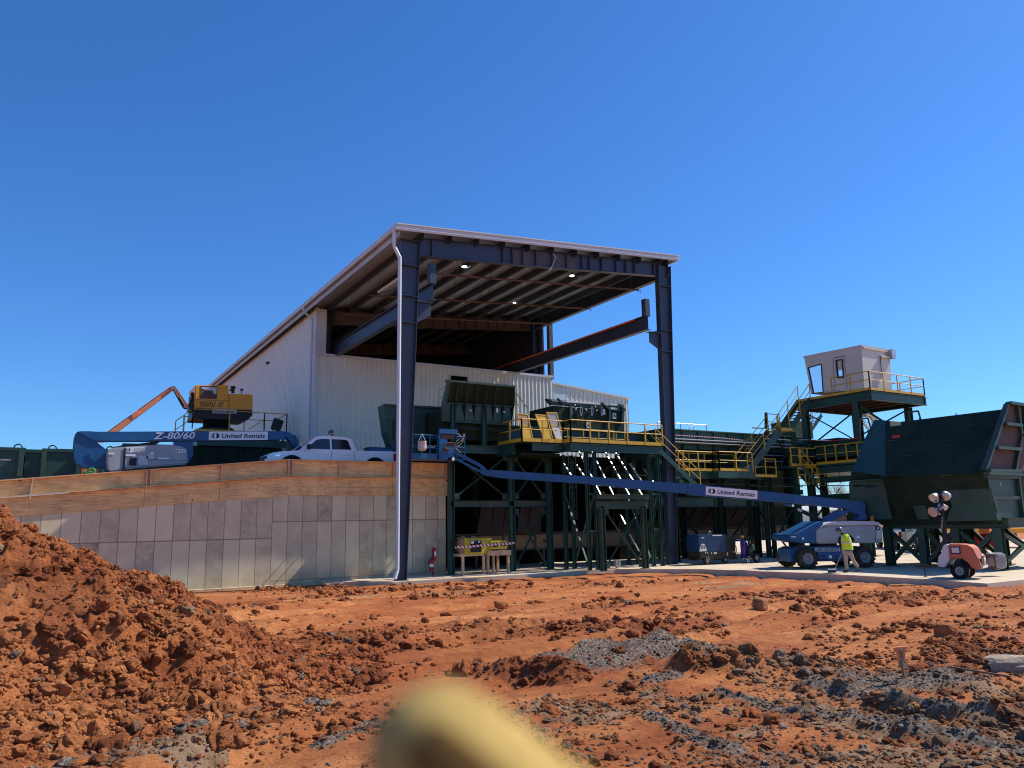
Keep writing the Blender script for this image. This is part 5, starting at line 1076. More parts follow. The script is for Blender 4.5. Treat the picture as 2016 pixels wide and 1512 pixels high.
m = MB(MT); m.bb(.30, -.14+.02, .012, .02, 1.05, 1.36); w_ = m.build('panel_frame', M['ink'], lt); m = MB(MT); m.bb(.25, -.06, .004, .012, 1.10, 1.32); m.build('panel_screen', M['lgrey'], w_)
m = MB(MT); m.bb(-.90, -.93, .08, 1.15, .46, .56); m.build('bumper', M['lgrey'], lt); m = MB(MT); m.bb(-.845, -.87, .25, .75, .52, .96); m.build('rear_opening', M['black'], lt)
for y in (.06, 1.02): m = MB(MT); m.bb(-.80, -.86, y, y+.12, .88, .95); m.build('tail_light', M['orange'] if y > .5 else M['white'], lt)
for y in (.0, 1.22):
    mt, mr_ = MB(MT), MB(MT); wheel(mt, mr_, (0, y, .34), (0, 1, 0), .34, .22); w = mt.build('wheel', M['carpet'], lt); mr_.build('rim', M['rim'], w)
    m = MB(MT); sg = -1 if y < .5 else 1
    for k in range(8): a = k*math.pi/4; m.ell((.15*math.cos(a), y+sg*.075, .34+.15*math.sin(a)), .028, 6, 4)
    m.build('wheel_bolts', M['chrome'], w)
    m = MB(MT); m.lathe([(.37, -.12), (.385, -.12), (.385, .12), (.37, .12)], (0, y, .37), (0, 1, 0), 24, True, False); m.build('fender', M['black'], lt)
mb0 = MT @ V((.62, .55, .6)); mz = lambda x, y: PP(x, y, mb0, NH); mt0, mt1 = mz(1862, 1080), mz(1851.5, 966)
m = MB(); m.beam(mb0, mz(1857.5, 1030), .13, .13, CR); m.beam(mz(1859, 1046), mt1, .09, .09, CR); m.beam(mz(1866, 1050), MT @ V((.45, .55, 1.3)), .05, .05, CR); ms = m.build('mast', M['black'], lt)
m = MB(); m.tube(mz(1856, 1012), mz(1856, 1012)+NH*.25, .04); 
for k in range(7): m.ell(mz(1853.5-.3*k, 1020+k*4.3)-NH*.06, .03, 6, 4)
m.build('coiled_cable', M['poly'], lt)
m = MB(); m.path([mz(1870, 1053), mz(1874, 1062), mz(1868, 1068), mz(1872, 1056)], .035); m.build('winch', M['black'], lt)
def flood(px, py, look, r=.19):
    c = mz(px, py)+NH*(.02); lk = V(look).normalized()
    m = MB(); m.lathe([(.03, -.26), (.09, -.23), (.15, -.12), (r, .0), (r+.012, .012), (r, .014)], c, lk, 18, True); o = m.build('flood_lamp', M['galv'], lt)
    m = MB(); m.lathe([(r-.005, .012), (r*.7, .03), (.02, .04)], c, lk, 18); m.build('lens', M['clear'], o); m = MB(); m.lathe([(r*.9, .0), (r*.6, -.08), (.03, -.12)], c, lk, 16); m.build('reflector', M['chrome'], o)
    m = MB(); m.tube(c-lk*.2, mz(1853, py+1), .022, 6); m.build('bracket', M['black'], o)
flood(1839, 981, -CR*.7-NH*.35-V((0, 0, .55))); flood(1862, 977, CR*.5+NH*.6-V((0, 0, .5))); flood(1837, 1008, -CR*.8-NH*.35-V((0, 0, .25))); flood(1858, 1002, -NH*.6+CR*.25-V((0, 0, .7)))
m = MB(); m.beam(mz(1841, 987), mz(1862, 985), .05, .05); m.beam(mz(1841, 1008), mz(1861, 1006), .05, .05); m.build('crossbar', M['black'], ms)
# wrapped drum behind it
c = PP(1962, 1121, TN+NH*1.1, NH); t = thing('wrapped_crate', 'rusty crate wrapped in torn clear plastic beside the orange light tower', 'crate', c)
m = MB(); R_ = Matrix.Rotation(-YAW+.3, 3, 'Z'); m.box(c+V((-.05, 0, .30)), (.42, .4, .56), R_); m.build('crate', M['brown'], t)
v_, f_ = ico_np(3); q = np.sign(v_)*np.abs(v_)**.45*np.array([.30, .28, .32]); q = q*(1+.1*fbm(v_[:, 0]*4, v_[:, 1]*4+v_[:, 2]*5, 3, 3)[:, None]); m = MB(Matrix.Translation(c+V((0.03, 0, .32))) @ R_.to_4x4()); m.add(q.tolist(), f_.tolist()); m.build('plastic_wrap', M['clear'], t)
# ---------------------------------------------------------------- green process steelwork
GS, GD, GL, YE = M['green'], M['greend'], M['greenl'], M['yellow']
pf_ = thing('gantry', 'dark green braced steel frame carrying the hoppers beside the concrete wall', 'steel frame', (20, 33, 0))
FYL = 32.8; zt1 = PY(950, 878, FYL).z; zt0 = PY(950, 893, FYL).z; zm1, zm0 = PY(940, 986, FYL).z, PY(940, 998, FYL).z
cx = [PY(888, 1000, FYL).x, PY(1007, 1000, FYL).x, PY(1081, 1000, FYL).x]
def post(x, y, z1, name='post', w=.26, mat=GS, z0=0, par=None): m = MB(); m.ibeam((x, y, z0), (x, y, z1), w, w, (1, 0, 0), .02, .014); m.bb(x-w*.75, x+w*.75, y-w*.75, y+w*.75, z0, z0+.025); return m.build(name, mat, par or pf_)
def brace(a, b, mat=GS, par=None, w=.13, plate=True):
    m = MB(); a = V(a); b = V(b); m.beam(a, b, .015, w, (0, 1, 0) if abs(a.y-b.y) < .01 else (1, 0, 0)); m.beam(a+V((0, .05, 0)), b+V((0, .05, 0)), .08, .012, (0, 1, 0))
    if plate:
        d = (b-a).normalized()
        for q, s in ((a, 1), (b, -1)): m.box(q+d*s*.18, (.34, .014, .30))
    return m.build('brace', mat, par or pf_)
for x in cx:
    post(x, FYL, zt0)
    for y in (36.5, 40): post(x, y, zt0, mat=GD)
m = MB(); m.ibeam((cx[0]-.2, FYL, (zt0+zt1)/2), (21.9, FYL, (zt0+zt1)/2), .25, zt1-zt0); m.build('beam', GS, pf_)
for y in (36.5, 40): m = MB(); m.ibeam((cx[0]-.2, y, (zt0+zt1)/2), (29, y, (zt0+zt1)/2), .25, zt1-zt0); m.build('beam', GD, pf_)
m = MB(); m.ibeam((cx[0], FYL, (zm0+zm1)/2), (cx[1], FYL, (zm0+zm1)/2), .22, zm1-zm0); m.build('beam', GL, pf_); m = MB(); m.ibeam((cx[1], FYL, (zm0+zm1)/2), (cx[2], FYL, (zm0+zm1)/2), .22, zm1-zm0); m.build('beam', GL, pf_)
for i in (0, 1): 
    a, b = cx[i]+.15, cx[i+1]-.15; brace((a, FYL, zm1+.1), (b, FYL, zt0-.05)); brace((a, FYL+.06, zt0-.05), (b, FYL+.06, zm1+.1))
a, b = cx[1]+.15, cx[2]-.15; brace((a, FYL, zm0-.1), (b, FYL, .1)); brace((a, FYL+.06, .1), (b, FYL+.06, zm0-.1))
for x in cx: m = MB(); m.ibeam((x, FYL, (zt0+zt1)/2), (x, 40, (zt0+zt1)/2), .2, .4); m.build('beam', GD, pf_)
# short columns up to the hopper
for px in (892, 953): x = PY(px, 850, FYL).x; m = MB(); m.ibeam((x, FYL, zt1), (x, FYL, PY(px, 795, FYL).z), .22, .22, (1, 0, 0)); m.build('post', GS, pf_)
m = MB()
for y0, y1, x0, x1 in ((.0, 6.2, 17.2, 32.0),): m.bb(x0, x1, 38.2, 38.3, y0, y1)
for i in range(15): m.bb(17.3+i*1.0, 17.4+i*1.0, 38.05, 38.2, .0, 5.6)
m.bb(17.2, 30, 33.5, 40, zt0-.02, zt0+.0); m.build('shade_sheet', M['gloom'], pf_)  # added dark backing standing in for the shaded interior
# ribbed tilted hopper
SYP = 32.8
hp1 = thing('ribbed_hopper', 'dark green hopper with tilted ribbed wing on top of the steel frame', 'hopper', (18, SYP, zt1))
P = lambda x, y, Y=SYP: PY(x, y, Y)
top = [P(880, 750, 32.2), P(1010.5, 761, 32.2)]; mid_ = [P(872, 794, 32.9), P(1006, 801.5, 32.9)]; bot = [P(873, 829, 33.0), P(1003, 837, 33.0)]
m = MB(); m.prism([top[0], top[1], mid_[1], mid_[0]], (0, .06, .02)); m.prism([mid_[0], mid_[1], bot[1], bot[0]], (0, .06, 0)); m.build('back_plate', GD, hp1)
m = MB(); m.beam(top[0]-V((.05, 0, 0)), top[1]+V((.05, 0, 0)), .22, .10); m.build('top_flange', M['greenl'], hp1)
m = MB(); m.beam(mid_[0]+V((0, -.1, 0)), mid_[1]+V((0, -.1, 0)), .16, .06); m.build('mid_rail', GS, hp1); m = MB(); m.beam(bot[0]+V((0, -.1, 0)), bot[1]+V((0, -.1, 0)), .16, .08); m.build('bottom_rail', GS, hp1)
N = 7
for i in range(N+1):
    t = i/N; a, b, c = top[0].lerp(top[1], t), mid_[0].lerp(mid_[1], t), bot[0].lerp(bot[1], t)
    m = MB(); m.prism([a, b, b+V((0, -.30, 0)), a+V((0, -.14, 0))], (.02, 0, 0)); m.build('rib', GS, hp1)
    if i < N:
        w = (bot[1].x-bot[0].x)/N; q = bot[0].lerp(bot[1], t+.5/N); u = mid_[0].lerp(mid_[1], t+.5/N)
        m = MB(); m.prism([u+V((-.13, -.12, -.05)), u+V((.13, -.12, -.05)), q+V((.30, -.16, .06)), q+V((-.30, -.16, .06))], (0, .03, 0)); m.build('gusset', GS, hp1)
    m = MB(); m.prism([b, c, c+V((0, -.18, 0)), b+V((0, -.28, 0))], (.02, 0, 0)); m.build('rib', GS, hp1)
m = MB(); m.prism([P(883, 750, 32.15), P(872, 794, 32.7), P(872, 829, 32.8), P(877, 829, 32.8), P(880, 794, 32.7), P(888, 752, 32.15)], (0, .2, 0)); m.build('side_flange', M['greenl'], hp1)
for px, py in ((926.5, 808), (993, 811)): m = MB(); q = P(px, py, 32.62); m.box(q, (.16, .004, .05)); m.build('marking', M['lgrey'], hp1)
m = MB(); q = P(979, 808, 32.62); m.box(q, (.09, .004, .2)); m.build('marking', M['white'], hp1)
m = MB(); m.bb(P(878, 800).x, P(1003, 800).x, 33.1, 36.2, zt1+.3, bot[0].z+.6); m.bb(P(878, 800).x, P(1003, 800).x, 32.95, 33.1, zt1+.75, zt1+.95); m.bb(P(878, 800).x, P(1003, 800).x, 32.9, 33.1, zt1+1.25, zt1+1.36); m.build('housing', GD, hp1)
# left receiving hopper, partly behind the canopy column
hp2 = thing('feed_hopper', 'dark green tapered feed hopper behind the canopy column, next to the ribbed hopper', 'hopper', (15, 35, 5))
o = [(755, 797), (872, 803), (872, 858), (852, 846), (835, 868), (835, 905), (790, 905), (772, 880), (763, 852)]
m = MB(); m.prism([PY(x, y, 35.0) for x, y in o], (0, .8, 0)); m.build('shell', GS, hp2)
for px, y0, y1 in ((778.5, 826, 866), (833, 815, 862), (850, 810, 848)): a = PY(px, y0, 34.9); b = PY(px, y1, 34.9); m = MB(); m.beam(a, b, .10, .16, (0, 1, 0)); m.build('stiffener', GL, hp2)
m = MB(); a, b = PY(763, 826, 34.98), PY(833, 830, 34.98); m.beam(a, b, .06, .08); m.beam(PY(755, 797, 34.98), PY(872, 803, 34.98), .14, .09); m.build('rim', GL, hp2)
m = MB(); m.prism([PY(x, y, 34.95) for x, y in [(863, 813), (872, 805), (872, 829), (863, 829)]], (0, .02, 0)); m.build('lit_plate', M['lgrey'], hp2)
m = MB(); q = PY(846.5, 830, 34.85); m.ell(q, (.1, .1, .13)); m.build('work_light', M['lgrey'], hp2)

for xx in (14.3, 16.0):
    for yy in (35.2, 35.6): m = MB(); m.beam((xx, yy, 4.3), (xx, yy, 5.6), .2, .2); m.build('leg', GD, hp2)
sr = thing('stair_rail', 'yellow guard rails of a stair behind the ribbed hopper against the grey wall', 'railing', (20, 37, 8))
m = MB()
m.path([PY(864, 803, 37.5), PY(864, 768, 37.5), PY(878, 762, 37.5)], .03); m.path([PY(864, 784, 37.5), PY(876, 779, 37.5)], .025)
m.tube((PY(864, 803, 37.5).x, 37.5, 6), PY(864, 803, 37.5), .03); m.build('rail', YE, sr); m = MB()
m.path([PY(1006, 800, 37.5), PY(1012, 775, 37.5), PY(1017, 775, 37.5), PY(1038, 803, 37.5)], .03); m.path([PY(1006, 790, 37.5), PY(1015, 790, 37.5), PY(1024, 803, 37.5)], .025); m.tube(PY(1014, 775, 37.5), PY(1014, 800, 37.5), .03)
m.tube((PY(1014, 800, 37.5).x, 37.5, 6), PY(1014, 800, 37.5), .03); m.build('rail', YE, sr)
# long green trough and screen housing behind the platform
tr = thing('trough_conveyor', 'long dark green trough conveyor running level across the site to the cabin tower', 'conveyor', (36, 33, 0))
zA = 7.42
m = MB(); m.bb(19.5, 31.0, 34.2, 36.0, 6.25, 7.25); m.bb(30.0, 40.5, 33.0, 35.2, 6.35, zA); m.bb(40.5, 52, 33.4, 35.2, 6.4, zA-.05); m.build('trough', GS, tr)
for i in range(9): x = 30.3+i*1.25; m = MB(); m.bb(x, x+.12, 32.88, 33.0, 6.35, zA); m.build('stiffener', GS, tr)
for i in range(8): x = 20+i*1.4; m = MB(); m.bb(x, x+.14, 34.06, 34.2, 6.25, 7.25); m.build('stiffener', GS, tr)
m = MB(); m.bb(30.0, 41, 32.8, 35.3, zA, zA+.06); m.bb(19.4, 31, 34.0, 36.1, 7.25, 7.32); m.build('top_flange', GL, tr)
m = MB(); m.bb(29.5, 41, 32.55, 33.0, 6.86, 6.90); m.bb(30, 41, 32.4, 32.95, 6.66, 6.70); m.build('cover_sheet', M['lgrey'], tr)
m = MB(); m.bb(28.5, 47, 33.1, 35.0, 5.05, 6.2); m.bb(28.5, 47, 33.05, 33.12, 5.5, 5.62); m.build('lower_trough', GD, tr)
m = MB(); [m.bb(27.6, 46, 32.5, 32.9, z, z+.05) for z in (4.72, 4.3)]; m.bb(27.6, 46, 32.6, 32.7, 3.05, 3.5); m.bb(27.6, 46, 32.45, 32.8, 3.5, 3.54); m.bb(27.6, 46, 32.45, 32.8, 3.02, 3.05); m.build('girt', GS, tr)
for x in (30.4, 33.6, 37.0, 40.0, 43.6, 47):
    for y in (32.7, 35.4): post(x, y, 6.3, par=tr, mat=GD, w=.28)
for a, b in (((30.5, 3.0), (33.5, .2)), ((33.7, .2), (36.9, 3.0)), ((37.1, 3), (39.9, .2)), ((40.1, .2), (43.5, 3.0))): brace((a[0], 32.75, a[1]), (b[0], 32.75, b[1]), GD, tr)
# chutes, and black sheets added in place of the deep shade under the conveyor
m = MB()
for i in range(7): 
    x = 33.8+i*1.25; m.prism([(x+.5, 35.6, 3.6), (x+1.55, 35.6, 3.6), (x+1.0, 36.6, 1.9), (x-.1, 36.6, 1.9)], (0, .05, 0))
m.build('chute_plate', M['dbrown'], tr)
m = MB(); m.bb(30.0, 38.4, 37.2, 37.3, 0, 6.3); m.bb(38.4, 46.2, 37.2, 37.3, .8, 6.3); m.bb(29.5, 41.0, 37.0, 37.2, 3.4, 3.9); m.build('shade_sheet', M['gloom'], tr)
# waste-wood coloured belt frame low at the back
bc = thing('belt_conveyor', 'low tan belt conveyor frame on green legs deep under the steelwork', 'conveyor', (30, 36, 0))
m = MB(); m.bb(18.3, 45.8, 35.8, 36.3, .93, 1.66); m.build('side_frame', M['tan'], bc); m = MB(); m.bb(18.2, 45.8, 35.7, 36.4, 1.7, 1.78); m.bb(18.2, 45.8, 35.72, 36.4, .86, .93); m.build('edge_rail', M['brown'], bc)
for i in range(14): m = MB(); x = 19+i*2.0; m.bb(x, x+.09, 35.72, 35.8, .93, 1.7); m.build('bracket', M['brown'], bc); m = MB(); m.bb(x+.6, x+.75, 35.74, 35.8, 1.2, 1.4); m.build('cover_plate', M['brown'], bc)
for i in range(7): m = MB(); x = 19.5+i*4.2; m.beam((x, 36, 0), (x, 36, .9), .14, .14); m.build('leg', M['brown'], bc)
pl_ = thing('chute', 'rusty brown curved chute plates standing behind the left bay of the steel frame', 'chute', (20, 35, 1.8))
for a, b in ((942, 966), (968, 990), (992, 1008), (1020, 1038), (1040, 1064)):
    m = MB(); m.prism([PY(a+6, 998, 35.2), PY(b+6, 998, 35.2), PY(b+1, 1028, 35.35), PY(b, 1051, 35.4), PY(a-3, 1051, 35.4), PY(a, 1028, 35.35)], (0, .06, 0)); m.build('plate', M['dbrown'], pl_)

# screen housing with open lids (right of the yellow doors)
sh = thing('screen_housing', 'dark green screening machine with open lids and hanging brackets behind the yellow platform', 'machine', (25, 35, 6))
SH = 34.6; o = lambda x, y: PY(1000+x/5.93, 780+y/5.93, SH)
m = MB(); m.prism([o(525, 110), o(1360, 180), o(1360, 560), o(525, 560)], (0, 2.4, 0)); m.build('body', GD, sh)
m = MB(); m.prism([o(460, 28), o(485, 30), o(700, 70), o(1090, 80), o(1280, 95), o(1362, 160), o(1362, 185), o(1130, 150), o(700, 105), o(560, 95), o(520, 100)], (0, .3, 0)); m.build('lid_frame', GS, sh)
for q in ([(500, 38), (1080, 84), (1090, 102), (520, 60)], [(1120, 88), (1280, 98), (1300, 112), (1110, 104)], [(1150, 125), (1275, 138), (1280, 160), (1170, 150)]): m = MB(); m.prism([PY(1000+x/5.93, 780+y/5.93, SH-.06) for x, y in q], (0, .06, .02)); m.build('lid', M['lgrey'], sh)
for x0, x1 in ((565, 640), (1080, 1185), (1280, 1360)): m = MB(); a, b = o(x0, 30 if x0 < 700 else 80 if x0 < 1200 else 95), o(x1, 105 if x0 < 700 else 165); m.beam(a+V((0, -.1, 0)), b+V((0, -.1, 0)), .08, .10); m.build('lid_arm', GS, sh)
for i, x in enumerate((730, 850, 975, 1090)): 
    m = MB(); q = PY(1000+x/5.93, 780+165/5.93, SH-.06); m.bb(q.x-.05, q.x-.02, q.y-.03, q.y, q.z-.22, q.z+.2); m.bb(q.x+.07, q.x+.1, q.y-.03, q.y, q.z-.2, q.z+.18); m.bb(q.x-.05, q.x+.1, q.y-.03, q.y, q.z+.15, q.z+.2); m.bb(q.x-.03, q.x+.05, q.y-.03, q.y, q.z-.3, q.z-.2); m.build('clamp', M['galv'], sh)
for x, y in ((780, 105), (1020, 122), (790, 150), (912, 160), (1035, 168)): m = MB(); m.ell(PY(1000+x/5.93, 780+y/5.93, SH-.05), .055, 7, 5); m.build('knob', M['lgrey'], sh)
m = MB(); m.box(PY(1000+1118/5.93, 780+183/5.93, SH-.05), (.2, .01, .3)); m.build('decal', M['white'], sh)
for x, y in ((1243, 230), (938, 338)): 
    m = MB(); q = PY(1000+x/5.93, 780+y/5.93, SH-.03); m.box(q, (.26, .01, .34)); d = m.build('decal', M['lgrey'], sh); m = MB(); m.add([q+V((-.08, -.012, -.06)), q+V((.08, -.012, -.06)), q+V((0, -.012, .10))], [(0, 1, 2)]); m.build('decal_mark', M['ink'], d)
for x in (720, 1180, 1330): m = MB(); m.beam(o(x, 100)+V((0, -.05, 0)), o(x, 300)+V((0, -.05, 0)), .12, .1, (0, 1, 0)); m.build('stiffener', GS, sh)

# access platform in front, with yellow rails
dz = 6.15
ap = thing('platform', 'green access platform with bright yellow guard rails in front of the screening machine', 'platform', (24, 31, 0))
xl0, xl1, xr1, yl, yr = 19.35, 21.75, 27.65, 31.0, 30.35
m = MB(); m.bb(xl0, xl1, yl, 33.4, dz-.06, dz)
for k in range(11): y = yr+.28*k; m.bb(xl1, xr1, y, y+.15, dz-.05, dz)
m.build('deck', GD, ap)
for a, b, h in (((xl0+.6, yl+.06), (xl1, yl+.06), .34), ((xl1, yr+.06), (xr1, yr+.06), .36), ((xl0-.1, yl+.5), (xl0-.1, 33.4), .5), ((xr1-.06, yr+.12), (xr1-.06, 33.4), .36), ((xl1+.06, yr+.12), (xl1+.06, 33.4), .36)):
    m = MB(); m.ibeam((*a, dz-.08-h/2), (*b, dz-.08-h/2), .16, h); m.build('girder', GS, ap)
m = MB(); m.bb(19.6, 21.8, yl+.4, 33.2, dz-.62, dz-.5); m.build('girder', GD, ap)
rp = [(xl0, 33.2, dz), (xl0, yl, dz), (xl1, yl, dz), (xl1, yr, dz), (xr1, yr, dz)]
m = MB(); rail(m, rp, 1.08, 1.25, .03); m.build('guard_rail', YE, ap)
m = MB(); [m.beam(V(a)+V((0, 0, .08)), V(b)+V((0, 0, .08)), .02, .17) for a, b in zip(rp[:-1], rp[1:])]; m.build('toe_board', YE, ap)
m = MB(); rail(m, [(xl1+.6, 32.9, dz), (xr1-1.2, 32.9, dz)], 1.0, .95, .025); rail(m, [(xr1-2.2, 32.2, dz), (xr1-1.0, 32.2, dz)], .85, .6, .022); m.build('inner_rail', YE, ap)
for x in (22.85, 23.35, 26.9, 27.5):
    for y in (yr+.3, 32.6): post(x, y, dz-.44, 'leg', .16, par=ap)
for a, b in ((22.85, 23.35), (26.9, 27.5)):
    for z in (.1, 1.9, 3.9): 
        brace((a, yr+.3, z), (b, yr+.3, z+1.7), par=ap, w=.06, plate=False)
        m = MB(); m.beam((a, yr+.3, z+1.75), (b, yr+.3, z+1.75), .08, .10); m.build('cross_tie', GS, ap)
    brace((a, yr+.35, .1), (a, 32.6, 3.8), par=ap, w=.1, plate=False); brace((b, 32.6, .1), (b, yr+.35, 3.8), par=ap, w=.1, plate=False)
ld = MB(); [ld.beam((22.2+k*.42, yr+.9, 2.4), (22.2+k*.42, yr+.9, 5.6), .03, .03) for k in (0, 1)]; [ld.beam((22.2, yr+.9, 2.5+i*.3), (22.62, yr+.9, 2.5+i*.3), .025, .025) for i in range(10)]; ld.build('ladder', GS, ap)
# flight down to the right from the platform
stair(ap, (30.7, yr+.5, 3.9), (xr1, yr+.5, dz-.02), .8, (0, 1, 0), GS, YE)
# yellow framed doors leaning on the rail
def door(pts, label, top_mat, low_mat):
    Yd = 31.7; q = [PY(x, y, Yd) for x, y in pts]; t = thing('door', label, 'door', (q[2]+q[3])/2, 'yellow doors leaning on the platform')
    up = V((0, .22, 0)); q[0] = q[0]+up; q[1] = q[1]+up
    def at(u, v): return q[3].lerp(q[2], u).lerp(q[0].lerp(q[1], u), v)
    def pan(u0, u1, v0, v1, off, th): return [at(u, v)+V((0, off, 0)) for u, v in ((u0, v0), (u1, v0), (u1, v1), (u0, v1))]
    m = MB(); m.prism(pan(.04, .96, .03, .48, .0, 0), (0, .03, 0)); m.build('lower_panel', low_mat, t); m = MB(); m.prism(pan(.06, .94, .52, .97, .0, 0), (0, .02, 0)); m.build('window', top_mat, t)
    m = MB()
    for u0, u1, v0, v1 in ((0, .07, 0, 1), (.93, 1, 0, 1), (.07, .93, 0, .04), (.07, .93, .96, 1), (.07, .93, .48, .53)): m.prism(pan(u0, u1, v0, v1, -.02, 0), (0, .06, 0))
    m.build('door_frame', YE, t); m = MB(); m.box(at(.85, .55)+V((0, -.03, 0)), (.05, .03, .14)); m.build('handle', M['black'], t)
door([(1022, 811.5), (1044, 814), (1050, 866), (1030, 862)], 'yellow door with dusty window, leftmost of three leaning on the platform', M['tan'], M['yellow'])
door([(1058, 814), (1082, 816), (1089, 867), (1070, 865)], 'yellow door with plain solid face, middle one of three leaning on the platform', M['yellow'], M['yellow'])
door([(1080, 810), (1101, 811), (1110, 866), (1094, 865)], 'yellow framed door with pale grey window and panel, most tilted of the three', M['clear'], M['lgrey'])
# portal frame with the inclined rails behind it
pg = thing('portal_frame', 'small green portal frame with four slanting rails running up under the platform', 'portal frame', (24.8, 29.6, 0))
PYF = 29.7; x0, x1 = PY(1186, 1050, PYF).x, PY(1268, 1050, PYF).x; za, zb = PY(1225, 988, PYF).z, PY(1225, 997, PYF).z; zc = PY(1225, 975, PYF).z
for x in (x0, x1): post(x, PYF, zb, 'leg', .24, M['greenl'], par=pg)
m = MB(); m.ibeam((x0-.3, PYF, (za+zb)/2-.03), (x1+.3, PYF, (za+zb)/2-.03), .22, za-zb+.15); m.build('beam', M['greenl'], pg)
m = MB(); m.bb(x0-.35, x1+.3, PYF-.14, PYF+.2, za+.12, zc); m.bb(x0-.35, x1+.3, PYF-.18, PYF+.3, zc, zc+.03); m.build('top_plate', M['lgrey'] if False else M['greenl'], pg)
brace((x0+.15, PYF, zb-.1), (x1-.15, PYF, .1), M['greenl'], pg, .08); brace((x0+.15, PYF+.06, .1), (x1-.15, PYF+.06, zb-.1), M['greenl'], pg, .08)
for (a, b) in (((1182, 974), (1138, 886)), ((1207, 974), (1163, 886)), ((1238, 974), (1189, 886)), ((1263, 974), (1208, 886))):
    m = MB(); p0 = PY(*a, PYF+.05); p1 = PY(*b, 31.6); m.beam(p0, p1, .05, .08); m.build('slant_rail', M['galv'], pg)
for (a, b) in (((1126, 940), (1110, 914)), ((1151, 940), (1135, 916)), ((1286, 950), (1268, 924)), ((1263, 948), (1240, 912)), ((1244, 946), (1234, 929))): m = MB(); m.beam(PY(*a, 31.0), PY(*b, 31.6), .06, .09); m.build('slant_rail', M['galv'], pg)
for a, b in (((1221, 1012), (1231, 1032)), ((1240, 1052), (1258, 1085))): m = MB(); m.beam(PY(*a, 31.0), PY(*b, 30.6), .07, .05); m.build('slant_rail', M['galv'], pg)
for px in (1188, 1257): m = MB(); q = PY(px, 974, PYF); m.path([q+V((.09*math.cos(t), 0, .11*math.sin(t))) for t in np.linspace(0, math.pi, 7)], .02, 5); m.build('lifting_eye', M['greenl'], pg)
t = thing('junction_box', 'small grey electrical box on a post inside the green portal frame', 'electrical box', PZ(1215, 1119, 0)); q = PZ(1215, 1119, 0)
m = MB(); m.bb(q.x-.05, q.x+.05, q.y-.05, q.y+.05, 0, .12); m.build('stand', M['galv'], t); m = MB(); m.bb(q.x-.13, q.x+.0, q.y-.1, q.y+.1, .1, .40); m.bb(q.x+.02, q.x+.16, q.y-.1, q.y+.1, .1, .40); m.build('box', M['galv'], t, .01)

# walkway to the right, lower level
wk = thing('walkway', 'green walkway with yellow rails just right of the canopy column, below the trough', 'walkway', (32, 31.8, 0))
wz = 5.0
m = MB(); m.bb(28.6, 35.2, 31.7, 32.6, wz-.06, wz); m.bb(35.2, 37.2, 31.9, 32.6, wz-.3, wz-.24); m.build('deck', GD, wk); m = MB(); m.ibeam((28.6, 31.75, wz-.25), (37, 31.75, wz-.25), .12, .34); m.build('girder', GS, wk)
rp = [(29.2, 31.7, wz), (32.6, 31.7, wz), (32.6, 31.2, wz), (35.3, 31.2, wz)]
m = MB(); rail(m, rp, 1.08, 1.15, .03); rail(m, [(29.2, 32.6, wz), (35.3, 32.6, wz)], 1.08, 1.2, .025); rail(m, [(35.6, 31.3, wz-.3), (37.4, 31.3, wz-.3)], 1.08, 1.2, .025); m.build('guard_rail', YE, wk)
m = MB(); [m.beam(V(a)+V((0, 0, .07)), V(b)+V((0, 0, .07)), .02, .15) for a, b in list(zip(rp[:-1], rp[1:]))+[((35.6, 31.3, wz-.3), (37.4, 31.3, wz-.3))]]; m.build('toe_board', YE, wk)
m = MB(); m.bb(32.5, 35.4, 31.2, 32.6, wz-.4, wz-.02); m.build('bracket_frame', GS, wk)
for x in (32.8, 35.1, 37.0): post(x, 31.5, wz-.3, 'leg', .2, par=wk, mat=GD)
rail_top = thing('handrail', 'thin grey handrail on top of the green trough against the sky', 'railing', (36, 34, 7.4))
m = MB(); rail(m, [PY(1283, 838, 34.5), PY(1296, 833, 34.5), PY(1345, 840, 34.5)], .0001, 2, .02, False)
m = MB(); pts = [PY(1270, 845, 34.8), PY(1295, 831, 34.8), PY(1391, 837, 34.8), PY(1391, 848, 34.8)]; m.path(pts, .025); m.path([PY(1340, 848, 34.8), PY(1340, 833.5, 34.8)], .025); m.path([PY(1295, 831, 34.8), PY(1295, 845, 34.8)], .025); m.path([PY(1355, 848, 34.8), PY(1358, 841, 34.8), PY(1366, 838, 34.8), PY(1366, 848, 34.8)], .02); m.build('rail', M['galv'], rail_top)

# ---------------------------------------------------------------- control cabin on its tower
TX0, TYB, TYF, TX1 = 41.0, 32.2, 27.05, 46.5
dk = 9.62
tw = thing('cabin_tower', 'green steel tower with yellow railed deck and stairs carrying the grey cabin', 'tower', (43, 30, 0))
m = MB(); m.bb(TX0, TX1, TYF, TYB, dk-.08, dk); m.build('deck', GD, tw)
for a, b in (((TX0+.07, TYF, 0), (TX0+.07, TYB, 0)), ((TX0, TYF+.07, 0), (TX1+.2, TYF+.07, 0)), ((TX1, TYF, 0), (TX1, TYB, 0)), ((TX0, TYB, 0), (TX1, TYB, 0))): m = MB(); m.ibeam((a[0], a[1], dk-.34), (b[0], b[1], dk-.34), .18, .5); m.build('girder', GS, tw)
m = MB(); [m.ibeam((x, TYF+.2, dk-.4), (x, TYB, dk-.4), .12, .3) for x in (42.3, 43.6, 44.9)]; m.build('joist', M['brown'], tw)
m = MB(); rp = [(TX0, TYB, dk), (TX0, TYF, dk), (TX1, TYF, dk), (TX1, TYB, dk)]
rail(m, [(TX0, 29.6, dk), (TX0, TYF, dk), (TX1, TYF, dk), (TX1, TYB-.5, dk)], 1.1, 1.5, .028); m.build('guard_rail', YE, tw)
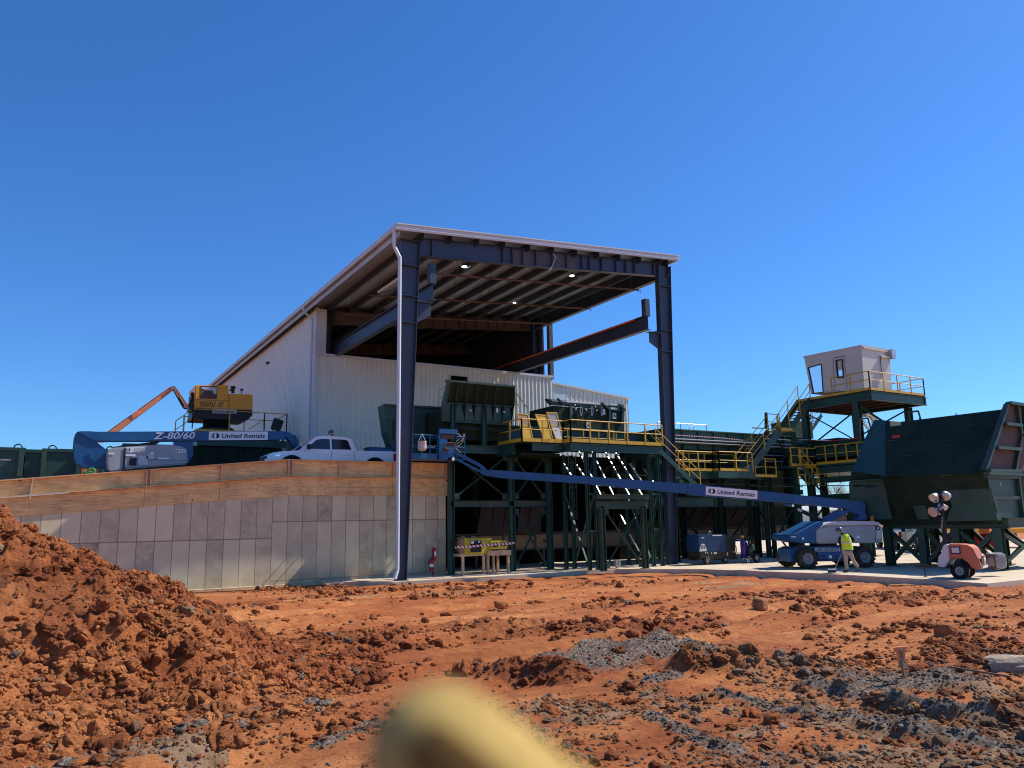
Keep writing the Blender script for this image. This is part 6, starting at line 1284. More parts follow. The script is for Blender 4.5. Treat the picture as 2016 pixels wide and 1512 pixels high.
m = MB(); [m.beam(V(a)+V((0, 0, .06)), V(b)+V((0, 0, .06)), .02, .15) for a, b in zip(rp[:-1], rp[1:])]; m.build('toe_board', YE, tw)
L1, L2 = PX(1584, 805, 41.2), PX(1686, 790, 41.2); L3 = PY(1787, 800, L2.y)
legs = [(41.2, L1.y), (41.2, L2.y), (L3.x, L2.y), (L3.x, L1.y)]
for x, y in legs: post(x, y, dk-.6, 'leg', .36, par=tw)
def br_(a, za_, b, zb_): brace((a[0], a[1], za_), (b[0], b[1], zb_), par=tw, w=.2)
for i, j in ((0, 1), (3, 2)): br_(legs[i], 7.0, legs[j], 9.0) if False else None
br_(legs[0], 8.9, legs[1], 6.6); br_(legs[1], 8.6, legs[0], 6.6); br_(legs[1], 8.9, legs[2], 7.0); br_(legs[2], 8.9, legs[1], 7.0); br_(legs[3], 8.9, legs[2], 6.8)
br_(legs[0], 4.6, legs[1], 1.0); br_(legs[1], 4.6, legs[0], 1.0); br_(legs[3], 4.6, legs[0], 1.0)
for z, h in ((6.2, .6), (4.55, .35), (3.5, .35)):
    for x in (41.2, L3.x): m = MB(); m.ibeam((x, L1.y, z), (x, L2.y, z), .2, h); m.build('beam', GS, tw)
m = MB(); m.bb(41.0, 47.0, L2.y-.2, L1.y, 4.95, 5.35); m.build('floor_beam', GS, tw)
# mid-level decks with yellow rails
m = MB(); m.bb(38.5, 41.0, 31.2, 32.4, 5.3, 5.4); m.bb(41.0, 41.9, 27.5, 32.0, 5.4, 5.5); m.bb(41.9, 46, 27, 32, 6.3, 6.9); m.build('mid_deck', GS, tw)
m = MB(); rail(m, [(38.7, 31.2, 5.42), (41.0, 31.2, 5.42)], 1.1, .8, .03); rail(m, [(41.0, 31.2, 5.52), (41.0, 26.8, 5.52)], 1.1, .75, .03); rail(m, [(41.7, 31.0, 5.9), (41.7, 26.8, 5.9)], .8, .8, .03); m.beam((38.7, 31.2, 5.47), (41, 31.2, 5.47), .02, .16); m.beam((41.0, 31.2, 5.58), (41.0, 26.8, 5.58), .02, .16); m.build('mid_rail', YE, tw)
m = MB(); m.bb(42, 47, 26.9, 27.0, 5.6, 6.4); m.build('side_plate', GD, tw); m = MB(); m.bb(42.5, 47, 30.5, 33, 5.5, 7.2); m.build('equipment', GD, tw)
m = MB(); m.bb(41.2, 43.2, 32.9, 34.6, 7.4, 8.5); m.build('hood', GL, tw)
# flights
stair(tw, (34.9, 31.2, 5.0), (37.95, 31.2, 7.55), .9, (0, 1, 0), GS, YE, deep=.44); m = MB(); m.bb(37.9, 38.9, 31.1, 32.2, 7.5, 7.58); m.bb(37.9, 38.9, 31.06, 31.1, 7.5, 7.68); m.build('landing', YE, tw)
m = MB(); rail(m, [(37.95, 32.1, 7.56), (38.9, 32.1, 7.56)], 1.1, .9, .026); m.build('handrail', YE, tw)
stair(tw, (38.8, 31.2, 7.55), (41.0, 31.2, dk), .9, (0, 1, 0), GS, YE, deep=.40); stair(tw, (43.0, 34.2, 6.6), (46.0, 34.2, 9.3), .9, (0, 1, 0), GS, M['galv'])
for k, (x0, x1, y, z) in enumerate(((36.2, 38.6, 33.0, 6.55), (36.8, 40.9, 32.6, 6.15), (37.4, 39.4, 32.4, 5.75), (37.8, 40.9, 33.2, 7.9), (38.2, 40.9, 32.8, 7.2), (35.6, 37.2, 32.4, 5.35), (38.6, 40.8, 32.6, 4.75), (36.0, 40.8, 32.2, 4.2), (37.2, 40.9, 32.1, 3.3))):
    m = MB(); m.beam((x0, y, z), (x1, y, z), .12, .06); m.build('tie_bar', M['galv'] if k < 7 else GS, tw)
for x0, z0, x1, z1, y in ((37.4, .2, 40.9, 4.0, 32.3), (40.9, .2, 37.4, 4.0, 32.35), (37.4, 4.2, 40.9, 7.2, 32.4), (38.2, 7.3, 40.8, 4.6, 31.9)): brace((x0, y, z0), (x1, y, z1), GS, tw, .12)
for x, y, z in ((37.3, 32.2, 7.4), (39.2, 31.3, 7.5), (40.2, 32.4, 5.3)): post(x, y, z, 'post', .22, GS, par=tw)
m = MB(); rail(m, [(39.0, 31.0, 4.3), (40.9, 31.0, 4.3)], 1.0, .7, .026); rail(m, [(41.3, 30.9, 4.3), (41.3, 27.6, 4.3)], .75, 1.0, .026); m.build('lower_rail', YE, tw)
stair(tw, (40.6, 30.9, 4.3), (39.2, 30.9, 5.4), .6, (0, 1, 0), GS, YE)
m = MB(); m.path([PX(1508, 812, 41), PX(1508, 845, 41)], .1); m.build('duct_post', GD, tw)
m = MB(); a = PY(1701, 815, 32.5); m.path([a, a+V((.7, 0, .05)), a+V((1.1, 0, -.3)), a+V((1.15, 0, -1.0))], .22, 10); m.path([a+V((-.3, 0, -.5)), a+V((.5, 0, -1.2))], .09, 7); m.build('exhaust_pipe', M['galv'], tw)
cb = thing('control_cabin', 'pale grey control cabin with slanted front window on top of the green tower', 'cabin', (42.3, 29.4, dk))
CX = 41.02; f_ = lambda x, y: PX(x, y, CX)
cw = 2.7
A = f_(1583, 704); B = f_(1695.5, 682); C_ = f_(1702, 766); D_ = f_(1597, 775.5)
# openings: front side window and door window are real holes: the wall is built of strips around them
def strip(pts, name='wall', mat=M['cabin']): m = MB(); m.prism([f_(x, y) for x, y in pts], (.06, 0, 0)); return m.build(name, mat, cb)
strip([(1583, 704), (1625, 696), (1617, 717), (1592, 724)]); strip([(1583, 704), (1592, 724), (1602, 774.5), (1597, 775.5)])
strip([(1617, 717), (1625, 696), (1646, 691.5), (1646, 768.5), (1621, 772)]); strip([(1646, 691.5), (1663, 688.5), (1659, 709), (1647, 711)]); strip([(1646, 711), (1646.8, 711), (1650, 743), (1662, 742.5), (1662, 767), (1646, 768.5)]); strip([(1663, 688.5), (1695.5, 682), (1702, 764.5), (1662, 767), (1661, 742), (1658.8, 709)])
m = MB(); Q = [f_(1646.6, 710), f_(1658.6, 708), f_(1661, 742.5), f_(1650, 743.5)]
for a, b in zip(Q, Q[1:]+Q[:1]): m.beam(a, b, .10, .07)
m.build('door_window_frame', M['black'], cb)
m = MB(); Q2 = [f_(1592, 724), f_(1617, 717), f_(1621, 772), f_(1602, 774.5)]
for a, b in zip(Q2, Q2[1:]+Q2[:1]): m.beam(a, b, .09, .05)
m.build('side_window_frame', M['black'], cb)
m = MB(); m.add(Q2, [(0, 1, 2, 3)]); m.build('side_window', M['clear'], cb)
m = MB(); m.add(Q, [(0, 1, 2, 3)]); m.build('door_window', M['clear'], cb)
m = MB(); m.path([f_(1640, 705), f_(1662, 700.5), f_(1668, 764)], .02, 4); m.path([f_(1641, 706), f_(1643, 768)], .02, 4); m.build('door_seam', M['inkg'], cb)
W_ = V((cw, 0, 0))
m = MB(); m.prism([A+V((-.03, .05, .0)), B+V((-.03, -.05, 0)), B+V((-.03, -.05, .09)), A+V((-.03, .05, .09))], W_+V((.06, 0, 0))); m.build('roof', M['cabin'], cb)
m = MB(); m.prism([B+V((.06, 0, 0)), B+W_, C_+W_, C_+V((.06, 0, 0))], (0, .05, 0)); m.build('end_wall', M['cabin'], cb)
# far wall with matching openings so the sky shows through
def far(pts): m = MB(); m.prism([f_(x, y)+W_ for x, y in pts], (.05, 0, 0)); m.build('wall', M['cabin'], cb)
far([(1583, 704), (1695.5, 682), (1697, 700), (1588, 724)]); far([(1602, 760), (1700, 745), (1702, 765), (1600, 775)]); far([(1672, 700), (1697, 697), (1700, 748), (1675, 752)]); far([(1624, 712), (1640, 709), (1644, 760), (1628, 762)])
m = MB(); m.prism([D_, C_, C_+V((0, 0, .05)), D_+V((0, 0, .05))], W_); m.build('floor', M['cabin'], cb)
m = MB(); c = f_(1611, 736)+V((.9, 0, 0)); m.tube(c+V((0, 0, -1.1)), c, .03); m.box(c+V((0, .1, .12)), (.3, .08, .34), Matrix.Rotation(.4, 3, 'X')); m.bb(c.x-.2, c.x+.3, c.y-.6, c.y-.2, c.z-1.2, c.z-.6); m.build('console', M['black'], cb)
m = MB(); q = PY(1752, 690, B.y-.15); m.bb(q.x-.05, q.x+.35, B.y-.3, B.y-.02, q.z-.5, q.z+.05); m.build('air_unit', M['galv'], cb); m = MB(); m.bb(q.x-.9, q.x+.2, B.y-.16, B.y-.02, q.z-.5, q.z-.38); m.bb(B.x+.1, B.x+cw, B.y-.08, B.y-.01, B.z-.12, B.z-.02); m.build('conduit_box', M['cabin'], cb)
m = MB(); m.path([(q.x-.9, B.y-.05, q.z-.45), (q.x-.92, B.y-.05, q.z-1.2), (q.x-.8, B.y-.05, q.z-1.8)], .025); m.build('cable', M['black'], cb)

# ---------------------------------------------------------------- large green hopper at the right
hh = thing('receiving_hopper', 'huge dark green receiving hopper on braced legs at the right edge', 'hopper', (36.5, 20.5, 0))
hn = V((3.05, 0, -2.6)).normalized(); hp0 = V((33.7, 18, 4.15))
HPf = lambda x, y: PP(x, y, hp0, hn)
Z6 = lambda x, y: HPf(1600+x/4.846, 660+y/4.846)
m = MB(); m.prism([Z6(*q) for q in [(590, 806), (690, 812), (690, 1340), (375, 1300), (480, 1020)]], hn*.25+V((.3, 0, 0))); m.build('end_wing', M['green'], hh)
m = MB(); m.prism([Z6(*q) for q in [(690, 814), (740, 820), (740, 870), (840, 858), (840, 825), (1800, 708), (1840, 640), (1630, 1290), (1560, 1320), (690, 1345)]], (4.2, 0, 0)); m.build('side_wall', M['greend'], hh)
m = MB(); m.prism([HPf(1676, 928), HPf(1935, 926), V((34.6, 17.6, 1.9)), V((34.6, 24.9, 1.9))], (3.6, 0, 0)); m.build('lower_body', M['greend'], hh)
fx = 34.0
def hp_flare(pts, dx=0, mat=M['greenl']): m = MB(); m.prism([PX(1600+x/4.846, 880+y/4.846, fx+dx) for x, y in pts], (.12, 0, 0)); return m.build('flared_panel', mat, hh)
hp_flare([(345, 335), (668, 310), (752, 690), (420, 690), (350, 480)]); hp_flare([(1225, 280), (1562, 255), (1660, 290), (1770, 700), (1270, 710), (1330, 560)]); hp_flare([(905, 420), (1035, 412), (1110, 690), (1000, 690)], .25)
for a, b in (((380, 330), (668, 312)), ((1225, 278), (1562, 255))): m = MB(); p0, p1 = PX(1600+a[0]/4.846, 880+a[1]/4.846, fx-.03), PX(1600+b[0]/4.846, 880+b[1]/4.846, fx-.03); m.beam(p0+V((0, 0, .02)), p1+V((0, 0, .02)), .34, .05); m.build('panel_lip', M['greenl'], hh)
for c_ in ((430, 372), (550, 375), (1340, 325), (1520, 315)): m = MB(); q = PX(1600+c_[0]/4.846, 880+c_[1]/4.846, fx-.01); m.box(q, (.03, .55, .10)); m.build('lifting_slot', M['black'], hh)
m = MB(); q = PY(1838+0, 864, 20); m.box(HPf(1765, 861)-hn*.02, (.03, .4, .17)); m.build('red_marker', M['redp'], hh)
for pts in ([(1020, 786), (1010, 1335)], [(1370, 745), (1330, 1330)], [(692, 1080), (1690, 985)], [(692, 1010), (1380, 950)]):
    m = MB(); a, b = Z6(*pts[0])-hn*.004, Z6(*pts[1])-hn*.004; m.beam(a, b, .045, .012, hn); m.build('weld_seam', M['greend'], hh)
for x, y in ((760, 1010), (1290, 1055), (1500, 870), (900, 1150)): m = MB(); q = Z6(x, y); m.beam(q-V((0, .22, 0)), q+V((0, .2, .02)), .03, .05, hn); m.build('scrape', M['greenl'], hh)
# near end frame with rusty panels
EY = 17.45
Pe = lambda x, y: PY(1600+x/4.846, 660+y/4.846, EY)
m = MB(); m.prism([Pe(*q) for q in [(1845, 650), (2100, 690), (2100, 1300), (1620, 1290)]], (0, .1, 0)); m.build('end_plate', M['brown'], hh)
m = MB()
for a, b in (((1845, 648), (1625, 1290)), ((1928, 665), (1972, 960)), ((1972, 960), (1908, 1295)), ((2016, 690), (1985, 950))): m.beam(Pe(*a)-V((0, .08, 0)), Pe(*b)-V((0, .08, 0)), .10, .16, (0, 1, 0))
m.build('end_post', M['greenl'], hh)
for a, b in (((1795, 850), (1945, 865)), ((1715, 1075), (1942, 1092)), ((1640, 1292), (1935, 1300)), ((1840, 650), (2100, 690)), ((1975, 955), (2100, 962)), ((1625, 1320), (1965, 1332))): m = MB(); m.beam(Pe(*a)-V((0, .14, 0)), Pe(*b)-V((0, .14, 0)), .26, .13); m.build('rung', M['greenl'], hh)
Pl = lambda x, y, d=0.: PY(1600+x/4.846, 880+y/4.846, EY+d)
m = MB(); m.prism([Pl(*q) for q in [(1670, 300), (1960, 300), (2010, 690), (1770, 690)]], (0, .15, 0)); m.build('end_panel', M['green'], hh)
m = MB(); m.beam(Pl(1650, 275, -.05), Pl(1968, 285, -.05), .16, .2); m.beam(Pl(1725, 480, -.05), Pl(1985, 485, -.05), .1, .15); m.beam(Pl(1690, 400, -.06), Pl(1775, 700, -.06), .10, .16, (0, 1, 0)); m.beam(Pl(1955, 290, -.06), Pl(2012, 700, -.06), .10, .16, (0, 1, 0)); m.build('end_stiffener', M['greenl'], hh)
m = MB(); text(m, '17', Pl(1793, 358, -.02), (1, 0, 0), (0, 0, 1), width=.1, height=.16); m.build('marking', M['white'], hh)
# base ring and legs
bzt, bzb = PX(1800, 1022, 34.8).z, PX(1800, 1040, 34.8).z
ya, yb = 17.3, PX(1738, 1030, 34.8).y
m = MB(); m.ibeam((34.8, ya, (bzt+bzb)/2), (34.8, yb, (bzt+bzb)/2), .3, bzt-bzb+.05); m.build('base_beam', M['greenl'], hh); m = MB(); m.ibeam((38.6, ya, (bzt+bzb)/2), (38.6, yb, (bzt+bzb)/2), .3, .45); m.build('base_beam', GD, hh)
m = MB(); m.ibeam((34.8, ya, (bzt+bzb)/2), (40, ya, (bzt+bzb)/2), .3, .4); m.build('base_beam', M['greenl'], hh); m = MB(); m.ibeam((34.8, yb, (bzt+bzb)/2), (38.6, yb, (bzt+bzb)/2), .3, .4); m.build('base_beam', M['greenl'], hh)
ly = [PX(px, 1075, 34.8).y for px in (1751, 1819, 1886)]+[17.75]
for x, mt_ in ((34.8, M['greenl']), (38.6, GD)):
    for y in ly:
        m = MB(); m.ibeam((x, y, 0), (x, y, bzb), .34, .34, (1, 0, 0)); m.bb(x-.3, x+.3, y-.3, y+.3, 0, .04); m.build('leg', mt_, hh)
    for a, b in zip(ly[:-1], ly[1:]):
        for s in (0, 1): m = MB(); m.beam((x+.02*s, a-.1, bzb-.1 if s else .2), (x+.02*s, b+.1, .2 if s else bzb-.1), .12, .17); m.build('leg_brace', mt_, hh)
m = MB(); m.beam((34.8, ly[-1], .2), (38.6, ly[-1], bzb-.1), .12, .15); m.beam((34.8, ly[-1]+.02, bzb-.1), (38.6, ly[-1]+.02, .2), .12, .15); m.build('leg_brace', M['greenl'], hh)
for px, yq in ((1798, 822), (1700, 835)): 
    m = MB(); q = PX(px, yq, 38.0); m.path([q+V((0, .3, -.8)), q+V((0, .2, .3)), q+V((0, -.3, .3)), q+V((0, -.5, -.8))], .05); m.build('bracket', M['brown'], hh)
# ---------------------------------------------------------------- small things on and near the slab
# wooden table with two yellow pump units, and barrier tape
wt = thing('work_bench', 'rough timber work bench under the steel frame carrying two yellow boxes', 'bench', PZ(950, 1128, 0))
BY_ = 32.1; p = lambda x, y, Y=BY_: PY(880+x/10.08, 1020+y/10.08, Y)
m = MB(); m.bb(p(260, 730).x, p(730, 730).x, BY_, BY_+.8, p(300, 765).z, p(300, 715).z); m.bb(p(785, 640).x, p(1240, 640).x, BY_-.15, BY_+.75, p(900, 745).z, p(900, 650).z); m.build('top', M['lumber'], wt)
for x in (322, 735, 820, 1225): m = MB(); q = p(x, 800); m.beam((q.x, BY_+.05, 0), (q.x, BY_+.05, p(x, 740).z), .11, .11); m.build('leg', M['lumber'], wt)
for x in (1055, 1140): m = MB(); q = p(x, 800); m.beam((q.x, BY_+.65, 0), (q.x, BY_+.65, p(x, 740).z), .11, .11); m.build('leg', M['lumber'], wt)
m = MB(); m.bb(p(255, 420).x, p(345, 420).x, BY_+.0, BY_+.1, p(300, 720).z, p(300, 425).z); m.build('side_board', M['tan'], wt)
def ybox(x0, y0, x1, y1, dy, label, wins, eyes):
    a, b = p(x0, y0), p(x1, y1); t = thing('yellow_box', label, 'equipment box', ((a.x+b.x)/2, BY_+.3, b.z), 'yellow boxes on the bench')
    m = MB(); m.bb(a.x, b.x, BY_-.12+dy, BY_+.5, b.z, a.z); bx = m.build('case', YE if False else M['ybox'], t, .015)
    for w in wins: c, d = p(w[0], w[1]), p(w[2], w[3]); m = MB(); m.bb(c.x, d.x, BY_-.135+dy, BY_-.115+dy, d.z, c.z); m.build('panel', M['black'], bx)
    for x, y in eyes: q = p(x, y); m = MB(); m.path([V((q.x+.085*math.cos(s), BY_+.1, a.z+.085*math.sin(s))) for s in np.linspace(0, math.pi, 8)], .016, 6); m.build('lifting_eye', M['galv'], t)
    return t, bx
M['ybox'] = paint('box_yellow', (.62, .50, .03), .4, 0, .1, 2, (.3, .22, .05), .3)
t, bx = ybox(345, 405, 890, 700, .1, 'larger yellow box with two lifting eyes at the left of the bench', [], [(338, 400), (535, 395)])
a, b = p(415, 425), p(725, 700); m = MB(); m.bb(a.x, b.x, BY_-.10, BY_-.02, b.z, a.z); f1 = m.build('front_frame', M['ybox'], bx, .01)
for w in ((440, 448, 662, 540), (445, 565, 662, 672)): c, d = p(w[0], w[1]), p(w[2], w[3]); m = MB(); m.bb(c.x, d.x, BY_-.115, BY_-.098, d.z, c.z); m.build('panel', M['black'], bx)
for w in ((450, 460, 512, 505), (595, 452, 635, 482)): c, d = p(w[0], w[1]), p(w[2], w[3]); m = MB(); m.bb(c.x, d.x, BY_-.122, BY_-.116, d.z, c.z); m.build('decal', M['white'], bx)
ybox(840, 460, 1160, 605, -.05, 'smaller yellow box with two dark panels at the right end of the bench', [(870, 485, 972, 570), (1030, 480, 1130, 552)], [])
def tape_mat():
    m = bpy.data.materials.new('barrier_tape'); m.use_nodes = True; nt = m.node_tree; b = nt.nodes['Principled BSDF']; L = nt.links.new
    g = _n(nt, 'ShaderNodeNewGeometry'); s = _n(nt, 'ShaderNodeSeparateXYZ'); L(g.outputs['Position'], s.inputs[0])
    a = _n(nt, 'ShaderNodeMath', operation='ADD'); L(s.outputs['X'], a.inputs[0]); L(s.outputs['Z'], a.inputs[1]); k = _n(nt, 'ShaderNodeMath', operation='MULTIPLY'); L(a.outputs[0], k.inputs[0]); k.inputs[1].default_value = 5.0
    f = _n(nt, 'ShaderNodeMath', operation='FRACT'); L(k.outputs[0], f.inputs[0]); gt = _n(nt, 'ShaderNodeMath', operation='GREATER_THAN'); L(f.outputs[0], gt.inputs[0]); gt.inputs[1].default_value = .5
    x = _n(nt, 'ShaderNodeMix', data_type='RGBA'); L(gt.outputs[0], x.inputs[0]); x.inputs[6].default_value = (.8, .76, .75, 1); x.inputs[7].default_value = (.45, .03, .03, 1); L(x.outputs[2], b.inputs['Base Color']); return m
M['tape'] = tape_mat()
def ribbon(pts, w, mat, name, label, cat):
    m = MB()
    for a, b in zip(pts[:-1], pts[1:]): m.beam(a, b, .006, w)
    tag(m.build(name, mat), label, cat)
ribbon([p(160, 580, 31.85), p(420, 570, 31.85), p(700, 545, 31.85), p(1000, 518, 31.85), p(1190, 512, 31.85), p(1340, 490, 31.85)], .10, M['tape'], 'barrier_tape', 'red and white striped barrier tape strung in front of the yellow boxes', 'barrier tape')
ribbon([PY(1290, 854, 32.4), PY(1420, 862, 32.4), PY(1465, 867, 32.4)], .05, M['tape'], 'barrier_tape', 'red and white striped barrier tape along the green trough beside the stairs', 'barrier tape')
ribbon([PX(1536, 868, 40.9), PX(1562, 865, 40.9), PX(1640, 868, 40.9), PX(1690, 862, 40.9)], .06, M['tape'], 'barrier_tape', 'red and white striped barrier tape across the tower at mid height', 'barrier tape')
# fire extinguisher on its red post
q = PY(853, 1134, 33.1); fe = thing('fire_extinguisher', 'red fire extinguisher hung on a red post in front of the concrete wall', 'fire extinguisher', (q.x, 33.1, -.05))
m = MB(); m.beam((q.x, 33.15, -.1), (q.x, 33.15, PY(853, 1078, 33.1).z), .10, .06, (1, 0, 0)); m.bb(q.x-.02, q.x+.17, 33.1, 33.2, PY(853, 1104, 33.1).z, PY(853, 1078, 33.1).z); m.build('stand', M['redp'], fe, .01)
z0, z1 = PY(850, 1125, 33).z, PY(850, 1101, 33).z; cx_ = PY(849.5, 1110, 33).x
m = MB(); m.lathe([(.02, z0), (.10, z0+.01), (.105, z0+.05), (.105, z1-.09), (.08, z1-.04), (.03, z1), (.03, z1+.05)], (cx_, 33.02, 0), n=18); cy = m.build('cylinder', M['redp'], fe)
m = MB(); m.lathe([(.107, z0+.2), (.107, z0+.34)], (cx_, 33.02, 0), n=18); m.build('label', M['white'], cy)
m = MB(); m.bb(cx_-.02, cx_+.1, 33.0, 33.04, z1+.03, z1+.09); m.path([(cx_, 33, z1+.03), (cx_-.12, 33, z1-.02), (cx_-.16, 33, z1-.2), (cx_-.19, 32.98, z1-.35)], .016); m.build('hose', M['black'], cy)
m = MB(); q2 = PY(857, 1090, 33.05); m.bb(q2.x-.04, q2.x+.05, 33.06, 33.1, q2.z-.12, q2.z+.1); m.build('sign', M['white'], fe)
# welding machine on wheels
WQ = PP(1405, 1112, PZ(1410, 1112.5, 0), NH); Y2 = 29.6
wm = thing('welding_machine', 'blue welding generator on a black wheeled trailer beside the canopy column', 'welding machine', V((PY(1405, 1110, Y2).x, Y2+.4, 0)))
w5 = lambda x, y, Y=Y2: PY(1340+x/10.08, 1020+y/10.08, Y)
m = MB(); m.prism([w5(350, 330), (w5(905, 325)), w5(908, 670), w5(360, 672)], (0, .9, 0)); cs = m.build('case', M['wblue'], wm, .02)
m = MB(); m.prism([w5(908, 330), w5(1090, 345), w5(1090, 670), w5(908, 670)], (0, .88, 0)); m.prism([w5(380, 674), w5(1090, 674), w5(1075, 815), w5(400, 800)], (0, .9, 0)); m.build('control_end', M['black'], wm)
a, b = w5(375, 620, Y2-.006), w5(515, 655, Y2-.006); m = MB(); m.bb(a.x, b.x, Y2-.01, Y2-.004, b.z, a.z); m.add([w5(380, 615, Y2-.008), w5(515, 615, Y2-.008), w5(470, 510, Y2-.008), w5(415, 510, Y2-.008)], [(0, 1, 2, 3)]); m.build('decal', M['lgrey'], cs)
m = MB(); m.add([w5(395, 605, Y2-.014), w5(440, 605, Y2-.014), w5(440, 530, Y2-.014), w5(420, 530, Y2-.014)], [(0, 1, 2, 3)]); m.add([w5(452, 605, Y2-.014), w5(500, 605, Y2-.014), w5(475, 540, Y2-.014), w5(455, 545, Y2-.014)], [(0, 1, 2, 3)]); m.build('decal_mark', M['inkg'], cs)
m = MB(); a, b = w5(632, 335, Y2-.01), w5(818, 352, Y2-.01); m.bb(a.x, b.x, Y2-.012, Y2-.003, b.z, a.z); m.build('decal', M['lgrey'], cs); m = MB(); a, b = w5(415, 385, Y2-.01), w5(470, 400, Y2-.01); m.bb(a.x, b.x, Y2-.012, Y2-.003, b.z, a.z); m.build('decal', M['lgrey'], cs)
for x0, y0, x1, y1 in ((488, 678, 505, 700), (528, 678, 545, 700), (607, 680, 622, 712), (660, 680, 720, 712), (920, 680, 940, 745)): a, b = w5(x0, y0, Y2-.01), w5(x1, y1, Y2-.01); m = MB(); m.bb(a.x, b.x, Y2-.012, Y2-.002, b.z, a.z); m.build('decal', M['lgrey'], wm)
m = MB(); m.path([w5(550, 330, Y2+.4), w5(560, 260, Y2+.4), w5(590, 270, Y2+.4), w5(600, 325, Y2+.4)], .025); m.build('exhaust', M['galv'], wm)
for x in (520, 880):
    for yy in (.05, .85): mt, mr_ = MB(), MB(); c = w5(x, 860, Y2+yy); c.z = .22; c.y = Y2+yy; wheel(mt, mr_, c, (0, 1, 0), .22 if x < 600 else .18, .14); c.z = .22; w = mt.build('wheel', M['carpet'], wm); mr_.build('rim', M['rim'], w)
m = MB(); a = w5(380, 800); b = w5(1080, 800); m.bb(a.x, b.x, Y2+.1, Y2+.8, .24, .36); m.beam(V((b.x, Y2+.45, .3)), V((b.x+.7, Y2+.45, .25)), .07, .07); m.build('frame', M['black'], wm)
# bottle cart
bcx = w5(1245, 800, 29.3); bt_ = thing('bottle_cart', 'two wheeled bottle cart with blue gas bottle and coiled hoses next to the welder', 'bottle cart', V((bcx.x, 29.4, 0)))
def bottle(px, r, z1, mat, cap, dy=0):
    c = w5(px, 800, 29.3+dy); m = MB(); m.lathe([(.02, .24), (r, .25), (r, z1-.25), (r*.75, z1-.12), (r*.35, z1-.06), (r*.35, z1)], (c.x, c.y, 0), n=16); o = m.build('gas_bottle', mat, bt_)
    m = MB(); m.lathe([(r*.3, z1), (r*.6, z1+.01), (r*.6, z1+.10), (r*.2, z1+.13)], (c.x, c.y, 0), n=12); m.build('cap', cap, o)
bottle(1250, .125, 1.32, M['purple'], M['ybox']); bottle(1385, .13, 1.0, M['bgreen'], M['galv'], .2); bottle(1310, .11, 1.15, M['purple'], M['black'], .35)
m = MB(); c = V((bcx.x, 29.3, 0)); m.bb(c.x-.2, c.x+.75, 29.15, 29.9, .20, .25); m.path([(c.x-.2, 29.9, .2), (c.x-.2, 29.95, 1.2), (c.x+.75, 29.95, 1.2), (c.x+.75, 29.9, .2)], .025); m.path([(c.x, 29.1, .25), (c.x-.02, 28.98, .02)], .03); m.build('frame', M['galv'], bt_)
for dx, r in ((.18, .18), (.78, .24)): mt, mr_ = MB(), MB(); wheel(mt, mr_, (c.x+dx, 29.12, r), (0, 1, 0), r, .12); w = mt.build('wheel', M['carpet'], bt_); mr_.build('rim', M['rim'], w)
m = MB(); rr = w5(1400, 480, 29.2)
for k in range(5): m.path([rr+V((.26*math.cos(s)+.02*k, -.02*k, (.30-.03*k)*math.sin(s)-.06*k)) for s in np.linspace(.3*k, 4.8+.2*k, 14)], .018, 5)
m.path([w5(1060, 520, 29.4), w5(1100, 560, 29.2), w5(1110, 640, 29.2), w5(1080, 760, 29.2)], .02); m.build('hose_coil', M['black'], bt_)
m = MB(); m.ell(rr+V((-.02, -.1, -.25)), (.12, .08, .14)); m.build('regulator', M['bgreen'], bt_)
# survey stake with its orange flag
q = G(1782, 1345); st = thing('survey_stake', 'thin survey stake with orange ribbon standing in grey gravel', 'survey stake', q)
dS = (q-CAMLOC).length; zt_ = q.z+dS*55/1540
m = MB(); m.beam(q-V((0, 0, .1)), V((q.x-.02, q.y, zt_)), .034, .03); m.build('stake', M['tan'], st)
m = MB(); c = V((q.x-.02, q.y, zt_)); m.prism([c+CR*a+V((0, 0, b)) for a, b in ((-.085, .02), (.085, .03), (.05, -.03), (.035, -.12), (-.03, -.11), (-.045, -.03))], NH*.03); m.build('ribbon', M['lorange'], st)
# loose rods and a concrete pipe stub
a, b, c = G(1868, 1337), G(1990, 1343), G(1930, 1372); t = thing('rebar_rod', 'dark steel rods lying across the gravel right of the survey stake', 'steel rod', a)
m = MB(); m.path([a+V((0, 0, .14)), a.lerp(b, .5)+V((0, 0, .10)), b+V((0, 0, .06))], .012, 6); m.path([a+V((0, 0, .13)), a.lerp(c, .5)+V((0, 0, .06)), c+V((0, 0, .03))], .010, 6); m.build('rod', M['brown'], t)
M['oldconc'] = paint('weathered_concrete', (.36, .28, .20), .9, 0, .4, 4, (.30, .13, .06), .8, .6, 25)
a, b = G(1945, 1318), G(2090, 1322); a.z += .0; b.z += .03; t = thing('broken_pipe', 'broken concrete pipe half buried in the soil at the right edge', 'pipe', a)
m = MB(); n = 20; d = (b-a).normalized(); s_ = d.cross(V((0, 0, 1))).normalized(); u_ = s_.cross(d)
R9 = random.Random(4); m.loft([[a+d*(L+R9.uniform(-.03, .03))+(s_*math.cos(2*math.pi*i/n)+u_*math.sin(2*math.pi*i/n))*r*R9.uniform(.9, 1.06) for i in range(n)] for L, r in ((.05, .12), (-.0, .15), (.07, .165), (.2, .17), (.4, .165), (.6, .17), (.9, .168), (1.4, .17))], False); m.build('shell', M['oldconc'], t)
# planks and debris at the slab edge
for k, (x0, y0, x1, y1, lab) in enumerate(((640, 1150, 735, 1143, 'long pale plank lying on the dirt along the foot of the concrete wall'), (900, 1139, 985, 1135, 'short pale plank lying at the slab edge in front of the bench'))):
    a, b = PZ(x0, y0, .02), PZ(x1, y1, .02); b.y = a.y if abs(b.y-a.y) > 1.5 else b.y
    m = MB(); m.beam(a, b, .14, .04); tag(m.build('plank', M['lumber']), lab, 'plank')

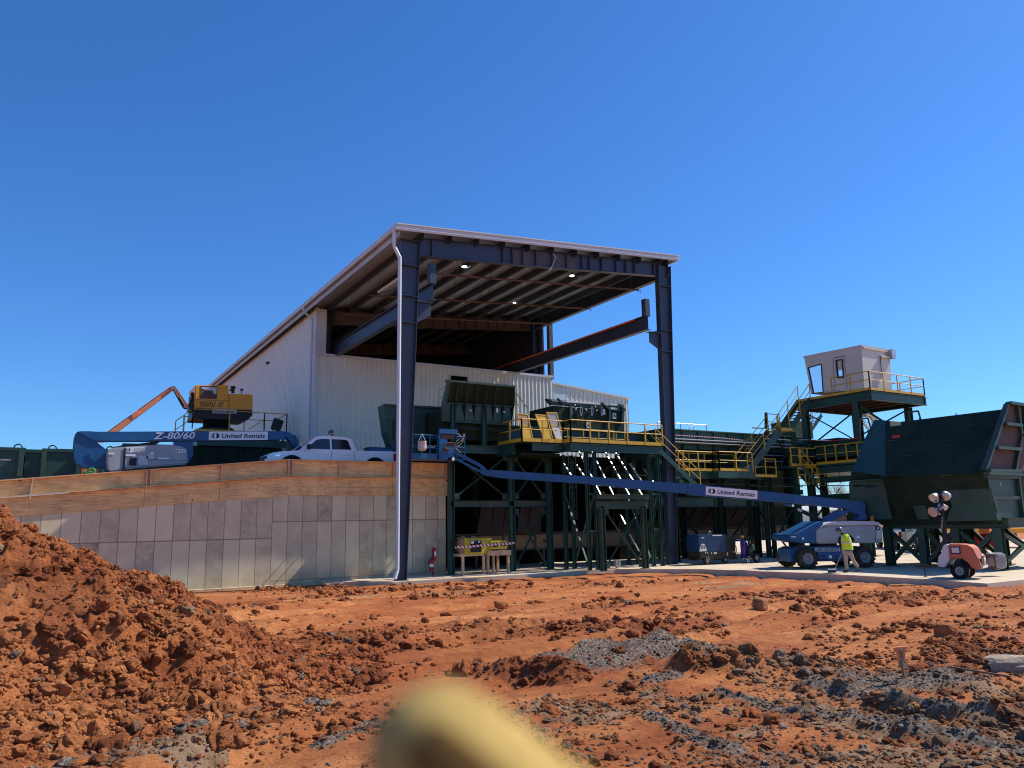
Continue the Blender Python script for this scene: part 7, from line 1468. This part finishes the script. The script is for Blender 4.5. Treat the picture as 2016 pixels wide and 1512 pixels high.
# ---------------------------------------------------------------- beyond the steelwork
def bgp(px, py, D): r = ray(px, py); h = math.hypot(r.x, r.y); return CAMLOC+r*(D/h)
# white work trucks parked behind the hopper legs
for k, (px, D, ang, lab) in enumerate(((1772, 62, .35, 'white pickup truck parked far behind the hopper legs, left of the pair'), (1822, 58, .2, 'white pickup truck parked far behind the hopper legs, right of the pair'))):
    c = bgp(px, 1040, D); Mx = Matrix.Translation((c.x, c.y, 0)) @ Matrix.Rotation(-YAW-.5+ang+math.pi*.5, 4, 'Z') @ Matrix.Translation((-2.9, -1, 0)); pickup('pickup_truck', lab, Mx, M['wpaint'], group='white pickups far behind the hopper')
# yellow loader, red tank, shed
c = bgp(1850, 1040, 66); t = thing('wheel_loader', 'yellow wheel loader parked far behind the hopper legs', 'wheel loader', (c.x, c.y, 0)); Mx = Matrix.Translation((c.x, c.y, 0)) @ Matrix.Rotation(-YAW-.4, 4, 'Z')
m = MB(Mx); m.prism([(-2.6, -.9, .9), (1.2, -.9, .9), (1.2, -.9, 1.9), (-1.0, -.9, 2.3), (-2.6, -.9, 2.1)], (0, 1.8, 0)); m.build('body', M['cyellow'], t, .05)
m = MB(Mx); m.prism([(-.8, -.75, 2.2), (.9, -.75, 1.95), (.75, -.75, 3.3), (-.7, -.75, 3.3)], (0, 1.5, 0)); m.build('cab', M['glass'], t); m = MB(Mx); m.bb(-.85, .9, -.85, .85, 3.3, 3.4); m.build('roof', M['cyellow'], t)
m = MB(Mx); m.beam((1.0, 0, 1.5), (3.0, 0, .8), .5, .35); m.prism([(2.8, -1.3, .2), (3.9, -1.3, .25), (3.3, -1.3, 1.3), (2.8, -1.3, 1.2)], (0, 2.6, 0)); m.build('bucket', M['cyellow'], t)
for x in (-1.7, 1.6):
    for y in (-.95, .95): mt, mr_ = MB(Mx), MB(Mx); wheel(mt, mr_, (x, y, .75), (0, 1, 0), .75, .5); w = mt.build('wheel', M['tyre'], t); mr_.build('rim', M['cyellow'], w)
c = bgp(1925, 1045, 64); t = thing('flatbed_trailer', 'yellow flatbed trailer far behind the hopper at the right', 'trailer', (c.x+2, c.y, 0)); Mx = Matrix.Translation((c.x, c.y, 0)) @ Matrix.Rotation(-YAW-.2, 4, 'Z')
m = MB(Mx); m.bb(-3, 9, -1.2, 1.2, 1.0, 1.3); m.build('deck', M['cyellow'], t); 
for x in (-3, 0, 3, 6, 8.9): m = MB(Mx); m.bb(x, x+.1, -1.25, -1.15, 1.3, 2.6); m.build('stake', M['cyellow'], t)
for x in (-1.8, -.6, 7.2):
    for y in (-.9, .9): mt, mr_ = MB(Mx), MB(Mx); wheel(mt, mr_, (x, y, .5), (0, 1, 0), .5, .3); w = mt.build('wheel', M['tyre'], t); mr_.build('rim', M['rim'], w)
c = PX(1940, 1056, 41); t = thing('fuel_tank', 'red fuel tank with orange pump standing behind the hopper legs', 'fuel tank', (c.x, c.y, 0))
m = MB(); m.lathe([(.05, -1.05), (.36, -1.0), (.42, -.9), (.42, .9), (.36, 1.0), (.05, 1.05)], (c.x, c.y, .95), (.3, 1, 0), 20); m.build('tank', M['redp'], t); 
for s in (-1, 1): m = MB(); m.bb(c.x-.35, c.x+.35, c.y+s*.6-.05, c.y+s*.6+.05, 0, .65); m.build('cradle', M['black'], t)
m = MB(); m.box((c.x-.1, c.y-.1, 1.55), (.35, .5, .4)); m.build('pump', M['lorange'], t, .03); m = MB(); m.path([(c.x, c.y-.1, 1.7), (c.x-.1, c.y+.2, 1.95), (c.x-.2, c.y+.5, 1.5)], .04); m.build('pump_hose', M['black'], t)
c = bgp(1626, 1008, 95); t = thing('shed', 'pale grey metal shed far behind the boom lift seen under its boom', 'shed', (c.x, c.y, 0)); Mx = Matrix.Translation((c.x, c.y, 0)) @ Matrix.Rotation(-YAW-.4, 4, 'Z')
m = MB(Mx); m.bb(-5, 5, 0, 8, 0, 2.9); m.build('wall', M['lgrey'], t); m = MB(Mx); m.prism([(-5.3, -.5, 2.9), (5.3, -.5, 2.9), (5.3, 4, 4.6), (-5.3, 4, 4.6)], (0, 0, .12)); m.prism([(-5.3, 8.5, 2.9), (5.3, 8.5, 2.9), (5.3, 4, 4.6), (-5.3, 4, 4.6)], (0, 0, .12)); m.build('roof', M['siding'], t); m = MB(Mx); m.bb(.5, 3.5, -.03, 0, .0, 2.4); m.build('door', M['brown'], t)
# bare winter trees
def tree(px, D, h, kind, lab, seed, grp):
    c = bgp(px, 1020, D); R = random.Random(seed); t = thing('tree', lab, 'tree', (c.x, c.y, -.6), grp); m = MB(); tips = []
    def limb(p, d, L, r, k):
        q = p+d*L; m.tube(p, q, r, 5, r*.62)
        if k == 0: tips.append(q); return
        for _ in range(3 if k > 1 else 4):
            e = (d+V((R.uniform(-.8, .8), R.uniform(-.8, .8), R.uniform(-.15, .6)))).normalized(); limb(p.lerp(q, R.uniform(.55, 1)), e, L*R.uniform(.5, .75), r*.55, k-1)
    limb(V((c.x, c.y, -.6)), V((0, 0, 1)), h*.38, h*.018, 4); m.build('trunk', M['bark'], t)
    m = MB()
    for q in tips:
        for _ in range(7 if kind == 'twig' else 16):
            o = q+V((R.gauss(0, 1), R.gauss(0, 1), R.gauss(0, 1)))*h*.035; d = V((R.uniform(-1, 1), R.uniform(-1, 1), R.uniform(-.4, 1))).normalized(); s = d.cross(V((R.random(), R.random(), 1))).normalized()
            if kind == 'twig': L = h*R.uniform(.03, .07); m.add([o, o+s*.02*h*.12, o+d*L], [(0, 1, 2)])
            else: L = h*R.uniform(.012, .026); m.add([o-s*L*.6, o+d*L*.5, o+s*L*.6, o-d*L*.5], [(0, 1, 2, 3)])
    m.build('crown', M['twig'] if kind == 'twig' else M['leafy'], t)
M['bark'] = paint('bark', (.16, .12, .10), .9); M['twig'] = paint('twigs', (.26, .205, .175), .9, var=.4); M['leafy'] = paint('foliage', (.075, .085, .035), .8, var=.5)
for i, (px, D, h, k, lab) in enumerate(((1655, 120, 11, 'twig', 'bare grey tree seen through the tower legs, nearest the hopper'), (1690, 130, 10, 'twig', 'bare grey tree low behind the end wing of the green hopper'), (1622, 140, 9, 'twig', 'bare grey tree behind the shed at the left of the gap'), (1780, 150, 6, 'twig', 'low bare tree behind the parked white pickups'),
        (1995, 75, 8, 'leaf', 'green leafy tree at the right edge behind the hopper end'), (2035, 85, 11, 'twig', 'tall bare tree at the right edge behind the hopper'), (1900, 150, 6, 'twig', 'low bare tree far behind the yellow trailer'))): tree(px, D, h, k, lab, 40+i, 'trees beyond the site')
# ---------------------------------------------------------------- photographer's gloved finger, a hand's breadth below the lens
M['gshade'] = paint('glove_shade', (.20, .11, .022), .9, 0, .4, 40)  # brown for the painted shade on the finger
def glove():
    R3 = _r; U3 = _u; F3 = _f
    def cp(x, y, d): return CAMLOC+(R3*(x-1008)-U3*(y-756)+F3*FPX)*(d/FPX)
    tipp = cp(866, 1496, .085); mid_ = cp(1040, 1652, .087); base = cp(1400, 2020, .10)
    t = thing('gloved_hand', 'out of focus yellow work glove, one finger poking up at the bottom edge', 'glove', base)
    palm = base+(base-mid_)*1.0+F3*.01; wr = palm+(base-mid_)*1.1-U3*.05; side = (palm-base).cross(F3).normalized()
    ax = [tipp, mid_, base, palm]; rr = [.0080, .0092, .0108, .012]; d0 = (tipp-mid_).normalized()
    rings = []
    def fr(c, d, r, n=24): a = d.cross(F3).normalized(); b = a.cross(d); return [c+(a*math.cos(6.28319*i/n)+b*math.sin(6.28319*i/n))*r*(1+.03*math.sin(5*6.28319*i/n)) for i in range(n)]
    for q in (89, 75, 60, 45, 30, 15): rings.append(fr(tipp+d0*rr[0]*math.sin(rad(q)), d0, rr[0]*math.cos(rad(q))))
    for k in range(3):
        for u in range(10): w = u/10; rings.append(fr(ax[k].lerp(ax[k+1], w), (ax[k]-ax[k+1]).normalized(), (rr[k]+(rr[k+1]-rr[k])*w)*(1+.035*math.sin(u*2.1+k))))
    m = MB(); m.loft(rings); fg = m.build('finger', M['glove'], t)
    upr = (R3*.68+U3*.73); m = MB(); st = []                # darker strip that paints shade along the camera side of the finger
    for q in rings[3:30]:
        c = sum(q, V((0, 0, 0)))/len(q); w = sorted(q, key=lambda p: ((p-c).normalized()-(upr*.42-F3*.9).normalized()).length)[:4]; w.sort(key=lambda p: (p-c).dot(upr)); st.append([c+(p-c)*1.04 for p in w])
    m.add([p for s in st for p in s], [(4*i+j, 4*i+j+1, 4*i+j+5, 4*i+j+4) for i in range(len(st)-1) for j in range(3)], True); m.build('shade_strip', M['gshade'], fg)
    pts = [(wr, .034), (palm, (.042, .026)), (base, .0125)]; e = [(0, 1), (1, 2)]
    for k in (1, 2, 3):
        b = base+side*(-.024*k)+(palm-base)*(.25+.12*k); o = len(pts); dn = (base-palm).normalized(); pts += [(b, .0125), (b+dn*.022-F3*.012, .0115), (b+dn*.012-F3*.030, .0105), (b-dn*.008-F3*.030, .0095)]; e += [(1, o), (o, o+1), (o+1, o+2), (o+2, o+3)]
    o = len(pts); th = palm+F3*.03; pts += [(th, .014), (th+(base-palm)*.4+F3*.012, .0125), (th+(base-palm)*.75+F3*.01, .0105)]; e += [(1, o), (o, o+1), (o+1, o+2)]
    skin('fabric', pts, e, M['glove'], t, 3)
    m = MB(); d = (wr-palm).normalized(); m.lathe([(.033, 0), (.037, .01), (.039, .05), (.036, .055)], wr-d*.005, d, 20); m.build('cuff', M['tan'], t)
    m = MB(); d = (wr-palm).normalized(); m.lathe([(.034, .04), (.042, .06), (.055, .32), (.05, .33)], wr, d, 20); m.build('sleeve', M['dark'], t)
glove()
